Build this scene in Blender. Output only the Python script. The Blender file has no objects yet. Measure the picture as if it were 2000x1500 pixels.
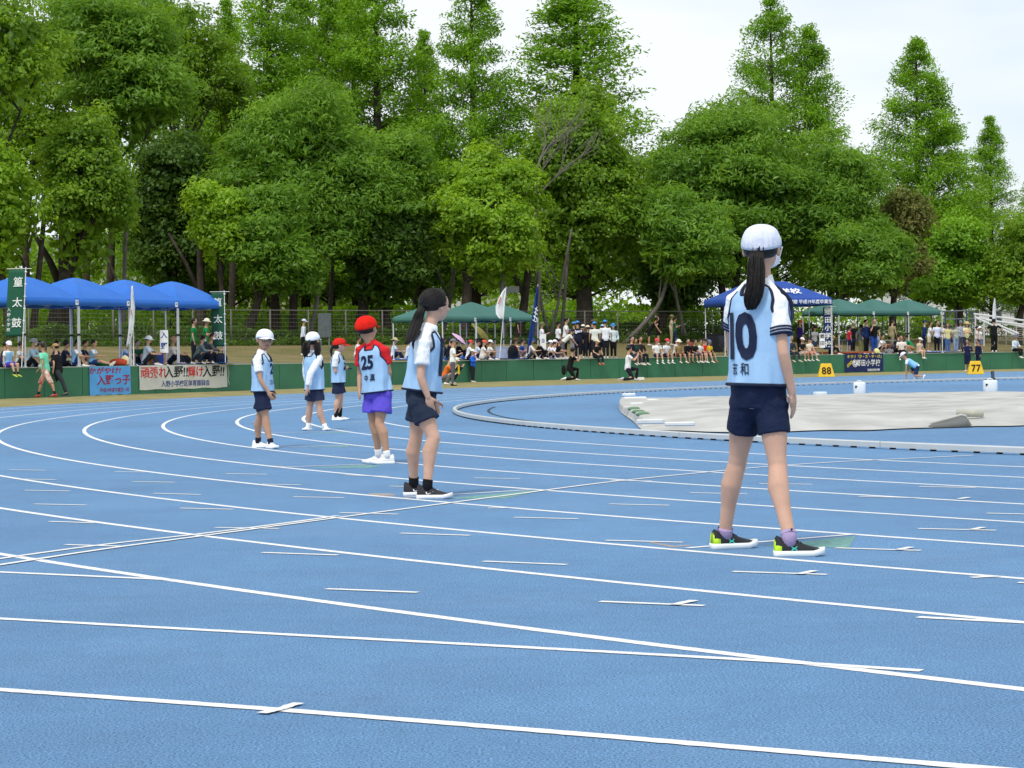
import bpy, bmesh, math, random
import numpy as np
from mathutils import Vector, Matrix, noise, Quaternion
random.seed(7); rng = np.random.default_rng(7)
S = bpy.context.scene; COL = S.collection
R = math.radians

# ------------------------------------------------------------------ camera
F, PITCH, ROLL, HC = 4258.5, -0.01167, -0.01514, 0.956      # focal length per 2000 px, tilt, roll, eye height
cp, sp, cr, sr = math.cos(PITCH), math.sin(PITCH), math.cos(ROLL), math.sin(ROLL)
cam = bpy.data.objects.new('camera', bpy.data.cameras.new('camera')); COL.objects.link(cam)
ax = Vector((cr, -sr*sp, sr*cp)); ay = Vector((-sr, -cr*sp, cr*cp)); az = -Vector((0, cp, sp))
M = Matrix((ax, ay, az)).transposed().to_4x4(); M.translation = (0, 0, HC); cam.matrix_world = M
cam.data.sensor_width = 36; cam.data.lens = F/2000*36; cam.data.clip_end = 3000; cam.data.clip_start = .1
S.camera = cam
def P(px, py, Y):
    "the point of the place that lies at distance Y in the bearing of a measured picture position"
    u = (px-1000)/F; v = -(py-750)/F
    u, v = cr*u-sr*v, sr*u+cr*v
    d = Vector((u, cp-v*sp, sp+v*cp)); t = Y/d.y
    return Vector((d.x*t, Y, HC+d.z*t))
def G(px, py, z=0.0):
    u = (px-1000)/F; v = -(py-750)/F
    u, v = cr*u-sr*v, sr*u+cr*v
    d = Vector((u, cp-v*sp, sp+v*cp)); t = (z-HC)/d.z
    return Vector((d.x*t, d.y*t, z))
def BX(px, Y): return (px-1000)/F*Y

# ------------------------------------------------------------------ world and sun
W = bpy.data.worlds.new("World"); S.world = W; W.use_nodes = True
nt = W.node_tree; nt.nodes.clear()
o_ = nt.nodes.new('ShaderNodeOutputWorld'); mixs = nt.nodes.new('ShaderNodeMixShader')
b1 = nt.nodes.new('ShaderNodeBackground'); b2 = nt.nodes.new('ShaderNodeBackground')
sky = nt.nodes.new('ShaderNodeTexSky'); sky.sky_type = 'NISHITA'; sky.sun_disc = False
SUN_EL, SUN_AZ = R(58), R(205)
sky.sun_elevation = SUN_EL; sky.sun_rotation = SUN_AZ
nt.links.new(sky.outputs[0], b1.inputs[0]); b1.inputs[1].default_value = .10
b2.inputs[0].default_value = (.91, .96, 1, 1); b2.inputs[1].default_value = .77
tc = nt.nodes.new('ShaderNodeTexCoord'); mp = nt.nodes.new('ShaderNodeMapping'); mp.inputs['Scale'].default_value = (1.2, 1.2, 4.5)
nz = nt.nodes.new('ShaderNodeTexNoise'); nz.inputs['Scale'].default_value = 2.6; nz.inputs['Detail'].default_value = 4; nz.inputs['Roughness'].default_value = .5
cr_ = nt.nodes.new('ShaderNodeMapRange'); cr_.inputs[1].default_value = .34; cr_.inputs[2].default_value = .56; cr_.inputs[3].default_value = .52; cr_.inputs[4].default_value = 1.0
nt.links.new(tc.outputs['Generated'], mp.inputs[0]); nt.links.new(mp.outputs[0], nz.inputs['Vector']); nt.links.new(nz.outputs[0], cr_.inputs[0])
nt.links.new(cr_.outputs[0], mixs.inputs[0]); nt.links.new(b1.outputs[0], mixs.inputs[1]); nt.links.new(b2.outputs[0], mixs.inputs[2]); nt.links.new(mixs.outputs[0], o_.inputs[0])
sl = bpy.data.lights.new('sun', 'SUN'); sl.energy = 1.5; sl.angle = R(9); sl.color = (1, .96, .9)
sun = bpy.data.objects.new('sun', sl); COL.objects.link(sun)
sd = Vector((math.sin(SUN_AZ)*math.cos(SUN_EL), math.cos(SUN_AZ)*math.cos(SUN_EL), math.sin(SUN_EL)))
sun.rotation_euler = (-sd).to_track_quat('-Z', 'Y').to_euler(); sun.location = (0, 0, 60)
S.view_settings.view_transform = 'Standard'; S.view_settings.look = 'None'; S.view_settings.gamma = 1; S.view_settings.exposure = 0.48
S.cycles.max_bounces = 6; S.cycles.diffuse_bounces = 4; S.cycles.transmission_bounces = 3; S.cycles.transparent_max_bounces = 6

# ------------------------------------------------------------------ helpers
def lin(h):
    if not isinstance(h, str): return tuple(h)
    h = h.lstrip('#'); c = [int(h[i:i+2], 16)/255 for i in (0, 2, 4)]
    return tuple(x/12.92 if x <= .04045 else ((x+.055)/1.055)**2.4 for x in c)
MATS = {}
def mat(col, rough=.8, var=.12, scale=6, bump=0, bscale=60, key=None, spec=.25, sss=0, metal=0):
    k = key or (str(col), rough, var, scale, bump, bscale, spec, sss, metal)
    if k in MATS: return MATS[k]
    c = lin(col); m = bpy.data.materials.new('surface'); m.use_nodes = True; n = m.node_tree; L = n.links
    p = n.nodes['Principled BSDF']; p.inputs['Roughness'].default_value = rough; p.inputs['Specular IOR Level'].default_value = spec; p.inputs['Metallic'].default_value = metal
    t = n.nodes.new('ShaderNodeTexCoord'); z = n.nodes.new('ShaderNodeTexNoise'); z.inputs['Scale'].default_value = scale; z.inputs['Detail'].default_value = 5
    L.new(t.outputs['Object'], z.inputs['Vector'])
    r = n.nodes.new('ShaderNodeMapRange'); r.inputs[1].default_value = .3; r.inputs[2].default_value = .7; r.inputs[3].default_value = 1-var; r.inputs[4].default_value = 1+var
    L.new(z.outputs[0], r.inputs[0])
    x = n.nodes.new('ShaderNodeVectorMath'); x.operation = 'SCALE'; x.inputs[0].default_value = c; L.new(r.outputs[0], x.inputs['Scale']); L.new(x.outputs[0], p.inputs['Base Color'])
    if sss: p.inputs['Subsurface Weight'].default_value = sss; p.inputs['Subsurface Radius'].default_value = (.012, .005, .003)
    if bump:
        z2 = n.nodes.new('ShaderNodeTexNoise'); z2.inputs['Scale'].default_value = bscale; z2.inputs['Detail'].default_value = 6; L.new(t.outputs['Object'], z2.inputs['Vector'])
        b = n.nodes.new('ShaderNodeBump'); b.inputs['Strength'].default_value = bump; b.inputs['Distance'].default_value = .02; L.new(z2.outputs[0], b.inputs['Height']); L.new(b.outputs[0], p.inputs['Normal'])
    MATS[k] = m; return m
def cloth(col, rough=.85): return mat(col, rough, .07, 9, .35, 14)
def cloth_far(col): return mat(col, .85, .10, 7)
def link(name, me, m=None, parent=None, smooth=False):
    o = bpy.data.objects.new(name, me)
    if m is not None: me.materials.append(m)
    if smooth: me.shade_smooth()
    COL.objects.link(o)
    if parent is not None: o.parent = parent
    return o
def tag(o, label=None, cat=None, group=None, kind=None):
    if label: o['label'] = label
    if cat: o['category'] = cat
    if group: o['group'] = group
    if kind: o['kind'] = kind
    return o
def empty(name, loc, rz=0):
    o = bpy.data.objects.new(name, None); o.empty_display_size = .2; o.location = loc; o.rotation_euler = (0, 0, rz); COL.objects.link(o); return o
class MB:
    def __init__(s, off=(0, 0, 0)): s.v = []; s.f = []; s.off = Vector(off)
    def add(s, vs, fs):
        n = len(s.v); s.v += [tuple(Vector(v)-s.off) for v in vs]; s.f += [tuple(n+i for i in f) for f in fs]
    def box(s, c, d, rz=0, q=None, taper=1):
        c = Vector(c); vs = []
        for z in (-.5, .5):
            k = 1 if z < 0 else taper
            for x, y in ((-.5, -.5), (.5, -.5), (.5, .5), (-.5, .5)):
                v = Vector((x*d[0]*k, y*d[1]*k, z*d[2])); v = (q @ v) if q else Matrix.Rotation(rz, 3, 'Z') @ v; vs.append(c+v)
        s.add(vs, [(3, 2, 1, 0), (4, 5, 6, 7), (0, 1, 5, 4), (1, 2, 6, 5), (2, 3, 7, 6), (3, 0, 4, 7)])
    def tube(s, pts, r, n=8, cap=True):
        pts = [Vector(p) for p in pts]
        if not hasattr(r, '__len__'): r = [r]*len(pts)
        vs = []; fs = []; prev = None
        for i, p in enumerate(pts):
            t = (pts[min(i+1, len(pts)-1)]-pts[max(i-1, 0)])
            if t.length < 1e-9: t = Vector((0, 0, 1))
            t.normalize()
            a = prev if prev is not None else (Vector((0, 0, 1)) if abs(t.z) < .9 else Vector((1, 0, 0)))
            a = (a - t*a.dot(t)); a = a.normalized() if a.length > 1e-6 else t.orthogonal().normalized(); prev = a; b = t.cross(a)
            rr = r[i]; ra, rb = rr if hasattr(rr, '__len__') else (rr, rr)
            for k in range(n):
                w = 2*math.pi*k/n; vs.append(p+a*math.cos(w)*ra+b*math.sin(w)*rb)
        for i in range(len(pts)-1):
            for k in range(n): fs.append((i*n+k, i*n+(k+1) % n, (i+1)*n+(k+1) % n, (i+1)*n+k))
        if cap: fs.append(tuple(range(n-1, -1, -1))); fs.append(tuple((len(pts)-1)*n+k for k in range(n)))
        s.add(vs, fs)
    def ell(s, c, r, q=None, n=12, m=8):
        c = Vector(c)
        if not hasattr(r, '__len__'): r = (r, r, r)
        vs = []; fs = []
        def tr(v): v = Vector((v[0]*r[0], v[1]*r[1], v[2]*r[2])); return c+((q @ v) if q else v)
        vs.append(tr((0, 0, -1)))
        for j in range(1, m):
            h = -math.cos(math.pi*j/m); w = math.sin(math.pi*j/m)
            for k in range(n): a = 2*math.pi*k/n; vs.append(tr((w*math.cos(a), w*math.sin(a), h)))
        vs.append(tr((0, 0, 1))); T = len(vs)-1
        for k in range(n): fs.append((0, 1+(k+1) % n, 1+k)); fs.append((T, 1+(m-2)*n+k, 1+(m-2)*n+(k+1) % n))
        for j in range(m-2):
            for k in range(n): fs.append((1+j*n+k, 1+j*n+(k+1) % n, 1+(j+1)*n+(k+1) % n, 1+(j+1)*n+k))
        s.add(vs, fs)
    def caps(s, p0, p1, r0, r1, n=10):
        "tapered capsule"
        p0, p1 = Vector(p0), Vector(p1); d = (p1-p0)
        if d.length < 1e-6: s.ell(p0, r0, n=n); return
        t = d.normalized(); pts = []; rs = []
        for a in ((-1, -.7, -.35) if n > 7 else (-1, -.6)): pts.append(p0+t*r0*a); rs.append(max(r0*math.sqrt(max(0, 1-a*a)), r0*.08))
        pts.append(p0); rs.append(r0); pts.append(p1); rs.append(r1)
        for a in ((.35, .7, 1) if n > 7 else (.6, 1)): pts.append(p1+t*r1*a); rs.append(max(r1*math.sqrt(max(0, 1-a*a)), r1*.08))
        s.tube(pts, rs, n)
    def rings(s, rings, cap=True):
        n = len(rings[0]); vs = [p for r in rings for p in r]; fs = []
        for i in range(len(rings)-1):
            for k in range(n): fs.append((i*n+k, i*n+(k+1) % n, (i+1)*n+(k+1) % n, (i+1)*n+k))
        if cap: fs.append(tuple(range(n-1, -1, -1))); fs.append(tuple((len(rings)-1)*n+k for k in range(n)))
        s.add(vs, fs)
    def mesh(s, name='m'):
        me = bpy.data.meshes.new(name); me.from_pydata(s.v, [], s.f); me.update(); return me
    def build(s, name, m, parent=None, smooth=False): return link(name, s.mesh(name), m, parent, smooth)
    def blob(s, name, m, parent, vox, sm=3, bevel=0):
        "one continuous skin over all the pieces"
        o = s.build(name, m, parent)
        r = o.modifiers.new('r', 'REMESH'); r.mode = 'VOXEL'; r.voxel_size = vox; r.use_smooth_shade = True
        if sm: k = o.modifiers.new('s', 'SMOOTH'); k.factor = .6; k.iterations = sm
        return o
def npmesh(name, V, Fq, m, parent=None, smooth=False):
    me = bpy.data.meshes.new(name); n = len(V); k = Fq.shape[1]
    me.vertices.add(n); me.vertices.foreach_set('co', V.astype(np.float32).ravel())
    me.loops.add(Fq.size); me.loops.foreach_set('vertex_index', Fq.astype(np.int32).ravel())
    me.polygons.add(len(Fq)); me.polygons.foreach_set('loop_start', np.arange(0, Fq.size, k, dtype=np.int32)); me.polygons.foreach_set('loop_total', np.full(len(Fq), k, dtype=np.int32))
    me.update(calc_edges=True); return link(name, me, m, parent, smooth)

# lettering: every line of print is made once, early, and cut fine enough to follow cloth
TXT = {}
def text(body, size, bold=0.0, cut=0, shear=0, spacing=1, stack=False):
    k = (body, size, bold, cut, shear, stack)
    if k in TXT: return TXT[k]
    cu = bpy.data.curves.new('t', 'FONT'); cu.body = '\n'.join(body) if stack else body; cu.size = size; cu.offset = bold; cu.align_x = 'CENTER'; cu.align_y = 'CENTER'
    cu.shear = shear; cu.space_character = spacing; cu.resolution_u = 3
    ob = bpy.data.objects.new('t', cu); COL.objects.link(ob)
    dg = bpy.context.evaluated_depsgraph_get(); me = bpy.data.meshes.new_from_object(ob.evaluated_get(dg))
    bm = bmesh.new(); bm.from_mesh(me)
    if cut:
        xs = [v.co.x for v in bm.verts] or [0]; ys = [v.co.y for v in bm.verts] or [0]
        for a, (lo, hi) in ((0, (min(xs), max(xs))), (1, (min(ys), max(ys)))):
            q = lo+cut
            while q < hi:
                co = [0, 0, 0]; no = [0, 0, 0]; co[a] = q; no[a] = 1
                bmesh.ops.bisect_plane(bm, geom=bm.verts[:]+bm.edges[:]+bm.faces[:], plane_co=co, plane_no=no); q += cut
    vs = [v.co.copy() for v in bm.verts]; bm.verts.index_update(); fs = [tuple(v.index for v in f.verts) for f in bm.faces]
    bm.free(); COL.objects.unlink(ob); bpy.data.objects.remove(ob); bpy.data.curves.remove(cu); bpy.data.meshes.remove(me)
    TXT[k] = (vs, fs); return TXT[k]
def letters(name, t, fn, m, parent, at=(0, 0), sx=1, sy=1):
    mb = MB(); mb.add([fn(at[0]+v.x*sx, at[1]+v.y*sy) for v in t[0]], t[1]); return mb.build(name, m, parent)
T10 = text('10', .29, .014, .012, spacing=.86); TSHIWA = text('志 和', .064, .0008, .012)
T25 = text('25', .17, .007, .012); TNAKA = text('中 黒', .07, .0015, .012); T2 = text('2', .16, .007, .012); TMI = text('三 永', .06, .0015, .012); T5 = text('5', .16, .007, .012)
T_RED1 = text('頑張れ', .62, .008, .1); T_BLK = text('入野!!', .68, .011, .1, shear=.1); T_RED2 = text('輝け', .62, .008, .1); T_ORG = text('入野小学校区体育振興会', .30, .003, .1)
T_KAG = text('かがやけ!', .36, .007, .1, shear=.15); T_IRI = text('入野っ子', .42, .008, .1); T_HEI = text('平成19年度卒業生一同', .17, .001, .1)
T_TAI = [text(c, .31, .003, .08) for c in '篁太鼓']; T_IRS = [text(c, .115, .001, .08) for c in '入野小学校']
T_IB = [text(c, .23, .004, 0) for c in '入野']; T_GB = [text(c, .23, .004, 0) for c in '郷田']
T_GO = text('郷田小学校', .56, .009, .1, spacing=1.15); T_KI = text('キラリ「か・が・や・け」', .30, .006, .1, shear=.15); T_GG = text('GO!GO!', .26, .012, .1); T_SM = text('東広島市立郷田小学校', .13, .004, .1)
T_GS = [text(c, .33, .006, .08) for c in '郷田小学校']; T_GAK = text('学校', .55, .014, .08); T_KIZ = text('寄贈 平成19年度卒業生', .22, .003, 0)
T_88 = text('88', .40, .012, 0, spacing=1.1); T_77 = text('77', .40, .012, 0, spacing=1.1); T_TEAM = text('Tigers', .17, .008, .03, shear=.2)

# ------------------------------------------------------------------ ground, wall line, embankment
WALL = [Vector(p) for p in ((-24.5, 36), (-21.6, 49), (-18.6, 57.5), (-15.6, 64.0), (-13.35, 68.3), (-9.7, 74.8), (-7.3, 79.8), (-5.6, 84), (-3.2, 88.9), (0, 94), (5, 98.9), (10, 103.2), (15, 107.5), (20, 111.7), (27.7, 117.9), (45, 131), (80, 156))]
def wseg(x, y):
    q = Vector((x, y)); best = None
    for i in range(len(WALL)-1):
        a, b = WALL[i], WALL[i+1]; d = b-a; t = (q-a).dot(d)/d.dot(d); t = min(1, max(0, t)); p = a+d*t; l = (q-p).length
        if best is None or l < best[0]:
            nrm = Vector((-d.y, d.x)).normalized(); best = (l, 1 if (q-a).dot(nrm) > 0 else -1, d.normalized(), nrm, p)
    return best
def wd(x, y): b = wseg(x, y); return b[0]*b[1]
BH = [(0, .885), (6, 1.0), (14, 1.35), (19, 1.75), (26, 1.9), (45, 2.2), (90, 3.0), (160, 4.5)]
def bz(d):
    if d <= 0: return .885
    for (a, u), (b, v) in zip(BH, BH[1:]):
        if d <= b: return u+(v-u)*(d-a)/(b-a)
    return BH[-1][1]
def gz(x, y):
    d = wd(x, y); return bz(d) if d > 0 else 0.0
def wallpt(px, off=0.0):
    "wall top edge in a bearing, moved off metres behind the wall"
    s = (px-1000)/F
    for a, b in zip(WALL, WALL[1:]):
        fa, fb = a.x-s*a.y, b.x-s*b.y
        if fa*fb <= 0 and a.y > 30: t = fa/(fa-fb); p = a+(b-a)*t; break
    Y = p.y
    if off:
        for _ in range(6): Y += (off-wd(s*Y, Y))/max(.3, 1.0)*1.2
    return Vector((s*Y, Y, gz(s*Y, Y) if off > 0 else 0))
def offs(d):
    out = []
    for i, a in enumerate(WALL):
        t = (WALL[min(i+1, len(WALL)-1)]-WALL[max(i-1, 0)]).normalized(); out.append(a+Vector((-t.y, t.x))*d)
    return out

def track_mat():
    m = bpy.data.materials.new('track'); m.use_nodes = True; n = m.node_tree; L = n.links; p = n.nodes['Principled BSDF']; p.inputs['Roughness'].default_value = .75; p.inputs['Specular IOR Level'].default_value = .3
    t = n.nodes.new('ShaderNodeTexCoord')
    def noi(s, d=3, r=.6):
        z = n.nodes.new('ShaderNodeTexNoise'); z.inputs['Scale'].default_value = s; z.inputs['Detail'].default_value = d; z.inputs['Roughness'].default_value = r; L.new(t.outputs['Object'], z.inputs['Vector']); return z
    g = noi(135, 5, .8); b = noi(1.3, 4); l = noi(.13, 5); st = noi(9, 4, .7)
    v = n.nodes.new('ShaderNodeTexVoronoi'); v.inputs['Scale'].default_value = 120; L.new(t.outputs['Object'], v.inputs['Vector'])
    def mr(src, a, c, lo, hi):
        r = n.nodes.new('ShaderNodeMapRange'); r.inputs[1].default_value = a; r.inputs[2].default_value = c; r.inputs[3].default_value = lo; r.inputs[4].default_value = hi; L.new(src, r.inputs[0]); return r.outputs[0]
    def mul(a, b):
        q = n.nodes.new('ShaderNodeMath'); q.operation = 'MULTIPLY'; L.new(a, q.inputs[0]); L.new(b, q.inputs[1]); return q.outputs[0]
    f = mul(mul(mr(g.outputs[0], .39, .57, .16, 1.26), mr(b.outputs[0], .3, .7, .93, 1.07)), mul(mr(l.outputs[0], .3, .7, .86, 1.12), mr(st.outputs[0], .3, .7, .93, 1.07)))
    x = n.nodes.new('ShaderNodeVectorMath'); x.operation = 'SCALE'; x.inputs[0].default_value = (.135, .295, .525); L.new(f, x.inputs['Scale'])
    mx = n.nodes.new('ShaderNodeMix'); mx.data_type = 'RGBA'; L.new(mr(v.outputs['Distance'], .05, .35, .35, 0), mx.inputs[0]); L.new(x.outputs[0], mx.inputs[6]); mx.inputs[7].default_value = (.05, .12, .27, 1)
    sc = n.nodes.new('ShaderNodeTexNoise'); sc.inputs['Scale'].default_value = .55; sc.inputs['Detail'].default_value = 9; sc.inputs['Roughness'].default_value = .72; L.new(t.outputs['Object'], sc.inputs['Vector'])
    hz = n.nodes.new('ShaderNodeMix'); hz.data_type = 'RGBA'; L.new(mr(sc.outputs[0], .50, .70, 0, .13), hz.inputs[0]); L.new(mx.outputs[2], hz.inputs[6]); hz.inputs[7].default_value = (.27, .40, .56, 1)
    dk = n.nodes.new('ShaderNodeMix'); dk.data_type = 'RGBA'; L.new(mr(sc.outputs[0], .42, .28, 0, .35), dk.inputs[0]); L.new(hz.outputs[2], dk.inputs[6]); dk.inputs[7].default_value = (.09, .19, .34, 1)
    L.new(dk.outputs[2], p.inputs['Base Color'])
    bu = n.nodes.new('ShaderNodeBump'); bu.inputs['Strength'].default_value = .55; bu.inputs['Distance'].default_value = .008; L.new(g.outputs[0], bu.inputs['Height']); L.new(bu.outputs[0], p.inputs['Normal'])
    return m
def ground_mat(c1, c2, s1=.6, s2=30, bump=.5):
    m = bpy.data.materials.new('soil'); m.use_nodes = True; n = m.node_tree; L = n.links; p = n.nodes['Principled BSDF']; p.inputs['Roughness'].default_value = .95; p.inputs['Specular IOR Level'].default_value = .1
    t = n.nodes.new('ShaderNodeTexCoord'); a = n.nodes.new('ShaderNodeTexNoise'); a.inputs['Scale'].default_value = s1; a.inputs['Detail'].default_value = 8; a.inputs['Roughness'].default_value = .65; L.new(t.outputs['Object'], a.inputs['Vector'])
    b = n.nodes.new('ShaderNodeTexNoise'); b.inputs['Scale'].default_value = s2; b.inputs['Detail'].default_value = 4; L.new(t.outputs['Object'], b.inputs['Vector'])
    r = n.nodes.new('ShaderNodeValToRGB'); r.color_ramp.elements[0].position = .36; r.color_ramp.elements[0].color = (*c1, 1); r.color_ramp.elements[1].position = .64; r.color_ramp.elements[1].color = (*c2, 1); L.new(a.outputs[0], r.inputs[0])
    q = n.nodes.new('ShaderNodeMapRange'); q.inputs[1].default_value = .3; q.inputs[2].default_value = .7; q.inputs[3].default_value = .65; q.inputs[4].default_value = 1.3; L.new(b.outputs[0], q.inputs[0])
    x = n.nodes.new('ShaderNodeVectorMath'); x.operation = 'SCALE'; L.new(r.outputs[0], x.inputs[0]); L.new(q.outputs[0], x.inputs['Scale']); L.new(x.outputs[0], p.inputs['Base Color'])
    bu = n.nodes.new('ShaderNodeBump'); bu.inputs['Strength'].default_value = bump; bu.inputs['Distance'].default_value = .05; L.new(b.outputs[0], bu.inputs['Height']); L.new(bu.outputs[0], p.inputs['Normal'])
    return m
M_TRACK = track_mat()
M_DRY = ground_mat((.20, .19, .075), (.36, .31, .15), .9, 25)
M_BANK = ground_mat((.13, .13, .045), (.25, .19, .10), .35, 12)
M_FAR = ground_mat((.05, .085, .02), (.12, .15, .05), .2, 6)
def paint():
    m = bpy.data.materials.new('line_paint'); m.use_nodes = True; n = m.node_tree; L = n.links; p = n.nodes['Principled BSDF']; p.inputs['Roughness'].default_value = .75; p.inputs['Specular IOR Level'].default_value = .2
    t = n.nodes.new('ShaderNodeTexCoord'); z = n.nodes.new('ShaderNodeTexNoise'); z.inputs['Scale'].default_value = 150; z.inputs['Detail'].default_value = 4; z.inputs['Roughness'].default_value = .75; L.new(t.outputs['Object'], z.inputs['Vector'])
    z2 = n.nodes.new('ShaderNodeTexNoise'); z2.inputs['Scale'].default_value = 2.5; z2.inputs['Detail'].default_value = 6; L.new(t.outputs['Object'], z2.inputs['Vector'])
    a = n.nodes.new('ShaderNodeMath'); a.operation = 'MULTIPLY_ADD'; a.inputs[1].default_value = .35; L.new(z2.outputs[0], a.inputs[0]); L.new(z.outputs[0], a.inputs[2])
    r = n.nodes.new('ShaderNodeValToRGB'); e = r.color_ramp.elements; e[0].position = .47; e[0].color = (.24, .36, .50, 1); e[1].position = .60; e[1].color = (.80, .80, .79, 1); L.new(a.outputs[0], r.inputs[0]); L.new(r.outputs[0], p.inputs['Base Color'])
    bu = n.nodes.new('ShaderNodeBump'); bu.inputs['Strength'].default_value = .4; bu.inputs['Distance'].default_value = .005; L.new(z.outputs[0], bu.inputs['Height']); L.new(bu.outputs[0], p.inputs['Normal']); return m
M_WHITE = paint()

CX, CY = 38.288, 40.444           # centre of the bend
LR = {1: 40.85, 2: 41.98, 3: 43.06, 4: 44.21, 5: 45.37, 6: 46.58, 7: 47.83, 8: 49.06, 9: 50.35}
KR = 39.35
mb = MB(); mb.add([(-900, -300, -.03), (900, -300, -.03), (900, 1500, -.03), (-900, 1500, -.03)], [(0, 1, 2, 3)])
tag(mb.build('ground', M_FAR), kind='structure')
mb = MB(); off = [0, .6, 3, 6, 10, 14, 19, 26, 45, 90, 160]
rows = [[(p.x, p.y, bz(d)) for p in offs(d)] for d in off]
n = len(WALL); mb.add([p for r in rows for p in r], [(i*n+k, i*n+k+1, (i+1)*n+k+1, (i+1)*n+k) for i in range(len(rows)-1) for k in range(n-1)])
bank_o = mb.build('embankment', M_BANK, smooth=True); tag(bank_o, kind='structure')
# grass strip at the foot of the wall (sheet above the ground) and the blue track on it
mb = MB(); a = offs(-.02); b = offs(-40); v = [(p.x, p.y, -.012) for p in a]+[(p.x, p.y, -.012) for p in b]
mb.add(v, [(i+n, i+n+1, i+1, i) for i in range(n-1)]); tag(mb.build('grass_strip', M_DRY), kind='structure')
edge = []
def edge_r(th): return 51.25
for i in range(60):
    th = R(208)-i*R(208-127)/59; edge.append((CX+edge_r(th)*math.cos(th), CY+edge_r(th)*math.sin(th)))
edge = [e for e in edge]
edge += [(9.8, 86.9), (14.5, 92.2), (19, 97.2), (24, 102.0), (30, 107.0), (46, 119.5), (90, 152)]
poly = [(-70, 46.8), (-8.8, 17.8)] + [e for e in edge if not (e[1] < 19)] + [(140, 60), (140, -60), (-140, -60)]
bm = bmesh.new(); vs = [bm.verts.new((x, y, 0)) for x, y in poly]; bm.faces.new(vs); bmesh.ops.triangulate(bm, faces=bm.faces[:]); bmesh.ops.recalc_face_normals(bm, faces=bm.faces[:])
me = bpy.data.meshes.new('track'); bm.to_mesh(me); bm.free(); o = link('track_surface', me, M_TRACK); tag(o, kind='structure')
def ribbon(mb, pts, w, z=.004):
    q = [Vector((p[0], p[1])) for p in pts]; pts = [q[0]]; near_ = False; v = []
    for a, b in zip(q, q[1:]):      # hand-laid edges: fine uneven steps on the lines close by
        m_ = (a+b)/2; L_ = (b-a).length; k_ = 1
        if min(a.length, b.length, m_.length) < 11 and abs(m_.x) < 6: k_ = min(400, max(1, int(L_/.022))); near_ = True
        pts += [a.lerp(b, (i+1)/k_) for i in range(k_)]
    if near_:
        for i, p in enumerate(pts):
            t = (pts[min(i+1, len(pts)-1)]-pts[max(i-1, 0)]).normalized(); n_ = Vector((-t.y, t.x)); a_, b_ = random.gauss(0, .0013), random.gauss(0, .0013); v += [(p.x-n_.x*(w/2+a_), p.y-n_.y*(w/2+a_), z), (p.x+n_.x*(w/2+b_), p.y+n_.y*(w/2+b_), z)]
        mb.add(v, [(2*i, 2*i+2, 2*i+3, 2*i+1) for i in range(len(pts)-1)]); return
    for i, p in enumerate(pts):
        t = (pts[min(i+1, len(pts)-1)]-pts[max(i-1, 0)]).normalized(); q = Vector((-t.y, t.x))*w/2; v += [(p.x-q.x, p.y-q.y, z), (p.x+q.x, p.y+q.y, z)]
    mb.add(v, [(2*i, 2*i+2, 2*i+3, 2*i+1) for i in range(len(pts)-1)])
for k, r in LR.items():
    pts = []
    for i in range(180):
        th = R(262)-i*R(262-100)/179; pts.append((CX+r*math.cos(th), CY+r*math.sin(th)))
    mb = MB(); ribbon(mb, pts, .055 if k < 9 else .06, .0015); tag(mb.build('lane_line', M_WHITE), kind='structure')
def pxline(pts, w=.05, z=.006, name='lane_line', m=None):
    mb = MB(); q = [G(*p) for p in pts]; ribbon(mb, q, w, z); o = mb.build(name, m or M_WHITE); tag(o, kind='structure'); return o
def spl(pts, n=8):
    out = []; pts = [Vector(p) for p in pts]
    for i in range(len(pts)-1):
        p0, p1, p2, p3 = pts[max(i-1, 0)], pts[i], pts[i+1], pts[min(i+2, len(pts)-1)]
        for j in range(n): t = j/n; out.append(.5*((2*p1)+(p2-p0)*t+(2*p0-5*p1+4*p2-p3)*t*t+(3*p1-p0-3*p2+p3)*t**3))
    return out+[pts[-1]]
def gline(pxs, w, z, ext0=0, ext1=0, m=None, name='lane_line', smooth=True):
    q = [G(*p) for p in pxs]
    if smooth and len(q) > 2: q = spl(q)
    if ext0: q.insert(0, q[0]+(q[0]-q[1]).normalized()*ext0)
    if ext1: q.append(q[-1]+(q[-1]-q[-2]).normalized()*ext1)
    mb = MB(); ribbon(mb, q, w, z); o = mb.build(name, m or M_WHITE); tag(o, kind='structure'); return o
gline([(0, 1209), (500, 1237), (1000, 1264), (1500, 1292), (1800, 1311)], .05, .0025, 12, 0)
gline([(0, 1348), (500, 1384), (1000, 1424), (1500, 1466), (2000, 1508)], .055, .0025, 12, 12)
gline([(0, 1118), (180, 1126), (335, 1133)], .05, .0025, 14, 0)
gline([(1792, 1206), (2000, 1217)], .05, .0025, 0, 10)
gline([(0, 1104.5), (200, 1074), (400, 1047), (660, 1012), (1000, 967), (1200, 941), (1400, 921), (1500, 912), (1650, 902), (1900, 890)], .042, .0045, 3, 0)
gline([(0, 1092), (190, 1066), (390, 1043.5), (560, 1022), (660, 1008)], .042, .0035, 3, 0)
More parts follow.
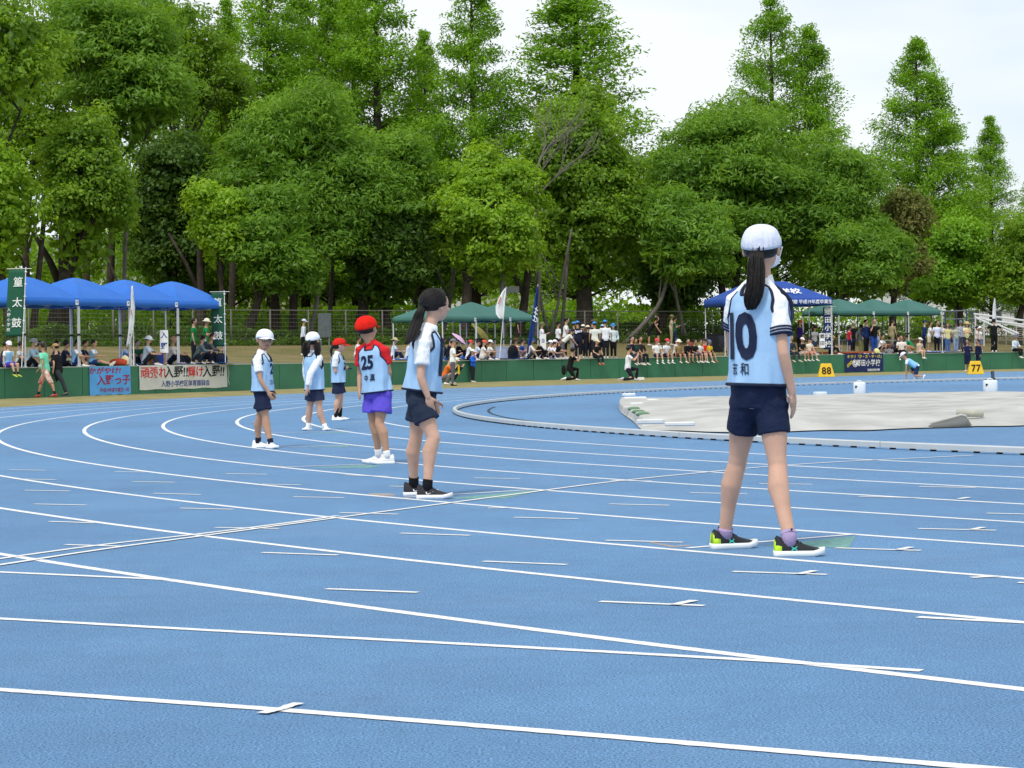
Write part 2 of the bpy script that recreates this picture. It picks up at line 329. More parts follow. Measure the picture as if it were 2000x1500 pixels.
DASH = [(18,918,89,919),(39,936,109,937.5),(48,958,136,959.6),(67,985,167,987),(96,1019,183,1022),(128,1064.6,247,1068),(224,921.7,282,922.5),(259,941,341,942.6),(300,964,392,966.5),(352,993,456,995.5),(420,1031,545,1033),(441.5,925.5,520.5,927),(510,946,587,947.5),(572.5,971,671.5,972.6),(664,1002,777,1005),(512,1080,660,1085),(637,1151,816.5,1158),(781.5,1042,918,1046.5),(761,950,800,951),(674,928,759.5,931),(926.5,934,1016,935.5),(943.6,1097,1106.6,1103.6),(953,993,1000,992),(1003.5,1011,1129,1014),(1190,985,1307,987.6),(1348,963,1458.6,965.4),(1194,939,1273,940),(1183.5,1056,1333.6,1060),(1171.5,1175.7,1375.5,1184),(1431,1117,1615.6,1123),(1483.5,945,1587,946.6),(1677,970,1794.5,973),(1795.6,951,1905,953),(1793.5,1033,1946,1036.6),(1926.6,1003,2030,1005.5),(1632,1071,1798.6,1076),(1897,1129,1952,1126),(1988.5,1138.6,2080,1142)]
for a in DASH: pxline([a[:2], a[2:]], .042, .003, 'marking')
for x, y in ((1337, 1180), (1577, 1120.5), (1911, 1034), (1768, 1073.5), (1884, 974.5)):
    q = G(x, y); mb = MB(); ribbon(mb, [q+Vector((-.045, -.05, 0)), q+Vector((.045, .09, 0))], .04, .0055); tag(mb.build('marking', M_WHITE), kind='structure')
gline([(511, 1396), (545, 1388), (584, 1376)], .035, .0055, name='marking')
for a in ((1341,1071,1668,1044),(790,972,1036,957),(545,912.5,716,907),(545,873,680,870),(530,845,680,843),(675,824.5,765,822.5),(800,811,882,808)):
    pxline([a[:2], a[2:]], .045, .0025, 'marking')
M_GRN = mat((.15, .32, .30), .85, .25, 25); M_ORA = mat((.33, .29, .27), .85, .3, 40)
def patch(pts, m, z):
    mb = MB(); mb.add([G(*p)+Vector((0, 0, z)) for p in pts], [tuple(range(len(pts)))]); tag(mb.build('marking', m), kind='structure')
patch([(1490,1067),(1590,1069),(1658,1070),(1671,1047)], M_GRN, .001)
patch([(868,974),(985,974),(1060,958),(1036,958.5)], M_GRN, .001); patch([(600,914),(720,914),(748,909),(716,908)], M_GRN, .001)
patch([(600,873.5),(672,873),(700,870),(680,870.5)], M_GRN, .001); patch([(590,846),(672,845.4),(690,843),(680,843.3)], M_GRN, .001)
patch([(718,963.5),(762,964),(776,968),(730,969)], M_ORA, .001); patch([(528,910),(552,910),(556,913),(532,912.6)], M_ORA, .001); patch([(1262,1058.5),(1272,1058.5),(1315,1066),(1348,1064),(1348,1066),(1312,1069.5)], M_ORA, .001)

# ------------------------------------------------------------------ kerb of white metal rails on black feet
kerb = empty('track_kerb', (CX, CY, 0)); tag(kerb, 'low white metal rail kerb on black feet curving round the inside of the blue track', 'kerb')
M_RAIL = mat((.58, .595, .59), .35, .05, 3, spec=.5); M_FOOT = mat((.02, .02, .022), .7); M_STEEL = mat((.42, .43, .44), .4, .1, 4, spec=.5, metal=.4)
seg = R(4.0/KR*57.2958); a0 = R(255); k = 0; foot_me = None
while a0 - seg*k > R(118):
    t0 = a0-seg*k; t1 = t0-seg+R(.03); rg = []
    for j in range(7):
        t = t0+(t1-t0)*j/6; c, s_ = math.cos(t), math.sin(t)
        rg.append([((KR+dx)*c, (KR+dx)*s_, z) for dx, z in ((-.030, .019), (.030, .019), (.032, .066), (.024, .076), (-.024, .076), (-.032, .066))])
    mb = MB(); mb.rings(rg); mb.build('rail', M_RAIL, kerb)
    for j in range(13):
        t = t0+(t1-t0)*(j+.5)/13
        if foot_me is None:
            fb = MB(); fb.box((0, 0, .0095), (.062, .022, .018)); foot_me = fb.mesh('foot'); foot_me.materials.append(M_FOOT)
        f = bpy.data.objects.new('foot', foot_me); f.location = (KR*math.cos(t), KR*math.sin(t), 0); f.rotation_euler = (0, 0, t); COL.objects.link(f); f.parent = kerb
    k += 1
# inner groove line of the kerb (second inner ring) beyond
mb = MB(); ribbon(mb, [(CX+(KR-.62)*math.cos(R(196)-i*R(20)/30), CY+(KR-.62)*math.sin(R(196)-i*R(20)/30)) for i in range(31)], .05, .005); tag(mb.build('drain_slot', mat((.03, .05, .08), .8)), kind='structure')

# ------------------------------------------------------------------ green panelled retaining wall
M_WALL = mat((.042, .19, .10), .6, .10, 1.2, .15, 20, spec=.35); M_COPE = mat((.42, .5, .44), .7, .1, 2)
wallo = empty('retaining_wall', (WALL[4].x, WALL[4].y, 0)); tag(wallo, 'low green panelled retaining wall running along the outside of the track', 'wall')
base = Vector((WALL[4].x, WALL[4].y, 0)); pl = [Vector((p.x, p.y, 0)) for p in spl([Vector((w.x, w.y, 0)) for w in WALL], 10)]
cum = [0]
for a, b in zip(pl, pl[1:]): cum.append(cum[-1]+(b-a).length)
def along(s):
    s = min(max(s, 0), cum[-1]-1e-6)
    for i in range(len(pl)-1):
        if cum[i+1] >= s: t = (s-cum[i])/(cum[i+1]-cum[i]); return pl[i]+(pl[i+1]-pl[i])*t, (pl[i+1]-pl[i]).normalized()
s = 0
while s < cum[-1]-1.8:
    (a, ta), (b, tb) = along(s+.012), along(s+1.788); m_ = (along(s+.9))[0]
    rg = []
    for p, t in ((a, ta), (m_, ta), (b, tb)):
        q = Vector((-t.y, t.x, 0)); rg.append([p-base+q*.0+Vector((0, 0, -.02)), p-base+q*.14+Vector((0, 0, -.02)), p-base+q*.14+Vector((0, 0, .885)), p-base+Vector((0, 0, .885))])
    mb = MB(); mb.rings(rg); mb.build('panel', M_WALL, wallo)
    s += 1.8
mb = MB(); rg = []
for i in range(len(pl)):
    t = (pl[min(i+1, len(pl)-1)]-pl[max(i-1, 0)]).normalized(); q = Vector((-t.y, t.x, 0)); p = pl[i]-base
    rg.append([p-q*.015+Vector((0, 0, .887)), p+q*.24+Vector((0, 0, .887)), p+q*.24+Vector((0, 0, .915)), p-q*.015+Vector((0, 0, .915))])
mb.rings(rg); mb.build('coping', M_COPE, wallo)
wallo.location = base

# ------------------------------------------------------------------ wire fence on the bank
FENCE = [Vector(p) for p in ((-31, 92.0), (-24.5, 101.5), (-14.2, 110.6), (-5, 117.2), (4.2, 124.2), (12, 130), (20, 136), (40, 151))]
fo = empty('wire_fence', (0, 0, 0)); tag(fo, 'tall grey wire mesh fence along the back of the bank below the trees', 'fence')
M_FEN = mat((.17, .16, .14), .6, .1, 2); fl = 0; fpts = []
for a, b in zip(FENCE, FENCE[1:]):
    L_ = (b-a).length; k = int(L_/2.1)
    for j in range(k): fpts.append(a+(b-a)*j/k)
def fz(p): return bz(wd(p.x, p.y))
pm = None
for p in fpts:
    mb = MB(); mb.tube([(p.x, p.y, fz(p)-.1), (p.x, p.y, fz(p)+1.86)], .035, 6); mb.build('post', M_FEN, fo, True)
for h in (1.82, ): mb = MB(); mb.tube([(p.x, p.y, fz(p)+h) for p in fpts], .025, 5); mb.build('top_rail', M_FEN, fo)
for h in [.2+.2*i for i in range(8)]:
    mb = MB(); mb.tube([(p.x, p.y, fz(p)+h) for p in fpts], .006, 3); mb.build('wire', M_FEN, fo)
mb = MB()
for a, b in zip(fpts, fpts[1:]):
    for j in range(14):
        p = a+(b-a)*(j+.5)/14; z = fz(p); mb.tube([(p.x, p.y, z+.1), (p.x, p.y, z+1.8)], .003, 3, False)
w_ = mb.build('mesh_infill', M_FEN, fo); w_['kind'] = 'stuff'

# ------------------------------------------------------------------ trees
def leaf_mat(name, dark, light, tip, trans=.48):
    m = bpy.data.materials.new(name); m.use_nodes = True; n = m.node_tree; L = n.links; n.nodes.clear()
    o = n.nodes.new('ShaderNodeOutputMaterial'); g = n.nodes.new('ShaderNodeNewGeometry'); t = n.nodes.new('ShaderNodeTexCoord')
    r = n.nodes.new('ShaderNodeValToRGB'); e = r.color_ramp.elements; e[0].color = (*dark, 1); e[1].color = (*tip, 1); q = e.new(.55); q.color = (*light, 1)
    z = n.nodes.new('ShaderNodeTexNoise'); z.inputs['Scale'].default_value = .45; z.inputs['Detail'].default_value = 3; L.new(t.outputs['Object'], z.inputs['Vector'])
    a = n.nodes.new('ShaderNodeMath'); a.operation = 'MULTIPLY_ADD'; L.new(g.outputs['Random Per Island'], a.inputs[0]); a.inputs[1].default_value = .45
    b = n.nodes.new('ShaderNodeMapRange'); b.inputs[1].default_value = .3; b.inputs[2].default_value = .7; b.inputs[3].default_value = 0; b.inputs[4].default_value = .55; L.new(z.outputs[0], b.inputs[0]); L.new(b.outputs[0], a.inputs[2])
    L.new(a.outputs[0], r.inputs[0])
    d = n.nodes.new('ShaderNodeBsdfDiffuse'); tr = n.nodes.new('ShaderNodeBsdfTranslucent'); gl = n.nodes.new('ShaderNodeBsdfGlossy'); gl.inputs['Roughness'].default_value = .45; gl.inputs[0].default_value = (.8, .85, .8, 1)
    mx = n.nodes.new('ShaderNodeMixShader'); mx.inputs[0].default_value = trans; m2 = n.nodes.new('ShaderNodeMixShader'); m2.inputs[0].default_value = .02
    hs = n.nodes.new('ShaderNodeHueSaturation'); hs.inputs['Hue'].default_value = .485; hs.inputs['Value'].default_value = 1.5; hs.inputs['Saturation'].default_value = 1.05; L.new(r.outputs[0], hs.inputs['Color'])
    L.new(r.outputs[0], d.inputs[0]); L.new(hs.outputs[0], tr.inputs[0]); L.new(d.outputs[0], mx.inputs[1]); L.new(tr.outputs[0], mx.inputs[2]); L.new(mx.outputs[0], m2.inputs[1]); L.new(gl.outputs[0], m2.inputs[2]); L.new(m2.outputs[0], o.inputs[0])
    return m
M_CAM = leaf_mat('camphor_leaf', (0.089, 0.179, 0.017), (0.185, 0.336, 0.026), (0.370, 0.556, 0.060))
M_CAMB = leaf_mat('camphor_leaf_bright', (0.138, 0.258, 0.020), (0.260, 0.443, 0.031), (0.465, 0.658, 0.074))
M_ZEL = leaf_mat('zelkova_leaf', (0.089, 0.194, 0.023), (0.171, 0.336, 0.034), (0.314, 0.514, 0.067))
M_MET = leaf_mat('redwood_leaf', (0.103, 0.221, 0.017), (0.191, 0.385, 0.026), (0.329, 0.571, 0.046), .4)
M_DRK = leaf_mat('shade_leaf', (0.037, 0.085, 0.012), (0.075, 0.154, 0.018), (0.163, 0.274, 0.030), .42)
M_BRN = leaf_mat('magnolia_leaf', (.085, .12, .02), (.17, .19, .04), (.36, .30, .11), .3)
M_BUSH = leaf_mat('bush_leaf', (.10, .22, .012), (.22, .42, .02), (.38, .56, .04), .5)
M_BARK = mat((.055, .045, .034), .95, .35, 3, .8, 9); M_BARKG = mat((.15, .135, .115), .95, .25, 3, .6, 9); M_DEAD = mat((.19, .17, .14), .95, .2, 4)
def leaf_quads(C, T, N, Ls, Ws):
    "C centres, T long direction, N normal; a folded lozenge per leaf"
    B = np.cross(N, T); B /= np.linalg.norm(B, axis=1, keepdims=True)+1e-9
    L2 = (Ls/2)[:, None]; W2 = (Ws/2)[:, None]
    V = np.stack([C-T*L2, C+B*W2+N*W2*.25, C+T*L2-N*L2*.25, C-B*W2+N*W2*.25], 1).reshape(-1, 3)
    return V, np.arange(len(V)).reshape(-1, 4)
def unit(a): return a/(np.linalg.norm(a, axis=-1, keepdims=True)+1e-9)
def bough_leaves(c, r, n, flat, out, size, droop, up=.42):
    flat = min(.9, .38+flat*.75)
    "n leaves round the upper and outer shell of one bough"
    d = unit(rng.normal(size=(n, 3))); d[:, 2] = np.where(d[:, 2] < -.25, -d[:, 2]*.6, d[:, 2])
    rad = r*(rng.random(n)**.45)[:, None]; p = c+d*rad*np.array([1, 1, flat])
    N = unit(d*.7+np.array([0, 0, up])+rng.normal(size=(n, 3))*.55+out*.3)
    T = unit(np.cross(N, rng.normal(size=(n, 3)))+out*.5-np.array([0, 0, droop])); Ls = size*rng.uniform(.7, 1.35, n)
    return p, T, N, Ls
def broad(name, base, h, crown_c, crown_r, mm, label, cat='tree', boughs=110, leaves=260, br=(.9, 1.6), flat=.62, size=.232, wr=.55, droop=.25, bark=None, trunk_r=.28, limbs=11, group=None, lean=(0, 0), stems=1, core=1):
    """a broadleaved tree: trunk and limbs reaching to boughs spread through the crown's volume"""
    root = empty(name, base); tag(root, label, cat, group)
    cc = np.array(crown_c, float)-np.array(base, float); cr0 = np.array(crown_r, float); Cs = []; out = []
    boughs = int(boughs*1.14); K = max(7, min(26, boughs//11)); lobes = []; g = 0
    while len(lobes) < K and g < 4000:
        g += 1; d = unit(rng.normal(size=3))
        if d[2] < -.8: continue
        rho = rng.uniform(.25, .66); p = cc+d*cr0*rho; f_ = rng.uniform(.27, .50)*(1.2 if rho < .45 else .95); lr_ = cr0*f_*np.array([1.0, 1.0, .92]); 
        if all(np.linalg.norm((p-q)/cr0) > .20 for q, _ in lobes): lobes.append((p, lr_))
    ctr = 0
    while len(Cs) < boughs and ctr < boughs*40:
        ctr += 1; q, lr_ = lobes[int(rng.integers(len(lobes)))]; d = unit(rng.normal(size=3))
        if d[2] < -.55: continue
        p = q+d*lr_*rng.uniform(.72, 1.0)
        if sum(np.linalg.norm((p-q2)/l2) < .58 for q2, l2 in lobes): continue
        if Cs and min(np.linalg.norm((p-c2)/np.array([1, 1, .7])) for c2 in Cs) < br[0]*.42 and rng.random() < .8: continue
        Cs.append(p); out.append(unit(d*np.array([1, 1, .3])))
    PP = []; TT = []; NN = []; LL = []
    for p, d in zip(Cs, out):
        r = rng.uniform(*br); n = int(1.3*leaves*(r/br[1])**2); a = bough_leaves(p, r, n, flat, d, size, droop)
        for lst, x in zip((PP, TT, NN, LL), a): lst.append(x)
    n = int(boughs*15*core)                                           # oversized filler leaves added inside the crown to block the sky
    if n:
        d = unit(rng.normal(size=(n, 3))); p = cc+d*cr0*(rng.random(n)**.5)[:, None]*.70; PP.append(p); NN.append(unit(rng.normal(size=(n, 3))+[0, 0, .6])); TT.append(unit(rng.normal(size=(n, 3)))); LL.append(size*2.1*rng.uniform(.8, 1.3, n))
    if mm is M_ZEL: size_, wr = 1.35, .30
    else: size_ = {M_DRK: 1.1}.get(mm, 1.0)
    PP, TT, NN, LL = map(np.concatenate, (PP, TT, NN, LL)); LL = LL*size_*rng.choice([.75, 1, 1.3], len(LL), p=[.35, .4, .25]); V, Q = leaf_quads(PP, TT, NN, LL, LL*wr)
    npmesh('crown', V, Q, mm, root)
    mb = MB(); top = Vector(cc)+Vector((0, 0, cr0[2]*.15)); lo = []
    for s_ in range(stems):
        a = Vector((rng.uniform(-.3, .3), rng.uniform(-.3, .3), -.2))*(stems > 1)*1.5; a.z = -.3
        b = top+Vector((rng.uniform(-1, 1), rng.uniform(-1, 1), 0))*(1.6 if stems > 1 else .6); m1 = a.lerp(b, .35)+Vector((lean[0]+rng.uniform(-.25, .25), lean[1], 0)); m2 = a.lerp(b, .7)+Vector((rng.uniform(-.4, .4), rng.uniform(-.4, .4), 0))
        q = trunk_r/(stems**.4); mb.tube(spl([a, m1, m2, b], 4), [q*1.35]+[q*(1-.065*i) for i in range(1, 13)], 9); lo.append((m1, m2, b))
    for i in range(limbs):
        m1, m2, b = lo[i % stems]; s0 = m1.lerp(b, rng.uniform(0, .8)); e = Vector(Cs[int(rng.integers(len(Cs)))])
        mid = s0.lerp(e, .5)+Vector((0, 0, .5)); q = trunk_r*.34; mb.tube(spl([s0, mid, e], 4), [q*(1-.1*j) for j in range(9)], 6)
        for j in range(2):
            f = Vector(Cs[int(rng.integers(len(Cs)))])
            if (f-e).length < 5: mb.tube([mid, mid.lerp(f, .5)+Vector((0, 0, .2)), f], [q*.5, q*.35, q*.15], 5)
    mb.build('trunk', bark or M_BARK, root, True)
    return root
RW = {}
def redwood_mesh(h, rad, leaves=15000, lean=0, second=None, z0=.10, dens=1):
    return None
def redwood(base, h, rad, label, leaves=15000, lean=0, second=None, z0=.10, dens=1, group='dawn redwoods standing behind the broadleaved trees'):
    root = empty('dawn_redwood', base, rng.uniform(0, 6.28) if not second else 0); tag(root, label, 'tree', group)
    if not second:
        key = (dens < 1, len([k for k in RW if k[0] == (dens < 1)]) if len([k for k in RW if k[0] == (dens < 1)]) < 2 else int(rng.integers(2)))
        root.scale = (rad/6, rad/6, h/24)
        if key in RW:
            for o in RW[key]: c = o.copy(); COL.objects.link(c); c.parent = root
            return root
        h, rad = 24, 6
    mb = MB(); mb.tube([(0, 0, -.3), (0, 0, h*.5), (lean, 0, h*.98)], [.38, .24, .03], 8)
    PP = []; NN = []; TT = []; LL = []; nb = int(330*dens)
    spires = [(0, 0, h, rad, 1.0)]+([second] if second else [])
    for sx, sy, hh, rr, share in spires:
        if sx: mb.tube([(0, 0, hh*.3), (sx*.8, sy, hh*.5), (sx, sy, hh*.97)], [.2, .15, .02], 6)
        for i in range(int(nb*share)):
            t = z0+(1-z0)*(1-(1-rng.random())**1.0)**1.02; t = min(t, .995); a = rng.uniform(0, 6.283); z = hh*t
            prof = (1-t)**.86*(1.0 if t > .25 else .75+t)*(1+.06*math.sin(t*31))
            L = rr*prof*(.80+.28*rng.random()+.14*math.sin(a*3+t*19)*.6)+.18; dx, dy = math.cos(a), math.sin(a); k0 = Vector((sx*min(1, t*1.5)+lean*t, sy, z))
            e = k0+Vector((dx*L, dy*L, L*.38)); mb.tube([k0, k0.lerp(e, .5)+Vector((0, 0, L*.05)), e], [.05*(1.15-t), .03*(1.15-t), .008], 4, False)
            n = int(leaves/nb*(.35+1.3*prof)); u = 1.03-rng.random(n)**1.4*.75; cl = np.array(k0)+np.outer(u, np.array(e-k0))
            w = .46*(.5+.6*prof); sc = np.clip(rng.normal(size=(n, 3)), -1.7, 1.7)*np.array([w, w, w*.62]); PP.append(cl+sc+[0, 0, -.05])
            NN.append(unit(rng.normal(size=(n, 3))*.6+[dx*.3, dy*.3, .8])); TT.append(unit(rng.normal(size=(n, 3))*.7+[dx*.7, dy*.7, .1])); LL.append(rng.uniform(.18, .36, n))
    PP, TT, NN, LL = map(np.concatenate, (PP, TT, NN, LL)); V, Q = leaf_quads(PP, TT, NN, LL, LL*.36); o1 = npmesh('crown', V, Q, M_MET, root); o2 = mb.build('trunk', M_BARK, root, True)
    if not second: RW[key] = (o1, o2)
    return root
def tbase(px, Y): x = BX(px, Y); return (x, Y, gz(x, Y))
def crown(px0, px1, py0, py1, Y, deep=1.0):
    "centre and half axes of a crown seen between these limits at distance Y"
    a = P((px0+px1)/2, (py0+py1)/2, Y); s_ = F/Y; rx = (px1-px0)/2/s_; return (a.x, Y, a.z), (rx, rx*deep, (py1-py0)/2/s_)
def btree(px, Y, lim, label, mm, **k):
    c, r = crown(*lim, Y, k.pop('deep', .9)); return broad(k.pop('name', 'broadleaf_tree'), tbase(px, Y), 0, c, r, mm, label, **k)
G1_ = 'broadleaved trees behind the wire fence'
btree(-30, 108, (-190, 150, -90, 300), 'dark leafy tree filling the top left corner of the view', M_CAM, group=G1_, boughs=95)
btree(60, 126, (-120, 230, 40, 480), 'tall tree filling the gap behind the far left trees', M_CAM, group=G1_, boughs=100, leaves=230, core=.7)
btree(165, 140, (60, 330, -120, 260), 'tall tree behind the spreading one at the upper left', M_ZEL, group=G1_, boughs=100, leaves=230, flat=.5, core=.6)
btree(450, 140, (400, 520, 120, 420), 'small tree behind the sky gap left of the wide layered tree', M_CAM, group=G1_, boughs=40, leaves=220, br=(.8, 1.3), core=.5)
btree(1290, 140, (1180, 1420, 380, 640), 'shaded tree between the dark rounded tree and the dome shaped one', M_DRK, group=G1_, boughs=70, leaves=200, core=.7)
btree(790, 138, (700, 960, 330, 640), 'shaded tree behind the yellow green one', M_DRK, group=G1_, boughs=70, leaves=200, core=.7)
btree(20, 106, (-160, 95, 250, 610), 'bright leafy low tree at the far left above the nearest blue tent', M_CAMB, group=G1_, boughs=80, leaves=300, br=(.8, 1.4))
btree(95, 110, (55, 265, 150, 620), 'bushy bright tipped tree rising behind the left blue tents', M_CAM, group=G1_, boughs=120, br=(.8, 1.4), leaves=270, trunk_r=.42)
btree(215, 122, (80, 400, -60, 360), 'tall dark spreading tree above the left blue tents', M_ZEL, group=G1_, boughs=150, flat=.45, br=(1.0, 1.9), leaves=290)
btree(330, 138, (240, 470, -40, 300), 'tall tree behind the dark spreading one near a sky gap', M_CAM, group=G1_, boughs=90, leaves=230, br=(.8, 1.4), core=.6)
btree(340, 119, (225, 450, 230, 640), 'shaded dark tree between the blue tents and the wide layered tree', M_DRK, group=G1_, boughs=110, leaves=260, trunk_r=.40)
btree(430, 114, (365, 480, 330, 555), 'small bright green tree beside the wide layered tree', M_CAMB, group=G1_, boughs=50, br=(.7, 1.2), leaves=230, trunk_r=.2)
btree(760, 122, (620, 872, 205, 600), 'layered tree joined to the right side of the wide one', M_ZEL, group=G1_, boughs=120, flat=.42, br=(1.0, 1.8), leaves=300, droop=0, limbs=12)
btree(585, 119, (415, 740, 165, 600), 'wide layered tree with feathery pale green top left of centre', M_ZEL, group=G1_, boughs=170, flat=.40, br=(1.1, 2.0), leaves=330, droop=0, trunk_r=.34, limbs=18, stems=2)
btree(470, 115, (440, 640, 340, 630), 'low tree with pale outstretched boughs before the wide layered tree', M_ZEL, group=G1_, boughs=80, flat=.35, br=(.8, 1.5), leaves=240, droop=0, trunk_r=.3)
btree(695, 121, (640, 850, 380, 650), 'shaded low tree right of the wide layered tree', M_DRK, group=G1_, boughs=90, flat=.5, leaves=240, trunk_r=.45)
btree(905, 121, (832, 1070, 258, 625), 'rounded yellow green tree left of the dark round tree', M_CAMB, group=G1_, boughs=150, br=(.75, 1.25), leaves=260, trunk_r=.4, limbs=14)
btree(1145, 127, (1005, 1280, 148, 650), 'tall dark rounded tree at the centre of the view', M_CAM, group=G1_, boughs=230, br=(.8, 1.35), leaves=270, trunk_r=.6)
btree(1212, 125, (1215, 1445, 345, 600), 'pale layered understorey tree with a slim winding trunk', M_ZEL, group=G1_, boughs=85, flat=.38, br=(.8, 1.5), leaves=230, droop=0, bark=M_BARKG, trunk_r=.16, lean=(.5, 0))
btree(1620, 134, (1470, 1742, 230, 640), 'layered tree joined to the right side of the dome shaped one', M_ZEL, group=G1_, boughs=130, flat=.5, br=(1.0, 1.7), leaves=300, droop=.05, limbs=12)
btree(1410, 133, (1255, 1600, 182, 630), 'broad dome shaped tree behind the tallest white capped girl', M_ZEL, group=G1_, boughs=190, flat=.5, br=(1.0, 1.8), leaves=330, droop=.05, trunk_r=.4, limbs=18, stems=2)
btree(1285, 132, (1225, 1400, 420, 650), 'shaded dark low tree left of the dome shaped tree', M_DRK, group=G1_, boughs=80, leaves=230, trunk_r=.5)
btree(1600, 131, (1560, 1790, 420, 625), 'low bluish green tree above the green tents', M_ZEL, group=G1_, boughs=95, br=(.8, 1.4), leaves=260)
btree(1745, 135, (1683, 1812, 345, 620), 'brownish bronze leaved tree above the right green tents', M_BRN, group=G1_, boughs=95, br=(.7, 1.2), leaves=230)
btree(1860, 140, (1780, 1955, 430, 640), 'light green tree behind the metal stand', M_MET, group=G1_, boughs=100, br=(.9, 1.5), leaves=270)
btree(1990, 138, (1925, 2120, 400, 640), 'light green tree at the right edge of the view', M_CAM, group=G1_, boughs=100, br=(.9, 1.5), leaves=270)
for px, Y, hpx, half, lab, sec in (
    (330, 150, -60, 75, 'narrow dawn redwood leftmost of the tall row', None), (400, 152, 60, 40, 'short thin dawn redwood at a sky gap', None),
    (600, 157, -60, 90, 'dawn redwood behind and between two airy ones left of centre', None), (700, 158, -70, 90, 'dawn redwood hidden behind two airy ones near centre', None), (455, 156, 0, 70, 'dawn redwood right of a sky gap', None),
    (535, 150, -120, 112, 'airy dawn redwood above the left of the wide layered tree', None), (650, 154, -40, 75, 'dawn redwood between two airy taller ones', None),
    (745, 150, -110, 112, 'airy dawn redwood above the right of the wide layered tree', None), (838, 156, 60, 62, 'shorter dawn redwood at the left of the thin conical one', None),
    (932, 148, -90, 96, 'thin conical dawn redwood with showing branches above the yellow green tree', None), (1135, 150, -105, 140, 'full dawn redwood behind the dark rounded tree', None),
    (1515, 156, -12, 128, 'twin topped dawn redwood behind the dome shaped tree', 1), (1798, 158, 76, 105, 'pointed dawn redwood alone against the sky', 2),
    (1940, 164, 228, 58, 'small pointed dawn redwood near the right edge', None), (2018, 160, 340, 45, 'dawn redwood cut by the right edge', None)):
    b = tbase(px, Y); top = P(px, hpx, Y).z-b[2]; rad = half*Y/F*1.86
    s2 = None
    if sec == 1: s2 = (2.75, .5, P(px, 48, Y).z-b[2], rad*.75, .75)
    if sec == 2: s2 = (1.35, .3, P(px, 150, Y).z-b[2], rad*.8, .45)
    redwood(b, top, rad, lab, leaves=43000, second=s2, dens=.85 if px in (535, 745, 932) else 1)
# bare grey tree in front of the dark rounded one
b = tbase(1046, 122.5); root = empty('bare_tree', b); tag(root, 'bare grey branching tree in front of the dark rounded tree', 'tree'); mb = MB()
def grow(p, d, L, r, k):
    e = p+d*L; mb.tube([p, p.lerp(e, .5)+Vector((rng.uniform(-.1, .1), rng.uniform(-.1, .1), 0))*L*.5, e], [r, r*.85, r*.7], 5, False)
    if k == 0: return
    for i in range(3 if k > 2 else 2):
        q = (d+Vector((rng.uniform(-.85, .85), rng.uniform(-.5, .5), rng.uniform(-.15, .45)))*.75).normalized(); grow(e if i < 2 else p.lerp(e, .6), q, L*rng.uniform(.62, .85), r*.62, k-1)
ztop = P(1060, 400, 122).z-b[2]; mb.tube([(0, 0, -.2), (.3, 0, ztop*.5), (.1, 0, ztop)], [.16, .12, .10], 7)
grow(Vector((.1, 0, ztop)), Vector((.05, -.2, 1)).normalized(), 2.0, .085, 5); grow(Vector((.1, 0, ztop*1.05)), Vector((.75, -.3, .7)).normalized(), 1.9, .06, 4); grow(Vector((.1, 0, ztop*1.1)), Vector((-.7, -.3, .8)).normalized(), 1.5, .055, 4)
mb.build('branches', M_DEAD, root)
# slim trunks seen below the crowns
for px, Y, r, lean in ((60, 108, .2, .3), (240, 113, .16, .1), (130, 112, .5, 0), (600, 118, .13, .5), (540, 121, .3, 0), (760, 123, .33, -.2), (1010, 123, .28, .4), (1068, 124, .1, .6), (1080, 124, .1, -.5), (1092, 125, .12, .3), (860, 126, .15, .5), (1345, 129, .12, -.5), (640, 124, .16, .2), (395, 116, .3, 0)):
    b = tbase(px, Y); root = empty('leaning_trunk', b); tag(root, {60: 'slim dark trunk seen above the nearest blue tent', 240: 'slim dark trunk seen between the second and third blue tent', 130: 'thick dark trunk rising straight behind the second blue tent', 600: 'slim forked grey trunk above the red capped boy', 540: 'straight dark trunk above the white capped boy with glasses', 760: 'thick dark trunk left of the near ponytailed girl', 1010: 'thick grey trunk behind the white flag', 1068: 'thin trunk leaning right beside the dark blue flag', 1080: 'thin trunk leaning left beside the dark blue flag', 1092: 'thin trunk behind the man with crossed arms', 860: 'slim trunk behind the near ponytailed girl', 1345: 'thin trunk leaning left behind the people by the fence', 640: 'slim trunk behind the notice board', 395: 'dark trunk above the two women in green'}[px], 'tree', 'trunks under the shade of the crowns')
    mb = MB(); mb.tube(spl([(0, 0, -.2), (lean, 0, 1.8), (lean*1.6, .1, 3.6), (lean*2.6, .2, 6.5)], 4), [r*1.2]+[r*(1-.04*i) for i in range(12)], 8); mb.tube([(lean*1.2, 0, 2.6), (lean*1.2-.8, .2, 4.4), (lean-1.7, .3, 6)], [r*.5, r*.35, r*.2], 6); mb.build('trunk', M_BARK if r > .17 else M_BARKG, root, True)
# undergrowth: clipped shrubs by the fence, bright weeds in the open behind
def leafmass(name, pts, n, hgt, dep, size, mm, label, cat='shrub'):
    A = np.array([(p.x, p.y) for p in pts]); t = rng.uniform(0, len(A)-1.001, n); i = t.astype(int); f = (t-i)[:, None]; q = A[i]*(1-f)+A[i+1]*f
    d = unit((A[i+1]-A[i])); nn = np.stack([-d[:, 1], d[:, 0]], 1); off_ = rng.uniform(0, dep, n); hh = np.array([noise.noise(Vector((a*.45, b*.45, 3))) for a, b in q]); H = hgt*(1+.55*hh); zz = H*(1-(1-rng.random(n))**2); 
    x = q+nn*off_[:, None]; z0 = np.array([bz(wd(*p)) for p in x[::40]]).repeat(40)[:n]; C = np.column_stack([x, z0+zz])
    N = unit(rng.normal(size=(n, 3))*.6+[0, -.4, .7]); T = unit(rng.normal(size=(n, 3))); Ls = size*rng.uniform(.7, 1.4, n); V, Q = leaf_quads(C, T, N, Ls, Ls*.5); o = npmesh(name, V, Q, mm); tag(o, label, cat, kind='stuff'); return o
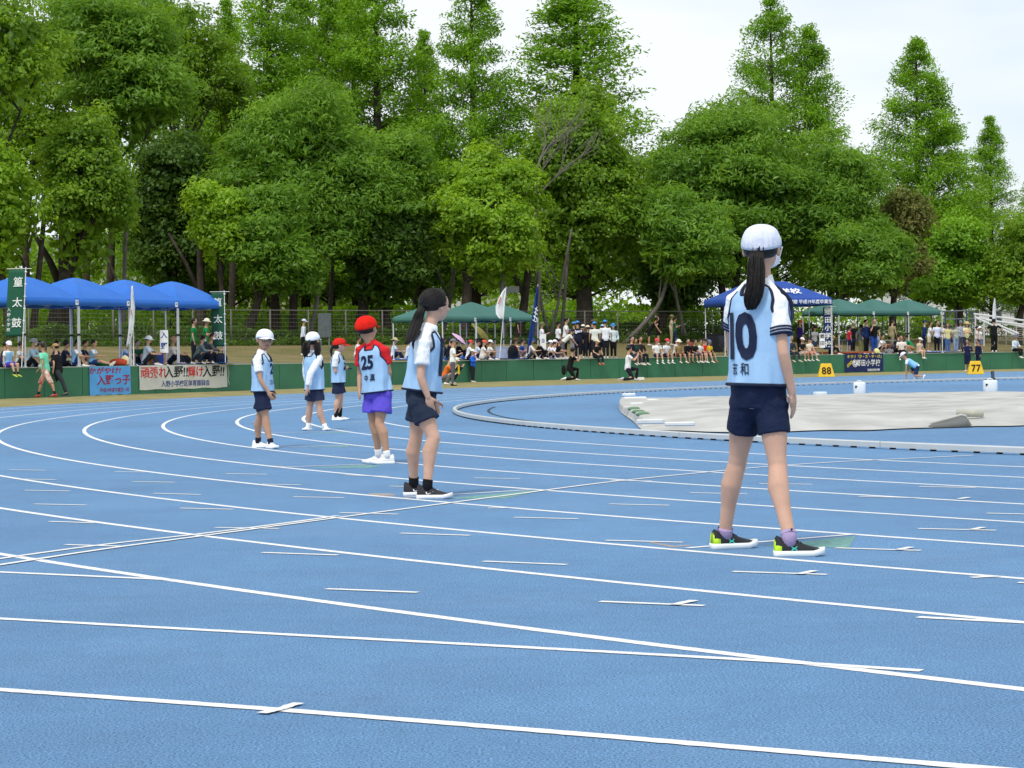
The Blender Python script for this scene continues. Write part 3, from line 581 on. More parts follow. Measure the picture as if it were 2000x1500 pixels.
sh = lambda d: [Vector((p.x-.62*d, p.y+.78*d)) for p in FENCE]
def dense(l): return [l[i].lerp(l[i+1], k/12) for i in range(len(l)-1) for k in range(12)]
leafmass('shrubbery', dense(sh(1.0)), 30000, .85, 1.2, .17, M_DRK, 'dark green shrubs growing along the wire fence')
leafmass('weeds', dense(sh(8)), 36000, 1.9, 5, .30, M_BUSH, 'bright green weeds in the open ground behind the trees')
leafmass('far_thicket', dense(sh(42)), 26000, 6.5, 10, .55, M_CAM, 'thicket closing the view far behind the trees', 'thicket')
leafmass('creeper', dense(sh(-1.2)), 14000, .35, 1.1, .12, M_DRK, 'ground creeper along the foot of the wire fence')

# ------------------------------------------------------------------ people
def V(*a): return Vector(a)
SKIN = mat((.62, .37, .265), .55, .13, 7, .1, 120, sss=.08); SKIN2 = mat((.50, .285, .185), .55, .10, 9, sss=.05); SKIN3 = mat((.56, .34, .24), .55, .06, 9)
HAIR = mat((.013, .010, .009), .5, .4, 60, .2, 90, spec=.3); HAIRB = mat((.03, .018, .012), .4, .3, 40, .3, 90, spec=.5); HAIRG = mat((.12, .12, .12), .6)
def pose(kind, H, rng_=random, **k):
    """joint positions in the body's own frame (x right, y forward, z up, ground or seat plane z=0)"""
    J = {}; u = H
    hipz = {'stand': .50, 'walk': .49, 'edge': .055, 'sit': .055, 'squat': .155, 'kneel': .27, 'start': .30, 'bend': .50}[kind]*u
    lean = {'stand': .01, 'walk': .03, 'edge': .05, 'sit': .09, 'squat': .16, 'kneel': .06, 'start': .42, 'bend': .30}[kind]+k.get('lean', rng_.uniform(-.02, .05))
    pel = V(0, 0, hipz); tl = .335*u; a = lean*2.2
    up = V(0, math.sin(a), math.cos(a)); neck = pel+up*tl; tw = rng_.uniform(-.15, .15)
    J['pel'] = pel; J['neck'] = neck; J['up'] = up
    hu = (up*.5+V(0, 0, .6)+V(rng_.uniform(-.05, .05), .08, 0)).normalized(); J['head'] = neck+hu*.125*u; J['hup'] = hu
    yaw = k.get('look', rng_.uniform(-.5, .5)); J['hf'] = V(math.sin(yaw), math.cos(yaw), k.get('nod', -.12)).normalized(); J['tf'] = V(tw*.5, up.z, -up.y).normalized()
    rt = V(1, 0, 0); 
    for sd_, s in (('L', -1), ('R', 1)):
        sh = neck+rt*s*.112*u-up*.035*u; hp = pel+rt*s*.052*u; J['sh'+sd_] = sh; J['hip'+sd_] = hp
        r = lambda x=.06: rng_.uniform(-x, x)
        if kind in ('stand', 'walk', 'bend'):
            st = (.0 if kind != 'walk' else .55*s)+r(.04); kn = hp+V(s*.012+r(.01), math.sin(st), -math.cos(st)).normalized()*.245*u
            an = kn+V(r(.02), math.sin(st)*.5-(.12 if kind == 'walk' and s < 0 else .03), -1).normalized()*.235*u; 
            if kind == 'walk': an.z = max(an.z, .04*u)
            else: an.z = .04*u
            td = V(s*.25, 1, 0)
        elif kind == 'edge':
            kn = hp+V(s*.035+r(.02), .23, .02)*u; an = kn+V(r(.03), .035+r(.04), -.225)*u; td = V(s*.2, 1, -.2)
        elif kind == 'sit':
            m_ = k.get('legs_', 'up')
            if m_ == 'up': kn = hp+V(s*.03, .17, .17+r(.02))*u; an = hp+V(s*.03, .26+r(.03), -.02)*u; td = V(s*.1, 1, 0)
            elif m_ == 'out': kn = hp+V(s*.03, .23, .05)*u; an = hp+V(s*.03, .46, -.02)*u; td = V(s*.2, .6, .8)
            else: kn = hp+V(s*.19, .13, .02)*u; an = hp+V(-s*.02, .17+s*.03, -.025)*u; td = V(-s, .4, 0)
        elif kind == 'squat': kn = hp+V(s*.06, .20, .10)*u; an = hp+V(s*.05, .06, -.115)*u; td = V(s*.3, 1, 0)
        elif kind == 'kneel':
            if s > 0: kn = hp+V(.02, .12, -.22)*u; an = hp+V(.02, -.13, -.24)*u; td = V(0, -1, -.4)
            else: kn = hp+V(-.02, .235, .0)*u; an = hp+V(-.02, .21, -.23)*u; td = V(0, 1, 0)
        elif kind == 'start':
            if s > 0: kn = hp+V(.02, .20, -.10)*u; an = hp+V(.02, .02, -.25)*u; td = V(0, 1, -.2)
            else: kn = hp+V(-.02, .05, -.24)*u; an = hp+V(-.02, -.15, -.16)*u; an.z = .07*u; td = V(0, .6, -.8)
        J['kn'+sd_] = kn; J['an'+sd_] = an; J['td'+sd_] = td.normalized()
        arm = k.get('arms', None) or {'stand': 'down', 'walk': 'swing', 'edge': 'lap', 'sit': 'knees', 'squat': 'knees', 'kneel': 'photo', 'start': 'floor', 'bend': 'reach'}[kind]
        if arm == 'down': el = sh+V(s*.045+r(.01), -.02+r(.03), -.165)*u; wr = el+V(-s*.005, .045+r(.02), -.145)*u
        elif arm == 'swing': el = sh+V(s*.04, -.06*s*-1, -.16)*u; wr = el+V(0, .07-.05*s*-1, -.125)*u
        elif arm == 'lap': el = sh+V(s*.05, .03+r(.02), -.16)*u; wr = el+V(-s*.06, .125, -.05+r(.02))*u
        elif arm == 'edgehold': el = sh+V(s*.05, -.01, -.165)*u; wr = el+V(s*.01, .05, -.13)*u
        elif arm == 'knees': el = sh+V(s*.04, .10, -.13)*u; wr = el+V(-s*.06, .13, .0+r(.02))*u
        elif arm == 'photo': el = sh+V(s*.02, .12, -.10)*u; wr = el+V(-s*.06, .09, .11)*u
        elif arm == 'cross': el = sh+V(s*.05, .05, -.155)*u; wr = el+V(-s*.14, .07, .02+.01*s)*u
        elif arm == 'phone': el = sh+V(s*.045, .04, -.155)*u; wr = el+V(-s*.05, .115, .05)*u
        elif arm == 'hips': el = sh+V(s*.15, -.03, -.085)*u; wr = el+V(-s*.10, .04, -.09)*u
        elif arm == 'point': 
            if s < 0: el = sh+V(s*.14, .05, -.03)*u; wr = el+V(s*.06, .11, .01)*u
            else: el = sh+V(s*.05, .0, -.16)*u; wr = el+V(0, .08, -.10)*u
        elif arm == 'face':
            if s > 0: el = sh+V(s*.04, .09, -.13)*u; wr = el+V(-s*.05, .02, .15)*u
            else: el = sh+V(s*.04, .0, -.165)*u; wr = el+V(0, .06, -.13)*u
        elif arm == 'reach': el = sh+V(s*.03, .09, -.14)*u; wr = el+V(0, .09, -.12)*u
        elif arm == 'floor': el = sh+V(s*.03, .02, -.165)*u; wr = el+V(s*.01, .01, -.145)*u; wr.z = .03*u
        J['el'+sd_] = el; J['wr'+sd_] = wr; J['ha'+sd_] = wr+(wr-el).normalized()*.075*u
    return J
def xf(J, loc, yaw):
    "turn a pose to face yaw (0 = away from the camera, positive = towards picture right)"
    Rm = Matrix.Rotation(-yaw, 3, 'Z'); out = {}
    for k, v in J.items():
        out[k] = (Rm @ v) if (k in ('up', 'hup', 'hf', 'tf') or k.startswith('td')) else (Rm @ v)
    return out
def torso_rings(J, H, off=0.0, t0=0.0, t1=1.0, n=20, m=12, flare=0, child=0):
    """cross-sections from crotch (t=0) to the base of the neck (t=1)"""
    pel, neck = J['pel'], J['neck']; up = (neck-pel).normalized(); L = (neck-pel).length
    hx = (J['hipR']-J['hipL']).normalized(); sx = (J['shR']-J['shL']).normalized(); rings = []
    T = [0, .12, .28, .45, .62, .78, .88, .95, 1.0]; A = [.070, .093, .096, .083, .088, .099, .103, .088, .050]; B = [.050, .064, .063, .055, .060, .063, .054, .042, .032]
    for i in range(m+1):
        t = t0+(t1-t0)*i/m; a = float(np.interp(t, T, A))*H+off+flare*(1-t); b = float(np.interp(t, T, B))*H+off+flare*(1-t)
        x = hx.lerp(sx, min(1, max(0, (t-.1)/.7))); x = (x-up*x.dot(up)).normalized(); y = up.cross(x)
        c = pel+up*(L*(t*1.13-.13)); ring = []
        bend = up.cross(V(0, 0, 0))
        for k in range(n):
            w = 2*math.pi*k/n; cw, sw = math.cos(w), math.sin(w); e = .82
            ring.append(c+x*a*math.copysign(abs(cw)**e, cw)+y*b*math.copysign(abs(sw)**e, sw)-up*(abs(cw)**2)*.022*H*max(0, (t-.8)/.2))
        rings.append(ring)
    return rings
def leg_r(H, k=1): return dict(th=.050*H*k, mid=.043*H*k, kn=.0315*H*k, ca=.0335*H*k, an=.0195*H*k)
def add_arm(mb, J, s, H, k=1, off=0, upto=None, hand=True, fingers=False):
    sh, el, wr, ha = J['sh'+s], J['el'+s], J['wr'+s], J['ha'+s]
    r = [.029*H*k+off, .0245*H*k+off, .0205*H*k+off, .0215*H*k+off, .0145*H*k+off]
    if upto is not None:
        L1 = (el-sh).length; t = upto
        e = sh.lerp(el, t) if t <= 1 else el.lerp(wr, t-1)
        q = [r[0]*1.12, r[1]*1.12, r[1]*1.08] if t <= 1 else None
        if t <= 1: mb.tube([sh-(el-sh)*.08, sh.lerp(e, .5), e], [r[0]*1.05, r[1]*1.18, r[1]*1.16], 12)
        else: mb.tube([sh, sh.lerp(el, .5), el, el.lerp(e, .5), e], [r[0]*1.05, r[1]*1.12, r[2]*1.15, r[3]*1.1, r[4]*1.25], 12)
        return e
    mb.caps(sh, sh.lerp(el, .45), r[0], r[1]); mb.caps(sh.lerp(el, .45), el, r[1], r[2]); mb.caps(el, el.lerp(wr, .3), r[2], r[3]); mb.caps(el.lerp(wr, .3), wr, r[3], r[4])
    if not hand: return
    d = (ha-wr).normalized(); side = V(0, 0, 1) if abs(d.z) < .8 else J['tf']; nrm = d.cross(side).normalized(); wide = nrm.cross(d).normalized()
    pm = wr+d*.030*H; q = Matrix((wide, nrm, d)).transposed()
    mb.ell(wr+d*.026*H, (.021*H, .0105*H, .033*H), q, 8, 6)
    if not fingers:
        for i, (w, l) in enumerate(((-.0135, .036), (-.0045, .041), (.0045, .039), (.0135, .031))): p0 = wr+d*.045*H+wide*w*H; mb.tube([p0-d*.01*H, p0+d*l*.5*H, p0+(d+nrm*(.3 if s == 'L' else -.3))*l*H], .0055*H, 4)
        p0 = wr+d*.012*H+wide*.014*H; mb.tube([p0, p0+(d*.7+wide*.65).normalized()*.04*H], .0065*H, 4)
    else:
        sg = 1 if s == 'R' else -1; curl = nrm*(-.25 if s == 'R' else .25)
        for i, (w, l) in enumerate(((-.0135, .036), (-.0045, .041), (.0045, .039), (.0135, .031))):
            w = -w; p0 = wr+d*.045*H+wide*w*H; d1 = (d+curl*.5+wide*w*6).normalized(); d2 = (d+curl*1.6).normalized(); p1 = p0+d1*l*.5*H; p2 = p1+d2*l*.5*H; fr = max(.0050*H, .0)
            mb.caps(p0, p1, fr, fr*.95, 8); mb.caps(p1, p2, fr*.95, fr*.8, 8)
        p0 = wr+d*.012*H+wide*.014*H; p1 = p0+(d*.7+wide*.65+curl*.6).normalized()*.028*H; p2 = p1+(d+curl*.8).normalized()*.02*H; mb.caps(p0, p1, .0068*H, .006*H, 8); mb.caps(p1, p2, .006*H, .005*H, 8)
def head_frame(J):
    u = J['hup'].normalized(); f = (J['hf']-u*J['hf'].dot(u)).normalized(); r = f.cross(u).normalized(); return u, f, r
def add_head(mb, J, H, child=1.0, detail=False):
    u, f, r = head_frame(J); c = J['head']; h = .070*H*child; q = Matrix((r, f, u)).transposed()
    e1, e2 = ((16, 12), (14, 10)) if detail else ((12, 8), (10, 6)); mb.ell(c+u*h*.22-f*h*.06, (h*.80, h*.98, h*.84), q, *e1); mb.ell(c-u*h*.30+f*h*.16, (h*.66, h*.74, h*.72), q, *e2); mb.ell(c-u*h*.72+f*h*.42, (h*.36, h*.34, h*.26), q)
    mb.ell(c+f*h*.93-u*h*.16, (h*.13, h*.16, h*.20), q, 8, 6)                    # nose
    for s in (-1, 1): mb.ell(c+r*s*h*.80-u*h*.10-f*h*.02, (h*.10, h*.17, h*.26), q, 8, 6)
    if detail:
        for s in (-1, 1): mb.ell(c+r*s*h*.42+f*h*.62-u*h*.2, (h*.24, h*.22, h*.2), q, 10, 8)
        mb.ell(c+f*h*.80-u*h*.56, (h*.26, h*.10, h*.07), q, 8, 6)
    n = J['neck']; mb.caps(n-(J['head']-n)*.25, c-u*h*.5-f*h*.15, .034*H, .029*H, 12)
    return u, f, r, h, q
def body_mesh(J, H, detail=False, child=1.0, k=1.0, voxel=.02, parent=None, skin=None, hands=True):
    mb = MB(); mb.rings(torso_rings(J, H, -.008, n=12, m=9)); add_head(mb, J, H, child, detail)
    lr = leg_r(H, k)
    for s in 'LR':
        add_arm(mb, J, s, H, k, fingers=detail); hp, kn, an = J['hip'+s], J['kn'+s], J['an'+s]; back = -J['tf']
        sh_ = (an-kn); bk = (back-sh_*back.dot(sh_)/sh_.length_squared); bk = bk.normalized() if bk.length > 1e-3 else V(0, 0, 0)
        mb.caps(hp, hp.lerp(kn, .5), lr['th'], lr['mid'], 7); mb.caps(hp.lerp(kn, .5), kn, lr['mid'], lr['kn'], 7)
        ca = kn.lerp(an, .30)+bk*.010*H; mb.caps(kn, ca, lr['kn'], lr['ca'], 7); mb.caps(ca, kn.lerp(an, .72)+bk*.003*H, lr['ca'], .0235*H, 7); mb.caps(kn.lerp(an, .72)+bk*.003*H, an, .0235*H, lr['an'], 7)
        td = J['td'+s]; mb.caps(an-V(0, 0, .012*H), an+td*.075*H-V(0, 0, .025*H), .02*H, .013*H, 6)
        kd = -bk; mb.ell(kn+kd*.008*H, (.024*H, .024*H, .028*H), None, 7, 5)
    return mb.blob('body', skin or SKIN, parent, voxel, 3)
def shoe_simple(J, s, H, m, parent, sole=None, name='shoe'):
    an = J['an'+s]; td = V(J['td'+s].x, J['td'+s].y, J['td'+s].z).normalized(); dn = (J['an'+s]-J['kn'+s]).normalized(); dn = (dn-td*dn.dot(td)); dn = dn.normalized() if dn.length > .05 else V(0, 0, -1)
    sd = td.cross(dn).normalized(); c = an+dn*.020*H; L = .082*H; rg = []
    for t, w, h0, h1 in ((-.045, .55, .0, .75), (-.042, .8, -.05, 1.15), (-.02, 1, -.05, 1.25), (.01, 1, -.05, 1.1), (.04, 1.05, -.05, .65), (.075, 1.1, -.05, .48), (.098, .85, -.02, .34), (.106, .4, .02, .2)):
        ring = []
        for k in range(10):
            w_ = 2*math.pi*k/10; y = (math.sin(w_)*.5+.5)*(h1-h0)+h0; ring.append(c+td*t*H+sd*math.cos(w_)*.024*H*w-dn*(y*.040*H-.024*H))
        rg.append(ring)
    mb = MB(); mb.rings(rg); o = mb.build(name, m, parent, True)
    if sole is not None:
        rg = []
        for t, w in ((-.05, .5), (-.045, .95), (0, 1.08), (.04, 1.1), (.08, 1.15), (.104, .85), (.112, .3)):
            rg.append([c+td*t*H+sd*x*.0245*H*w+dn*z*H for x, z in ((-1, .012), (1, .012), (1, .026), (-1, .026))])
        mb = MB(); mb.rings(rg); mb.build('sole', sole, o)
    return o
def hat(J, H, kind, col, parent, child=1.0, name=None):
    u, f, r = head_frame(J); h = .070*H*child; c = J['head']; q = Matrix((r, f, u)).transposed(); m = cloth_far(col) if isinstance(col, (str, tuple)) else col
    mb = MB(); rg = []
    for t in range(7):
        a = t/6*math.pi/2; z = math.sin(a)*h*(.93 if kind == 'cap' else .9); w = math.cos(a) if t < 6 else .04
        rg.append([c+u*(h*.22+z)-f*h*.05+r*math.cos(2*math.pi*k/16)*h*.90*w+f*math.sin(2*math.pi*k/16)*h*1.06*w for k in range(16)])
    mb.rings(rg, True); nm = name or {'cap': 'cap', 'bucket': 'bucket_hat', 'straw': 'straw_hat'}[kind]
    o = mb.build(nm, m, parent, True)
    mb = MB()
    if kind == 'cap':
        rg = []
        for j in range(4):
            y = [.86, 1.2, 1.5, 1.66][j]; ww = [.74, .68, .5, .2][j]; rg.append([c+u*h*(.30-.10*j/3-(abs(x)**2)*.1+dz)+f*h*(y-.05-(abs(x)**2)*(.25 if j == 0 else .0))+r*h*ww*x for x, dz in ((-1, 0), (-.5, .03), (0, .05), (.5, .03), (1, 0), (1, -.05), (.5, -.02), (0, 0), (-.5, -.02), (-1, -.05))])
        mb.rings(rg)
    else:
        wide = 1.5 if kind == 'bucket' else 1.75; vs = []; N_ = 20
        for rr, z in ((.90, .26), (wide, .02 if kind == 'bucket' else .12), (wide, -.02 if kind == 'bucket' else .08), (.88, .20)):
            for k in range(N_): a = 2*math.pi*k/N_; vs.append(c+u*h*z-f*h*.05+r*math.cos(a)*h*rr+f*math.sin(a)*h*rr*1.08)
        mb.add(vs, [(i*N_+k, i*N_+(k+1) % N_, ((i+1) % 4)*N_+(k+1) % N_, ((i+1) % 4)*N_+k) for i in range(4) for k in range(N_)])
    mb.build('brim', m, o, True); return o
def hair(J, H, style, m, parent, child=1.0, hatted=False):
    u, f, r = head_frame(J); h = .070*H*child; c = J['head']; q = Matrix((r, f, u)).transposed(); mb = MB()
    mb.ell(c+u*h*(.02 if hatted else .30)-f*h*.20, (h*(.84 if hatted else .90), h*(.92 if hatted else .97), h*(.55 if hatted else .86)), q, 14, 10)
    if style in ('bob', 'long', 'tail'): mb.ell(c-u*h*.15-f*h*.38, (h*.82, h*.66, h*(.75 if style != 'tail' else .5)), q, 12, 8)
    if style == 'long': mb.tube([c-f*h*.6, c-u*h*1.2-f*h*.75, c-u*h*2.3-f*h*.75], [(h*.8, h*.5), (h*.75, h*.35), (h*.4, h*.15)], 10)
    if style == 'tail': mb.tube([c+u*h*.1-f*h*1.05, c-u*h*.9-f*h*1.3, c-u*h*2.1-f*h*1.15], [h*.22, h*.28, h*.08], 8)
    return mb.blob('hair', m, parent, h*.14, 2)
def person(loc, kind, H, yaw, label, top='#eeeeee', bottom='#20242c', sleeve=.62, legs='shorts', hatk=None, hatc='#f4f4f4', hairs='short', hairm=None, shoes='#f0f0f0', socks=None, bib=False, skin=None, group=None, mask=False, seed=None, child=None, **k):
    rs = random.Random(seed if seed is not None else label); J = xf(pose(kind, H, rs, **k), loc, yaw); child = child or (1.12 if H < 1.5 else 1.0)
    root = empty('person', loc); tag(root, label, 'person', group); vx = .022 if H > 1.4 else .019
    body_mesh(J, H, False, child, 1.0, vx, root, skin or (SKIN if rs.random() < .5 else SKIN2))
    mb = MB(); mb.rings(torso_rings(J, H, .010, .0, .985, flare=.006))
    for s in 'LR': add_arm(mb, J, s, H, 1, .012, upto=sleeve)
    if legs == 'skirt': pass
    mb.blob('shirt' if sleeve < 1.2 else 'jacket', cloth_far(top), root, vx, 2)
    mb = MB(); mb.rings(torso_rings(J, H, .013, -.02, .34, m=5)); lr = leg_r(H)
    for s in 'LR':
        hp, kn, an = J['hip'+s], J['kn'+s], J['an'+s]
        if legs == 'shorts': e = hp.lerp(kn, .78); mb.tube([hp, hp.lerp(e, .5), e], [lr['th']+.014, lr['mid']+.022, lr['mid']+.020], 12)
        elif legs == 'half': mb.tube([hp, kn, kn.lerp(an, .15)], [lr['th']+.014, lr['kn']+.026, lr['kn']+.026], 12)
        else: mb.tube([hp, hp.lerp(kn, .6), kn, kn.lerp(an, .5), an.lerp(kn, .06)], [lr['th']+.013, lr['mid']+.014, lr['kn']+.016, lr['ca']+.010, .034*H], 12)
    mb.blob('trousers' if legs == 'long' else 'shorts', cloth_far(bottom), root, vx, 2)
    if bib:
        mb = MB(); mb.rings(torso_rings(J, H, .022, .16, .93, flare=.01)); mb.blob('bib', cloth_far('#8cc4ec'), root, vx, 1)
    for s in 'LR':
        shoe_simple(J, s, H, cloth_far(shoes), root)
        if socks:
            mb = MB(); mb.tube([J['kn'+s].lerp(J['an'+s], .76), J['an'+s]], [.027*H, .024*H], 8); mb.build('sock', cloth_far(socks), root, True)
    if hairs: hair(J, H, hairs, hairm or HAIR, root, child, bool(hatk))
    if hatk: hat(J, H, hatk, hatc, root, child)
    u, f, r = head_frame(J); h = .070*H*child
    if mask:
        mb = MB(); mb.ell(J['head']+f*h*.62-u*h*.45, (h*.6, h*.42, h*.42), Matrix((r, f, u)).transposed()); mb.build('face_mask', cloth_far('#f2f2f2'), root, True)
    else:
        for s in (-1, 1): mb = MB(); mb.ell(J['head']+f*h*.86+r*s*h*.30+u*h*.02, (h*.12, h*.07, h*.07), Matrix((r, f, u)).transposed(), 6, 4); mb.build('eye', HAIR, root, True)
    root['_'] = 0; del root['_']
    return root, J
# where people are: bearing px, metres behind the wall edge (negative: in front of it)
def onbank(px, d, z=None):
    p = wallpt(px, max(d, .001)); p.z = gz(p.x, p.y) if z is None else z; return p
def front(px, py):
    return G(px, py)
def edge_loc(px): p = wallpt(px, .0); b = wseg(p.x, p.y); q = p+Vector((b[3].x, b[3].y, 0))*.10; q.z = .915; return q, b[3]
def edge_yaw(px, extra=0):   # facing the track
    p = wallpt(px); b = wseg(p.x, p.y); n = -b[3]; return math.atan2(n.x, n.y)+extra

def headstrands(J, H, root, child, n, tie, seed):
    "combed hair over the skull drawn back to the tie"
    rs = random.Random(seed); u, f, r = head_frame(J); h = .070*H*child; c = J['head']; mb = MB()
    for i in range(n):
        a = rs.uniform(-1.9, 1.9); st = rs.uniform(.0, .55); pts = []
        d0 = (f*math.cos(.85)+u*math.sin(.85)*math.cos(a)+r*math.sin(a)*.95).normalized(); d1 = (tie-(c+u*h*.2)).normalized()
        for j in range(9):
            t = st+(1-st)*j/8; d = d0.lerp(d1, t).normalized(); q = V(d.dot(r)*.93, d.dot(f)*1.0, d.dot(u)*.90)*(1.03+.012*rs.random()); pts.append(c+u*h*.30-f*h*.20+(r*q.x+f*q.y+u*q.z)*h)
        mb.tube(pts, [.0012]+[.0026]*7+[.001], 4, False)
    return mb

# ------------------------------------------------------------------ the children on the track
TT_ = [0, .12, .28, .45, .62, .78, .88, .95, 1.0]; TA = [.066, .077, .078, .070, .076, .087, .090, .074, .042]; TB = [.052, .062, .060, .052, .057, .060, .053, .040, .030]
BA = [.084, .083, .080, .078, .082, .088, .088, .070, .047]; BB_ = [.068, .066, .062, .058, .060, .061, .052, .036, .022]
def tsurf(J, H, A=TA, B=TB, wr=0, seed=0):
    pel, neck = J['pel'], J['neck']; up = (neck-pel).normalized(); L = (neck-pel).length*1.13
    hx = (J['hipR']-J['hipL']).normalized(); sx = (J['shR']-J['shL']).normalized()
    def f(t, w, off=0.0):
        a = float(np.interp(t, TT_, A))*H+off; b = float(np.interp(t, TT_, B))*H+off
        x = hx.lerp(sx, min(1, max(0, (t-.1)/.7))); x = (x-up*x.dot(up)).normalized(); y = up.cross(x); c = pel+up*(L*t-(L-L/1.13))
        cw, sw = math.cos(w), math.sin(w); p = c+x*a*cw+y*b*sw-up*(cw*cw)*.030*H*max(0, (t-.78)/.22)
        if wr:
            k = noise.noise(Vector((cw*1.7+seed, sw*1.7, t*2.2)))+.6*noise.noise(Vector((cw*4+seed, sw*4, t*3.5+7))); fold = math.sin(w*7+seed+3*t)*.35*max(0, 1-t*1.6)
            p += (x*cw+y*sw)*(wr*(k+fold)*max(.25, 1-t*.55))
        return p
    f.L = L; return f
def sstep(a, b, x): t = min(1, max(0, (x-a)/(b-a))); return t*t*(3-2*t)
def make_bib(J, H, root, prints, seed, hem=.07, off=.020, flare=.012):
    f = tsurf(J, H, BA, BB_, .019, seed); M_BIB = mat((.37, .575, .82), .7, .05, 14, .25, 260, spec=.2); M_PIPE = mat((.012, .018, .045), .7, .1, 20)
    nu, nv = 48, 44
    def S_(t, w): return f(t, w, off+flare*(1-t))
    bibroot = None
    for side in (1, -1):
        vs = []; w0 = math.pi/2*side
        for j in range(nv+1):
            v = j/nv
            for i in range(nu+1):
                u = i/nu*2-1; neckdip = (.13 if side > 0 else .075)*(1-sstep(.30, .62, abs(u))); T_ = .995-neckdip*1.5*(1 if side > 0 else .9)
                t = hem+(T_-hem)*v; ph = math.pi/2*(1-.50*sstep(.60, .80, t)) if t < .9 else math.pi/2*(.50-.04*(t-.9)/.1)
                ph = math.pi/2*(1.0-.46*sstep(.58, .80, t)); vs.append(S_(t, w0+u*ph*(1 if side > 0 else 1)))
        fs = [(j*(nu+1)+i, j*(nu+1)+i+1, (j+1)*(nu+1)+i+1, (j+1)*(nu+1)+i) for j in range(nv) for i in range(nu)]
        mb = MB(); mb.add(vs, fs)
        if bibroot is None: bibroot = mb.build('bib', M_BIB, root, True); o = bibroot
        else: o = mb.build('back_panel', M_BIB, bibroot, True)
        sm = o.modifiers.new('s', 'SOLIDIFY'); sm.thickness = .003; sm.offset = 0
        G_ = lambda j, i: vs[j*(nu+1)+i]; j0 = int(nv*.56)
        pr = .0055*H
        for ln in ([G_(j, 0) for j in range(j0, nv+1)], [G_(j, nu) for j in range(j0, nv+1)], [G_(nv, i) for i in range(0, nu+1)], [G_(0, i) for i in range(nu+1)]):
            mb = MB(); mb.tube(ln, pr, 6); mb.build('piping', M_PIPE, bibroot, True)
    M_INK = mat((.012, .018, .05), .7, .15, 30)
    for t, tc_, sd_, dx, nm in prints:
        a = .092*H+off
        def fn(x, y, tc_=tc_, sd_=sd_, dx=dx): tt = tc_+y/f.L; return f(tt, math.pi/2*sd_+(x*.78+dx)/a, off+flare*(1-tt)+.0068)
        letters(nm, t, fn, M_INK, bibroot)
    return bibroot
def strands(name, path, rad, n, m, parent, seed, thick=.0016, fr=.012):
    rs = random.Random(seed); mb = MB(); pts = spl(path, 3)
    for i in range(n):
        a = rs.uniform(0, 6.283); q = math.sqrt(rs.random()); ph = rs.uniform(0, 6); end = rs.uniform(.82, 1.0); cp_ = []
        for j, p in enumerate(pts):
            t = j/(len(pts)-1)
            if t > end: break
            rr = float(np.interp(t, [x[0] for x in rad], [x[1] for x in rad])); ry = float(np.interp(t, [x[0] for x in rad], [x[2] for x in rad]))
            cp_.append(p+V(math.cos(a)*q*rr+math.sin(ph+t*6)*fr*t*.6, math.sin(a)*q*ry, math.cos(ph+t*5)*.003))
        if len(cp_) > 2: mb.tube(cp_, [thick*1.2]*(len(cp_)-1)+[thick*.3], 4, False)
    return mb.build(name, m, parent, True)
def hero_cap(J, H, col, parent, child=1.0, pleat=True, brim=True):
    u, f, r = head_frame(J); h = .070*H*child; c = J['head']; m = mat(col, .95, .05, 9, .4, 22, spec=.05); mb = MB(); rg = []; N_ = 96
    for t in range(15):
        a = t/14*math.pi/2; zz = math.sin(a)**.92; w = math.cos(a)**.85 if t < 14 else .02; ring = []
        for k in range(N_):
            th = 2*math.pi*k/N_; bk = max(0, -math.sin(th)); pl_ = (math.sin(th*22)*.040+math.sin(th*37+1)*.024)*bk**2*max(0, 1-t/9) if pleat else 0
            seam = -.012*math.exp(-((((th*6/(2*math.pi)) % 1)-.5)**2)*300); bulge = .055*math.sin(a*2)*(.4+.6*bk); wob = .030*noise.noise(Vector((math.cos(th)*2, math.sin(th)*2, t*.3)))+.012*noise.noise(Vector((math.cos(th)*6, math.sin(th)*6, t*.5)))
            R_ = (.92+pl_+seam+bulge+wob)*w; low = -.07*bk*(1-t/14)**2
            bs_ = .15+.15*math.sin(th); ring.append(c+u*h*(bs_+zz*(1.16-bs_)+low)-f*h*.05+r*math.cos(th)*h*R_+f*math.sin(th)*h*R_*1.13)
        rg.append(ring)
    mb.rings(rg); o = mb.build('cap', m, parent, True)
    if brim:
        mb = MB(); rg = []; xs = [i/8*2-1 for i in range(9)]
        for j in range(6):
            t = j/5; y = .88+.80*t; ww = .80*math.sqrt(max(.02, 1-(t*.93)**2.4)); rg.append([c+u*h*(.30-.10*t-abs(x)**2*.16*(1-.3*t))+f*h*(y-abs(x)**2*(.42*(1-t)))+r*h*ww*x for x in xs]+[c+u*h*(.26-.10*t-abs(x)**2*.16*(1-.3*t))+f*h*(y-abs(x)**2*(.42*(1-t)))+r*h*ww*x for x in reversed(xs)])
        mb.rings(rg); mb.build('brim', m, o, True)
    return o
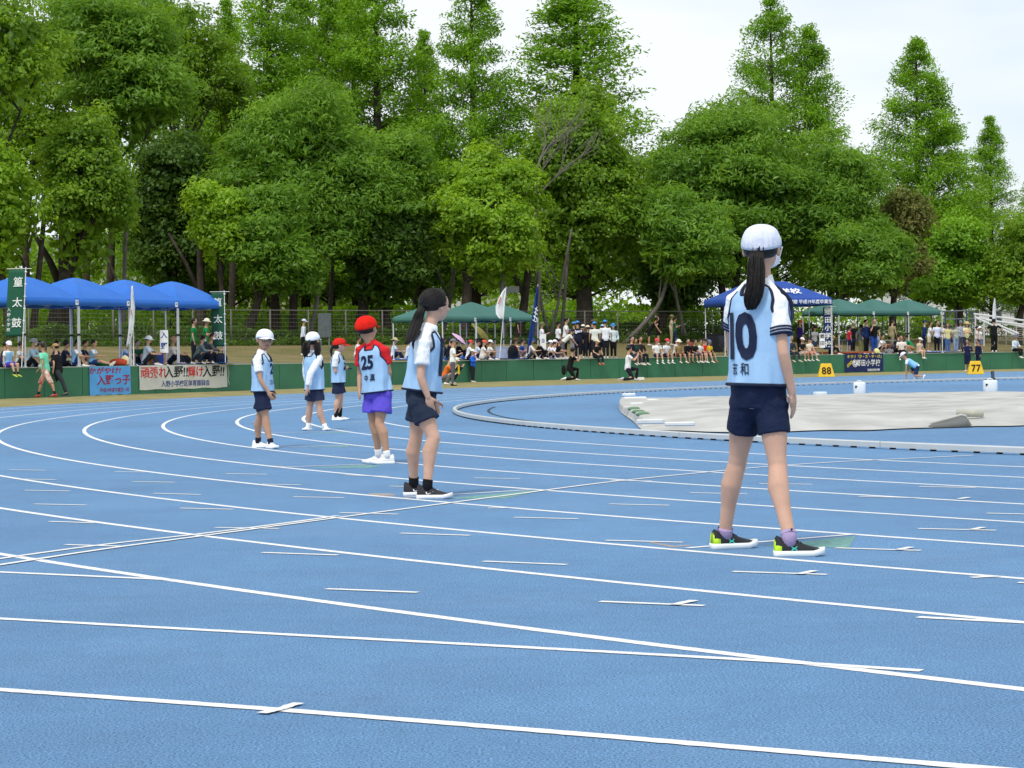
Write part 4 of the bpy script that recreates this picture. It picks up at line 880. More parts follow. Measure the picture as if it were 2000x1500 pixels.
def shoe_hero(J, s, H, root, L, upper, heel, sole, lace=None, logo=None, logoc='#40c0b0'):
    an = J['an'+s]; td = V(J['td'+s].x, J['td'+s].y, 0).normalized(); sd = td.cross(V(0, 0, 1)); z0 = J['floor'+s]-0.0; c0 = V(an.x, an.y, z0)-td*L*.04; mb = MB(); rg = []
    prof = ((-.25, .50, .08), (-.24, .76, .36), (-.20, .92, .41), (-.12, .97, .37), (-.04, .97, .37), (.04, .98, .365), (.14, 1.0, .33), (.26, 1.06, .265), (.38, 1.14, .22), (.50, 1.14, .185), (.60, 1.02, .16), (.67, .80, .135), (.70, .44, .10))
    for t, w, hz in prof:
        ring = []
        for k in range(16):
            a = 2*math.pi*k/16; y = math.sin(a); zc = .09; zz = zc+(hz-zc)*max(0, y)**.8 if y > 0 else zc+.06*y; zz = max(zz, .035)
            nar = 1-.42*max(0, y)**1.5*(1 if t < .2 else .55); ring.append(c0+td*t*L+sd*math.cos(a)*.175*L*w*nar+V(0, 0, zz*L))
        rg.append(ring)
    mb.rings(rg); sh = mb.build('shoe', upper, root, True)
    if s: 
        mb = MB(); rg2 = []
        for t, w, hz in prof[:6]:
            ring = []; hz2 = hz*(.98 if t < -.1 else .72+(.1-t)*.5)
            for k in range(9):
                a = math.pi*(k/8)*1.0-0; ring.append(c0+td*(t-(.006 if t < -.2 else 0))*L+sd*math.cos(a)*(.180*L*w)*(1-.42*max(0, math.sin(a))**1.5)+V(0, 0, (.07+(hz2-.07)*max(0, math.sin(a))**.8)*L))
            rg2.append(ring)
        vs = [p for q_ in rg2 for p in q_]; nk = 9
        if heel is not None:
            sel = (0, 1, 2, 6, 7, 8); 
            for a_, b_ in (((0, 3)), ((5, 8))):
                v2 = [rg2[i][k] for i in range(4 if a_ == 0 else 4) for k in range(a_, b_+1)]; nn_ = b_-a_+1; fs = [(i*nn_+k, i*nn_+k+1, (i+1)*nn_+k+1, (i+1)*nn_+k) for i in range(3) for k in range(nn_-1)]; mb.add(v2, fs)
            o = mb.build('heel_panel', heel, sh, True); k_ = o.modifiers.new('s', 'SOLIDIFY'); k_.thickness = .003; k_.offset = 1
    mb = MB(); rg = []
    for t, w in ((-.262, .45), (-.25, .78), (-.20, .98), (-.08, 1.0), (.06, .96), (.2, 1.02), (.34, 1.14), (.48, 1.18), (.60, 1.04), (.69, .78), (.725, .40)):
        rise = max(0, t-.5)*.25; rg.append([c0+td*t*L+sd*x*.175*L*w+V(0, 0, (z+rise)*L) for x, z in ((-.93, .0), (.93, .0), (1.04, .035), (1.06, .075), (.98, .118), (-.98, .118), (-1.06, .075), (-1.04, .035))])
    mb.rings(rg); mb.build('sole', sole, sh, True)
    if lace is not None:
        mb = MB()
        for i, t in enumerate((.02, .08, .14, .20, .26)):
            z = float(np.interp(t, [p[0] for p in prof], [p[2] for p in prof])); p0 = c0+td*t*L+V(0, 0, (z+.004)*L); mb.tube([p0-sd*.055*L-V(0, 0, .02*L), p0+V(0, 0, .006*L), p0+sd*.055*L-V(0, 0, .02*L)+td*.02*L], .0028, 5)
        p0 = c0+td*.02*L+V(0, 0, .345*L)
        for w in (-1, 1): mb.tube(spl([p0, p0+sd*w*.06*L+V(0, 0, .05*L), p0+sd*w*.12*L+td*.04*L+V(0, 0, .01*L), p0+sd*w*.03*L+td*.03*L], 4), .0024, 5); mb.tube([p0, p0+sd*w*.05*L+td*.10*L-V(0, 0, .01*L), p0+sd*w*.10*L+td*.16*L-V(0, 0, .06*L)], .0022, 5)
        mb.build('lace', lace, sh, True)
    if logo:
        mb = MB(); 
        for w in (-1, 1):
            def q_(a, b): return c0+td*(.12+a)*L+sd*w*(.152-.35*b)*L+V(0, 0, (.155+b)*L)
            if logo == 'arcs':
                mb.tube(spl([q_(-.055, .045), q_(-.02, .012), q_(.02, .012), q_(.055, .045)], 4), .0035, 5); mb.tube(spl([q_(-.055, -.035), q_(-.02, -.004), q_(.02, -.004), q_(.055, -.035)], 4), .0035, 5)
            else: mb.tube(spl([q_(-.10, .055), q_(-.085, .0), q_(-.04, -.015), q_(.02, .01), q_(.10, .055)], 4), [.0015, .003, .0045, .005, .005, .0045, .004, .004, .0035, .003, .003, .0025, .0025, .002, .002, .0015, .001], 5)
        mb.build('logo', mat(logoc, .5, .02), sh, True)
    return sh
def hero(label, base, H, j, **k):
    """j: joints as (px, py, distance) read against the lane lines the child stands on"""
    root = empty('person', base); tag(root, label, 'person', 'relay children waiting in the lanes wearing pale blue bibs'); b = Vector(base); J = {}
    for n_, q in j.items():
        if n_ in ('hf', 'tf', 'tdL', 'tdR'): J[n_] = Vector(q).normalized()
        else: J[n_] = P(q[0], q[1], base[1]+q[2])-b
    J['up'] = (J['neck']-J['pel']).normalized(); J['hup'] = ((J['head']-J['neck']).normalized()*.35+V(0, 0, 1)).normalized()
    if k.get('hup'): J['hup'] = Vector(k['hup']).normalized()
    ch = k.get('child', 1.0); kk = k.get('girth', 1.0); vx = k.get('vx', .006)
    for s in 'LR': J['ha'+s] = J.get('ha'+s, J['wr'+s]+(J['wr'+s]-J['el'+s]).normalized()*.1*H)
    mb = MB(); f = tsurf(J, H); mb.rings([[f(t, 2*math.pi*i/24, -.004) for i in range(24)] for t in np.linspace(0, 1, 18)]); u, ff, r, h, q = add_head(mb, J, H, ch, True)
    lr = leg_r(H, kk)
    for s in 'LR':
        add_arm(mb, J, s, H, .93*kk, fingers=True); hp, kn, an = J['hip'+s], J['kn'+s], J['an'+s]; back = -V(J['td'+s].x, J['td'+s].y, 0)*.6-J['tf']*.4; d = an-kn; bk = (back-d*back.dot(d)/d.length_squared).normalized()
        mb.caps(hp, hp.lerp(kn, .5), lr['th']*.9, lr['mid'], 16); mb.caps(hp.lerp(kn, .5), hp.lerp(kn, .85), lr['mid'], lr['kn']*1.02, 16); mb.caps(hp.lerp(kn, .85), kn, lr['kn']*1.02, lr['kn']*.98, 16)
        ca = kn.lerp(an, .30)+bk*.010*H; mb.caps(kn, ca, lr['kn']*.97, lr['ca']*1.04, 16); mb.caps(ca, kn.lerp(an, .62)+bk*.005*H, lr['ca']*1.04, .0255*H*kk, 16); mb.caps(kn.lerp(an, .62)+bk*.005*H, an, .0255*H*kk, .0195*H, 16)
        mb.ell(kn-bk*.008*H, (.0235*H, .0235*H, .03*H), None, 12, 8); fz_ = k['floor'][0 if s == 'L' else 1]-b.z; tp = an+J['td'+s]*.03*H; tp.z = fz_+.04; mb.caps(V(an.x, an.y, (an.z+fz_+.05)/2), tp, .015*H, .010*H, 10)
        for w in (-1, 1): sdv = J['td'+s].cross(V(0, 0, 1)); mb.ell(an+sdv*w*.013*H, .010*H, None, 8, 6)
    for s in 'LR': mb.caps(J['neck'].lerp(J['sh'+s], .15)-J['up']*.004*H, J['sh'+s]-J['up']*.004*H, .030*H, .026*H, 12)
    mb.blob('body', k.get('skin', SKIN), root, vx, 4)
    # shirt with a collar and sleeves
    mb = MB(); mb.rings([[f(t, 2*math.pi*i/24, .010) for i in range(24)] for t in np.linspace(.02, .985, 18)])
    for s in 'LR':
        add_arm(mb, J, s, H, .93*kk, .014, upto=k.get('sleeve', .62)); sh_ = J['sh'+s]; mb.ell(sh_-J['up']*.004*H, .0295*H*.93*kk+.014, None, 14, 10); mb.caps(J['neck'].lerp(sh_, .2)-J['up']*.002*H, sh_-J['up']*.002*H, .030*H+.008, .027*H+.010, 14)
    sc = k.get('shirt', '#f4f4f4'); o = mb.blob('shirt', mat(sc, .85, .05, 9, .35, 40), root, vx*1.1, 3)
    tx = bpy.data.textures.get('folds') or bpy.data.textures.new('folds', 'CLOUDS'); tx.noise_scale = .07; tx.noise_depth = 2
    dm = o.modifiers.new('d', 'DISPLACE'); dm.texture = tx; dm.strength = .020; dm.mid_level = .5; dm.texture_coords = 'LOCAL'
    n_ = J['neck']; hd = (J['head']-n_).normalized(); mb = MB(); mb.tube([n_-hd*.010*H, n_+hd*.006*H, n_+hd*.024*H], [(.043*H, .040*H), (.040*H, .038*H), (.034*H, .034*H)], 20, False); c_ = mb.build('collar', mat(k.get('collar', sc), .85, .05, 9), root, True); c_.modifiers.new('s', 'SOLIDIFY').thickness = .004
    if k.get('cuffs'):
        for s in 'LR':
            sh, el = J['sh'+s], J['el'+s]; mb = MB()
            for t in (.50, .56, .62): p = sh.lerp(el, t); d = (el-sh).normalized()*.004; mb.tube([p-d, p+d], .0245*H*.93*kk*1.0+.026, 20)
            mb.build('sleeve_stripes', mat('#1c2748', .8, .05), root, True)
    # shorts
    mb = MB(); mb.rings([[f(t, 2*math.pi*i/24, .017) for i in range(24)] for t in np.linspace(.0, .30, 8)]); bt = k.get('shorts_len', .62); fl = k.get('flare', .016)
    for s in 'LR':
        hp, kn = J['hip'+s], J['kn'+s]; e = hp.lerp(kn, bt); mb.tube([hp+(J['pel']-hp)*.2, hp.lerp(e, .5), e], [lr['th']+.014, lr['mid']+.016+fl*.5, lr['mid']+.012+fl], 20); mb.ell(hp, lr['th']+.014, None, 14, 10)
    o = mb.blob('shorts', mat(k.get('shorts', '#1d2740'), .8, .08, 12, .3, 50), root, vx*1.1, 2); dm = o.modifiers.new('d', 'DISPLACE'); dm.texture = tx; dm.strength = .012; dm.mid_level = .5; dm.texture_coords = 'LOCAL'
    make_bib(J, H, root, k.get('prints', []), k.get('seed', 1), k.get('hem', .12), .020, .016)
    for s in 'LR':
        J['floor'+s] = k['floor'][0 if s == 'L' else 1]-b.z
        if k.get('sock'):
            kn, an = J['kn'+s], J['an'+s]; mb = MB(); mb.tube([kn.lerp(an, k.get('sock_h', .86)), kn.lerp(an, .94), an, V(an.x, an.y, J['floor'+s]+.05)], [.0245*H, .0235*H, .0235*H, .024*H], 14); mb.build('sock', mat(k['sock'], .9, .06, 20, .4, 120), root, True)
        a, b_, c = k['shoe']; shoe_hero(J, s, H, root, k.get('shoe_len', .155*H), mat(a, .6, .12, 30, .3, 200), mat(b_, .6, .08, 30, .3, 200) if b_ else None, mat(c, .5, .04, 9), mat(k['lace'], .7) if k.get('lace') else None, k.get('logo'), k.get('logoc', '#40c0b0'))
    return root, J, (u, ff, r, h, q)
def face(root, J, H, fr, glasses=False):
    u, f, r, h, q = fr; c = J['head']
    for s in (-1, 1):
        mb = MB(); mb.ell(c+f*h*.84+r*s*h*.32-u*h*.02, (h*.14, h*.08, h*.07), q, 12, 8); e = mb.build('eye', mat('#e8e4e0', .3), root, True); mb = MB(); mb.ell(c+f*h*.90+r*s*h*.32-u*h*.02, (h*.065, h*.04, h*.065), q, 10, 6); mb.build('iris', HAIR, e, True)
        mb = MB(); mb.tube([c+f*h*.90+r*s*h*.15+u*h*.15, c+f*h*.90+r*s*h*.34+u*h*.20, c+f*h*.80+r*s*h*.52+u*h*.14], h*.03, 5); mb.build('eyebrow', HAIR, root, True)
    mb = MB(); mb.tube([c+f*h*.86-r*h*.22-u*h*.56, c+f*h*.92-u*h*.54, c+f*h*.86+r*h*.22-u*h*.56], [h*.03, h*.06, h*.03], 6); mb.build('mouth', mat((.35, .10, .09), .5), root, True)
    if glasses:
        mb = MB()
        for s in (-1, 1):
            o = c+f*h*1.02+r*s*h*.34-u*h*.04; mb.tube([o+r*math.cos(a)*h*.26+u*math.sin(a)*h*.19-f*h*.08*abs(math.cos(a)) for a in [2*math.pi*i/16 for i in range(17)]], h*.015, 5, False); mb.tube([o+r*s*h*.26-f*h*.08, c+r*s*h*.84+f*h*.1], h*.015, 5)
        mb.tube([c+f*h*1.02-r*h*.10, c+f*h*1.02+r*h*.10], h*.015, 5); mb.build('glasses', mat('#1a1a20', .3), root, True)

# tallest girl, number 10
b = (BX(1482, 10.55), 10.55, 0); fL = 0; g_, J, fr = hero('tall ponytailed girl in a white cap seen from behind with number 10 on her bib', b, 1.58, dict(
    head=(1487, 487, -.02), neck=(1486, 551, 0), shL=(1441, 588, .07), shR=(1516, 595, -.08), elL=(1427, 672, .16), elR=(1530, 690, -.14), wrL=(1452, 752, .26), wrR=(1547, 768, -.10), haR=(1551, 805, -.06),
    pel=(1481, 770, 0), hipL=(1458, 786, .03), hipR=(1506, 790, -.03), knL=(1440, 905, .14), knR=(1519, 912, -.08), anL=(1416, 1038, .22), anR=(1541, 1046, -.24), hf=(.30, .95, -.02), tf=(.45, .89, 0), tdL=(.93, .30, 0), tdR=(1, .02, 0)),
    shirt='#f6f7fa', collar='#f6f7fa', cuffs=True, shorts='#18223f', shorts_len=.47, flare=.003, prints=[(T10, .55, -1, -.050, 'number'), (TSHIWA, .305, -1, -.045, 'lettering')], seed=3, hem=.19, vx=.0055, floor=(0, 0), sock='#b09cc0', sock_h=.985,
    shoe=('#23272c', '#c8f03c', '#eef0ee'), lace='#1c2430', logo='arcs', shoe_len=.245, child=.95, girth=.93)
u, f, r, h, q = fr; c = J['head']; hr = hair(J, 1.58, 'short', HAIR, g_, .95, True)
hero_cap(J, 1.58, '#dde0ee', g_, .95)
strands('ponytail', [c-f*h*.80-u*h*.02, c-f*h*1.12-u*h*.28, c-f*h*1.30-u*h*.95, c-f*h*1.45-u*h*1.7-r*h*.02, c-f*h*1.45-u*h*2.4-r*h*.16, c-f*h*1.35-u*h*2.85-r*h*.26], [(0, .024, .018), (.12, .030, .02), (.4, .042, .022), (.75, .040, .02), (1, .014, .008)], 380, HAIR, g_, 5, .0017)
mb = MB(); mb.tube([c+u*h*.1+r*h*.95+f*h*.1, c-u*h*.5+r*h*.72+f*h*.5, c-u*h*.95+f*h*.72], h*.03, 5); mb.build('cap_strap', mat('#f4f4f8', .7), g_, True)
mb = MB(); mb.ell(c+f*h*.66-u*h*.45+r*h*.1, (h*.66, h*.42, h*.44), q); mb.build('face_mask', mat('#f4f4f8', .8), g_, True)
# pocket flash on the shorts
mb = MB(); mb.ell(J['hipR']+V(.075, -.02, .02), (.012, .03, .022)); mb.build('pocket_lining', mat('#e8e8ec', .8), g_, True)

b = (BX(826, 15.15), 15.15, 0); g_, J, fr = hero('bareheaded girl with a long black ponytail turning her head away beside the lane mark', b, 1.49, dict(
    head=(851, 598, .02), neck=(838, 643, 0), shL=(842, 664, .13), shR=(825, 672, -.13), elL=(838, 735, .16), elR=(822, 738, -.17), wrL=(848, 782, .05), wrR=(836, 775, -.16), haR=(842, 796, -.14),
    pel=(822, 774, 0), hipL=(821, 784, .07), hipR=(821, 787, -.07), knL=(812, 858, .10), knR=(847, 856, -.12), anL=(808, 938, .18), anR=(835, 944, -.16), hf=(.82, .56, -.05), tf=(.97, .18, 0), tdL=(.97, .1, 0), tdR=(.98, -.12, 0)),
    shirt='#f4f6f8', hem=.19, shorts='#222c40', shorts_len=.52, flare=.016, prints=[(T10, .60, 1, 0, 'number')], seed=8, vx=.0065, floor=(0, 0), sock='#16181c', sock_h=.92, shoe=('#2e2e34', None, '#f2f2f2'), lace='#18181c', logo='swoosh', logoc='#f4f4f4', shoe_len=.25, child=.98)
u, f, r, h, q = fr; c = J['head']; hair(J, 1.49, 'short', HAIR, g_, .97)
hm_ = headstrands(J, 1.49, g_, .97, 420, c-f*h*.98-u*h*.08, 4); hm_.build('combed_hair', HAIR, g_, True)
strands('ponytail', [c-f*h*.85-u*h*.0, c-f*h*1.20-u*h*.45, c-f*h*1.45-u*h*1.3, c-f*h*1.75-u*h*2.2+V(0, -.12, 0), c-f*h*2.0-u*h*2.9+V(-.02, -.16, 0)], [(0, .022, .02), (.3, .034, .028), (.7, .040, .024), (1, .010, .008)], 200, HAIR, g_, 6, .0024)
mb = MB(); mb.ell(c-f*h*.98-u*h*.08, (h*.2, h*.2, h*.2)); mb.build('hair_tie', HAIR, g_, True)

b = (BX(736, 20.2), 20.2, 0); g_, J, fr = hero('boy in a red cap and purple shorts with number 25 on his bib', b, 1.39, dict(
    head=(716, 643, 0), neck=(726, 672, .0), shL=(705, 684, .06), shR=(750, 684, -.03), elL=(703, 733, .10), elR=(760, 728, -.02), wrL=(702, 758, .03), wrR=(757, 752, .10),
    pel=(737, 766, 0), hipL=(727, 772, .05), hipR=(749, 772, -.04), knL=(729, 826, .06), knR=(741, 828, -.07), anL=(739, 884, .12), anR=(756, 888, -.10), hf=(.40, .88, .10), tf=(-.30, .95, 0), tdL=(-.97, -.05, 0), tdR=(-.95, -.25, 0)),
    shirt='#d8262c', shorts='#6050c8', shorts_len=.60, flare=.03, prints=[(T25, .66, -1, -.01, 'number'), (TNAKA, .38, -1, .01, 'lettering')], seed=5, vx=.007, floor=(0, 0), sock='#f0f0f0', sock_h=.88, shoe=('#e8e8e8', None, '#f6f6f6'), lace='#dddddd', shoe_len=.225, child=1.12, skin=SKIN2)
hair(J, 1.39, 'short', HAIR, g_, 1.08, True); hero_cap(J, 1.39, '#e02a22', g_, 1.12)

b = (BX(514, 24.3), 24.3, 0); g_, J, fr = hero('boy with glasses and a white cap looking back towards us', b, 1.36, dict(
    head=(517, 664, 0), neck=(511, 689, .0), shL=(520, 703, .12), shR=(502, 704, -.10), elL=(524, 738, .16), elR=(509, 742, -.16), wrL=(532, 764, .08), wrR=(523, 765, -.16),
    pel=(513, 765, 0), hipL=(516, 771, .05), hipR=(510, 771, -.05), knL=(507, 816, .08), knR=(519, 817, -.08), anL=(504, 862, .14), anR=(529, 866, -.14), hf=(.42, -.90, -.05), tf=(.92, -.35, 0), tdL=(.95, -.25, 0), tdR=(.55, -.85, 0)),
    shirt='#f4f4f6', shorts='#1a2440', shorts_len=.66, flare=.022, prints=[(T2, .62, 1, .0, 'number'), (TMI, .32, 1, 0, 'lettering')], seed=9, vx=.0075, floor=(0, 0), sock='#1a1e30', sock_h=.82, shoe=('#ececec', None, '#f8f8f8'), lace='#e0e0e0', shoe_len=.215, child=1.12, skin=SKIN2)
hair(J, 1.36, 'short', HAIR, g_, 1.07, True); hero_cap(J, 1.36, '#f2f2f8', g_, 1.12, pleat=False); face(g_, J, 1.36, fr, True)

b = (BX(612, 30.2), 30.2, 0); g_, J, fr = hero('girl in a white cap with long hair and long white sleeves', b, 1.40, dict(
    head=(611, 665, 0), neck=(611, 687, .0), shL=(600, 699, .06), shR=(624, 699, -.06), elL=(597, 728, .10), elR=(606, 730, -.20), wrL=(602, 752, .14), wrR=(601, 757, -.22),
    pel=(615, 762, 0), hipL=(609, 767, .04), hipR=(621, 767, -.04), knL=(605, 797, .08), knR=(624, 798, -.05), anL=(602, 836, .12), anR=(636, 838, -.05), hf=(.35, .9, 0), tf=(.75, .6, 0), tdL=(-.3, -.9, 0), tdR=(.3, -.9, 0)),
    shirt='#f0f0f4', sleeve=1.85, shorts='#27304a', shorts_len=.50, prints=[(T5, .62, 1, 0, 'number')], seed=2, vx=.008, floor=(0, 0), sock='#f0f0f0', sock_h=.74, shoe=('#eaeae6', None, '#f6f6f4'), shoe_len=.215, child=1.08)
hair(J, 1.40, 'tail', HAIR, g_, 1.0, True); hero_cap(J, 1.40, '#f2f3f8', g_, 1.08)
u, f, r, h, q = fr; c = J['head']
for sx in (-.8, .8): strands('hair_bunch', [c-f*h*.3+r*h*sx-u*h*.3, c-f*h*.5+r*h*sx*1.1-u*h*1.3, c-f*h*.4+r*h*sx*1.0-u*h*2.5], [(0, .04, .04), (.5, .045, .04), (1, .015, .01)], 110, HAIR, g_, 7, .005)

b = (BX(661, 35.3), 35.3, 0); g_, J, fr = hero('smallest waiting girl in a red cap and knee high black socks', b, 1.36, dict(
    head=(663, 675, 0), neck=(659, 690, .0), shL=(663, 701, .13), shR=(654, 702, -.13), elL=(668, 724, .14), elR=(655, 726, -.14), wrL=(675, 720, .05), wrR=(665, 727, -.05),
    pel=(661, 748, 0), hipL=(662, 752, .05), hipR=(659, 752, -.05), knL=(666, 779, .04), knR=(660, 780, -.05), anL=(664, 812, .07), anR=(656, 814, -.08), hf=(.93, .2, -.1), tf=(.95, .3, 0), tdL=(.98, -.1, 0), tdR=(.98, -.15, 0)),
    shirt='#eef2f0', shorts='#1c2644', shorts_len=.60, flare=.03, prints=[(T2, .6, 1, 0, 'number')], seed=12, vx=.008, floor=(0, 0), sock='#14161c', sock_h=.50, shoe=('#ecebe6', None, '#f6f6f4'), shoe_len=.215, child=1.12)
hair(J, 1.36, 'tail', HAIR, g_, 1.06, True); hero_cap(J, 1.36, '#d83028', g_, 1.12, pleat=False); mb = MB(); mb.tube([J['wrL'], J['wrL']+V(.10, -.05, .0)], .012, 6); mb.build('baton', mat('#202020', .5), g_)
# ------------------------------------------------------------------ tents
def tent(c0, d, w, dep, z0, ze, zp, col, label, group, leg_c='#d8dadc', back=None, ridge=0, power=1.5, val=.25, tags=True, cat='tent', lab_tag=True):
    """c0 front left corner on the ground plan, d direction of the front edge; legs, canopy, four valances"""
    d = Vector((d[0], d[1], 0)).normalized(); nb = Vector((-d.y, d.x, 0)) if back is None else Vector((back[0], back[1], 0)).normalized(); c0 = Vector((c0[0], c0[1], 0)); ctr = c0+d*w/2+nb*dep/2
    root = empty('canopy_tent', (ctr.x, ctr.y, z0)); tag(root, label, cat, group); O = Vector((ctr.x, ctr.y, z0)); m = mat(col, .62, .07, 1.3, .12, 4, spec=.3)
    def pt(u, v, z): return d*(u*w/2)+nb*(v*dep/2)+V(0, 0, z-z0)
    N_ = 12; K_ = 10; per = [(-1+2*i/K_, -1) for i in range(K_)]+[(1, -1+2*i/K_) for i in range(K_)]+[(1-2*i/K_, 1) for i in range(K_)]+[(-1, 1-2*i/K_) for i in range(K_)]; vs = []; np_ = len(per)
    for j in range(N_+1):
        m_ = j/N_
        for a, b in per:
            u, v = a*(ridge+(1-ridge)*m_), b*m_; mid = 1-min(abs(a), abs(b)); z = ze+(zp-ze)*(1-m_**power)-.07*mid*math.sin(math.pi*m_)*(zp-ze); vs.append(pt(u, v, z))
    mb = MB(); mb.add(vs, [(j*np_+k, j*np_+(k+1) % np_, (j+1)*np_+(k+1) % np_, (j+1)*np_+k) for j in range(N_) for k in range(np_)]); o = mb.build('canopy', m, root); o.modifiers.new('s', 'SOLIDIFY').thickness = .008
    cs = [(-1, -1), (1, -1), (1, 1), (-1, 1)]
    for a, b in zip(cs, cs[1:]+cs[:1]):
        mb = MB(); v = []
        for i in range(13):
            t = i/12; u_, v_ = a[0]+(b[0]-a[0])*t, a[1]+(b[1]-a[1])*t; wv = .02*math.sin(t*17)+.012*math.sin(t*31); k_ = 1.006
            v += [pt(u_*k_, v_*k_, ze+.004), pt(u_*k_*(1+wv*.4), v_*k_*(1+wv*.4), ze-val+.02*abs(math.sin(t*9)))]
        mb.add(v, [(2*i, 2*i+2, 2*i+3, 2*i+1) for i in range(12)]); q = mb.build('valance', m, root, True); q.modifiers.new('s', 'SOLIDIFY').thickness = .006
    ml = mat(leg_c, .35, .05, 3, spec=.5)
    for u_, v_ in cs:
        g = gz((O+pt(u_, v_, 0)).x, (O+pt(u_, v_, 0)).y); p0 = pt(u_*.985, v_*.985, g); p1 = pt(u_*.985, v_*.985, ze-.03)
        mb = MB(); mb.box(p0.lerp(p1, .5), (.038, .038, (p1-p0).length), math.atan2(d.y, d.x)); L_ = mb.build('leg', ml, root); mb = MB(); mb.box(p0+V(0, 0, .03), (.11, .11, .03)); mb.build('foot_plate', ml, L_); mb = MB(); mb.box(p0.lerp(p1, .48), (.065, .065, .07)); mb.build('slider', mat('#303438', .5), L_)
    for a, b in zip(cs, cs[1:]+cs[:1]):
        mb = MB(); n_ = 4 if abs(a[0]-b[0]) > 1 and w > 4 else 2
        for i in range(n_):
            A_ = (a[0]+(b[0]-a[0])*i/n_, a[1]+(b[1]-a[1])*i/n_); B_ = (a[0]+(b[0]-a[0])*(i+1)/n_, a[1]+(b[1]-a[1])*(i+1)/n_)
            mb.tube([pt(A_[0]*.97, A_[1]*.97, ze-.06), pt(B_[0]*.97, B_[1]*.97, ze-.20)], .012, 4); mb.tube([pt(A_[0]*.97, A_[1]*.97, ze-.20), pt(B_[0]*.97, B_[1]*.97, ze-.06)], .012, 4)
        mb.build('truss', ml, root)
    if tags:
        for u_ in (.93,):
            p = pt(u_, -1.012, ze-val*.5); ex = d; mb = MB(); mb.box(p, (.13, .012, .16), math.atan2(d.y, d.x)); t_ = mb.build('maker_tag', mat('#eef0f0', .7), root); mb = MB(); mb.box(p+V(0, 0, .015)-nb*.009, (.06, .006, .05), math.atan2(d.y, d.x)); mb.build('tag_print', mat('#8090a0', .7), t_)
    root['front'] = 0; del root['front']; return root, pt, m
BLUE = (.026, .155, .56); GRN = (.045, .15, .125); GT = 'blue canopy tents in a row on the bank at the left'
d0 = V(.49, .872, 0); c_ = V(-13.56, 68.5, 0)
for i, lab in enumerate(('nearest blue canopy tent cut by the left edge behind the first green flag', 'second blue canopy tent from the left above the seated children in bibs', 'third blue canopy tent from the left behind the drooping white flag', 'farthest blue canopy tent of the row over the two women in green')):
    cc = c_+d0*2.5*(i-1); tent(cc, d0, 2.48, 2.5, .93, 3.05, 3.76, BLUE, lab, GT, power=1.45)
G2_ = 'dark green canopy tents'
tent((-2.87, 91.4), (.55, .835), 2.5, 2.6, .95, 2.76, 3.33, GRN, 'dark green canopy tent behind the near ponytailed girl', G2_, power=1.2, val=.22)
tent((-1.55, 97.5), (.6, .8), 2.6, 2.6, 1.15, 2.86, 3.55, GRN, 'dark green canopy tent left of the white flag, behind the front green one', G2_, power=1.2, val=.2)
tent((-.35, 99.4), (.62, .78), 2.6, 2.6, 1.15, 2.83, 3.5, GRN, 'dark green canopy tent right of the white flag', G2_, power=1.15, val=.2)
q0 = V(BX(1636, 110.6), 110.6, 0)
for i, lab in enumerate(('dark green canopy tent beside the large blue printed tent', 'middle one of the three dark green tents at the right', 'dark green canopy tent nearest to the metal stand')):
    q = V(BX((1640, 1709, 1776)[i], 110.2+1.55*i), 110.2+1.55*i, 0); tent(q, (.80, .60), 2.6, 2.6, .95, 3.12, 3.76, GRN, lab, G2_, power=1.2, val=.24)
# the large blue tent with lettering
A_ = V(BX(1416, 107.2), 107.2, 0); B_ = V(BX(1627, 108.4), 108.4, 0); dd = (B_-A_).normalized(); wT = (B_-A_).length
rt, ptf, mT = tent(A_, dd, wT, 3.2, .95, 3.72, 4.62, (.018, .07, .33), 'large royal blue tent with white lettering on its roof and valance', 'large tents', ridge=.34, power=1.0, val=.36, tags=False)
def roofp(x, y):  # x along front from centre, y up the slope
    v_ = -1+y/1.75; return ptf(x/(wT/2), v_, 3.72+(4.62-3.72)*(1-abs(v_))+.05)+V(0, 0, 0)
letters('lettering', T_GAK, lambda x, y: roofp(x+.85, .62+y), mat('#f2f4f8', .7), rt); letters('valance_lettering', T_KIZ, lambda x, y: ptf((x+wT*.30)/(wT/2), -1.03, 3.54+y), mat('#f2f4f8', .7), rt)

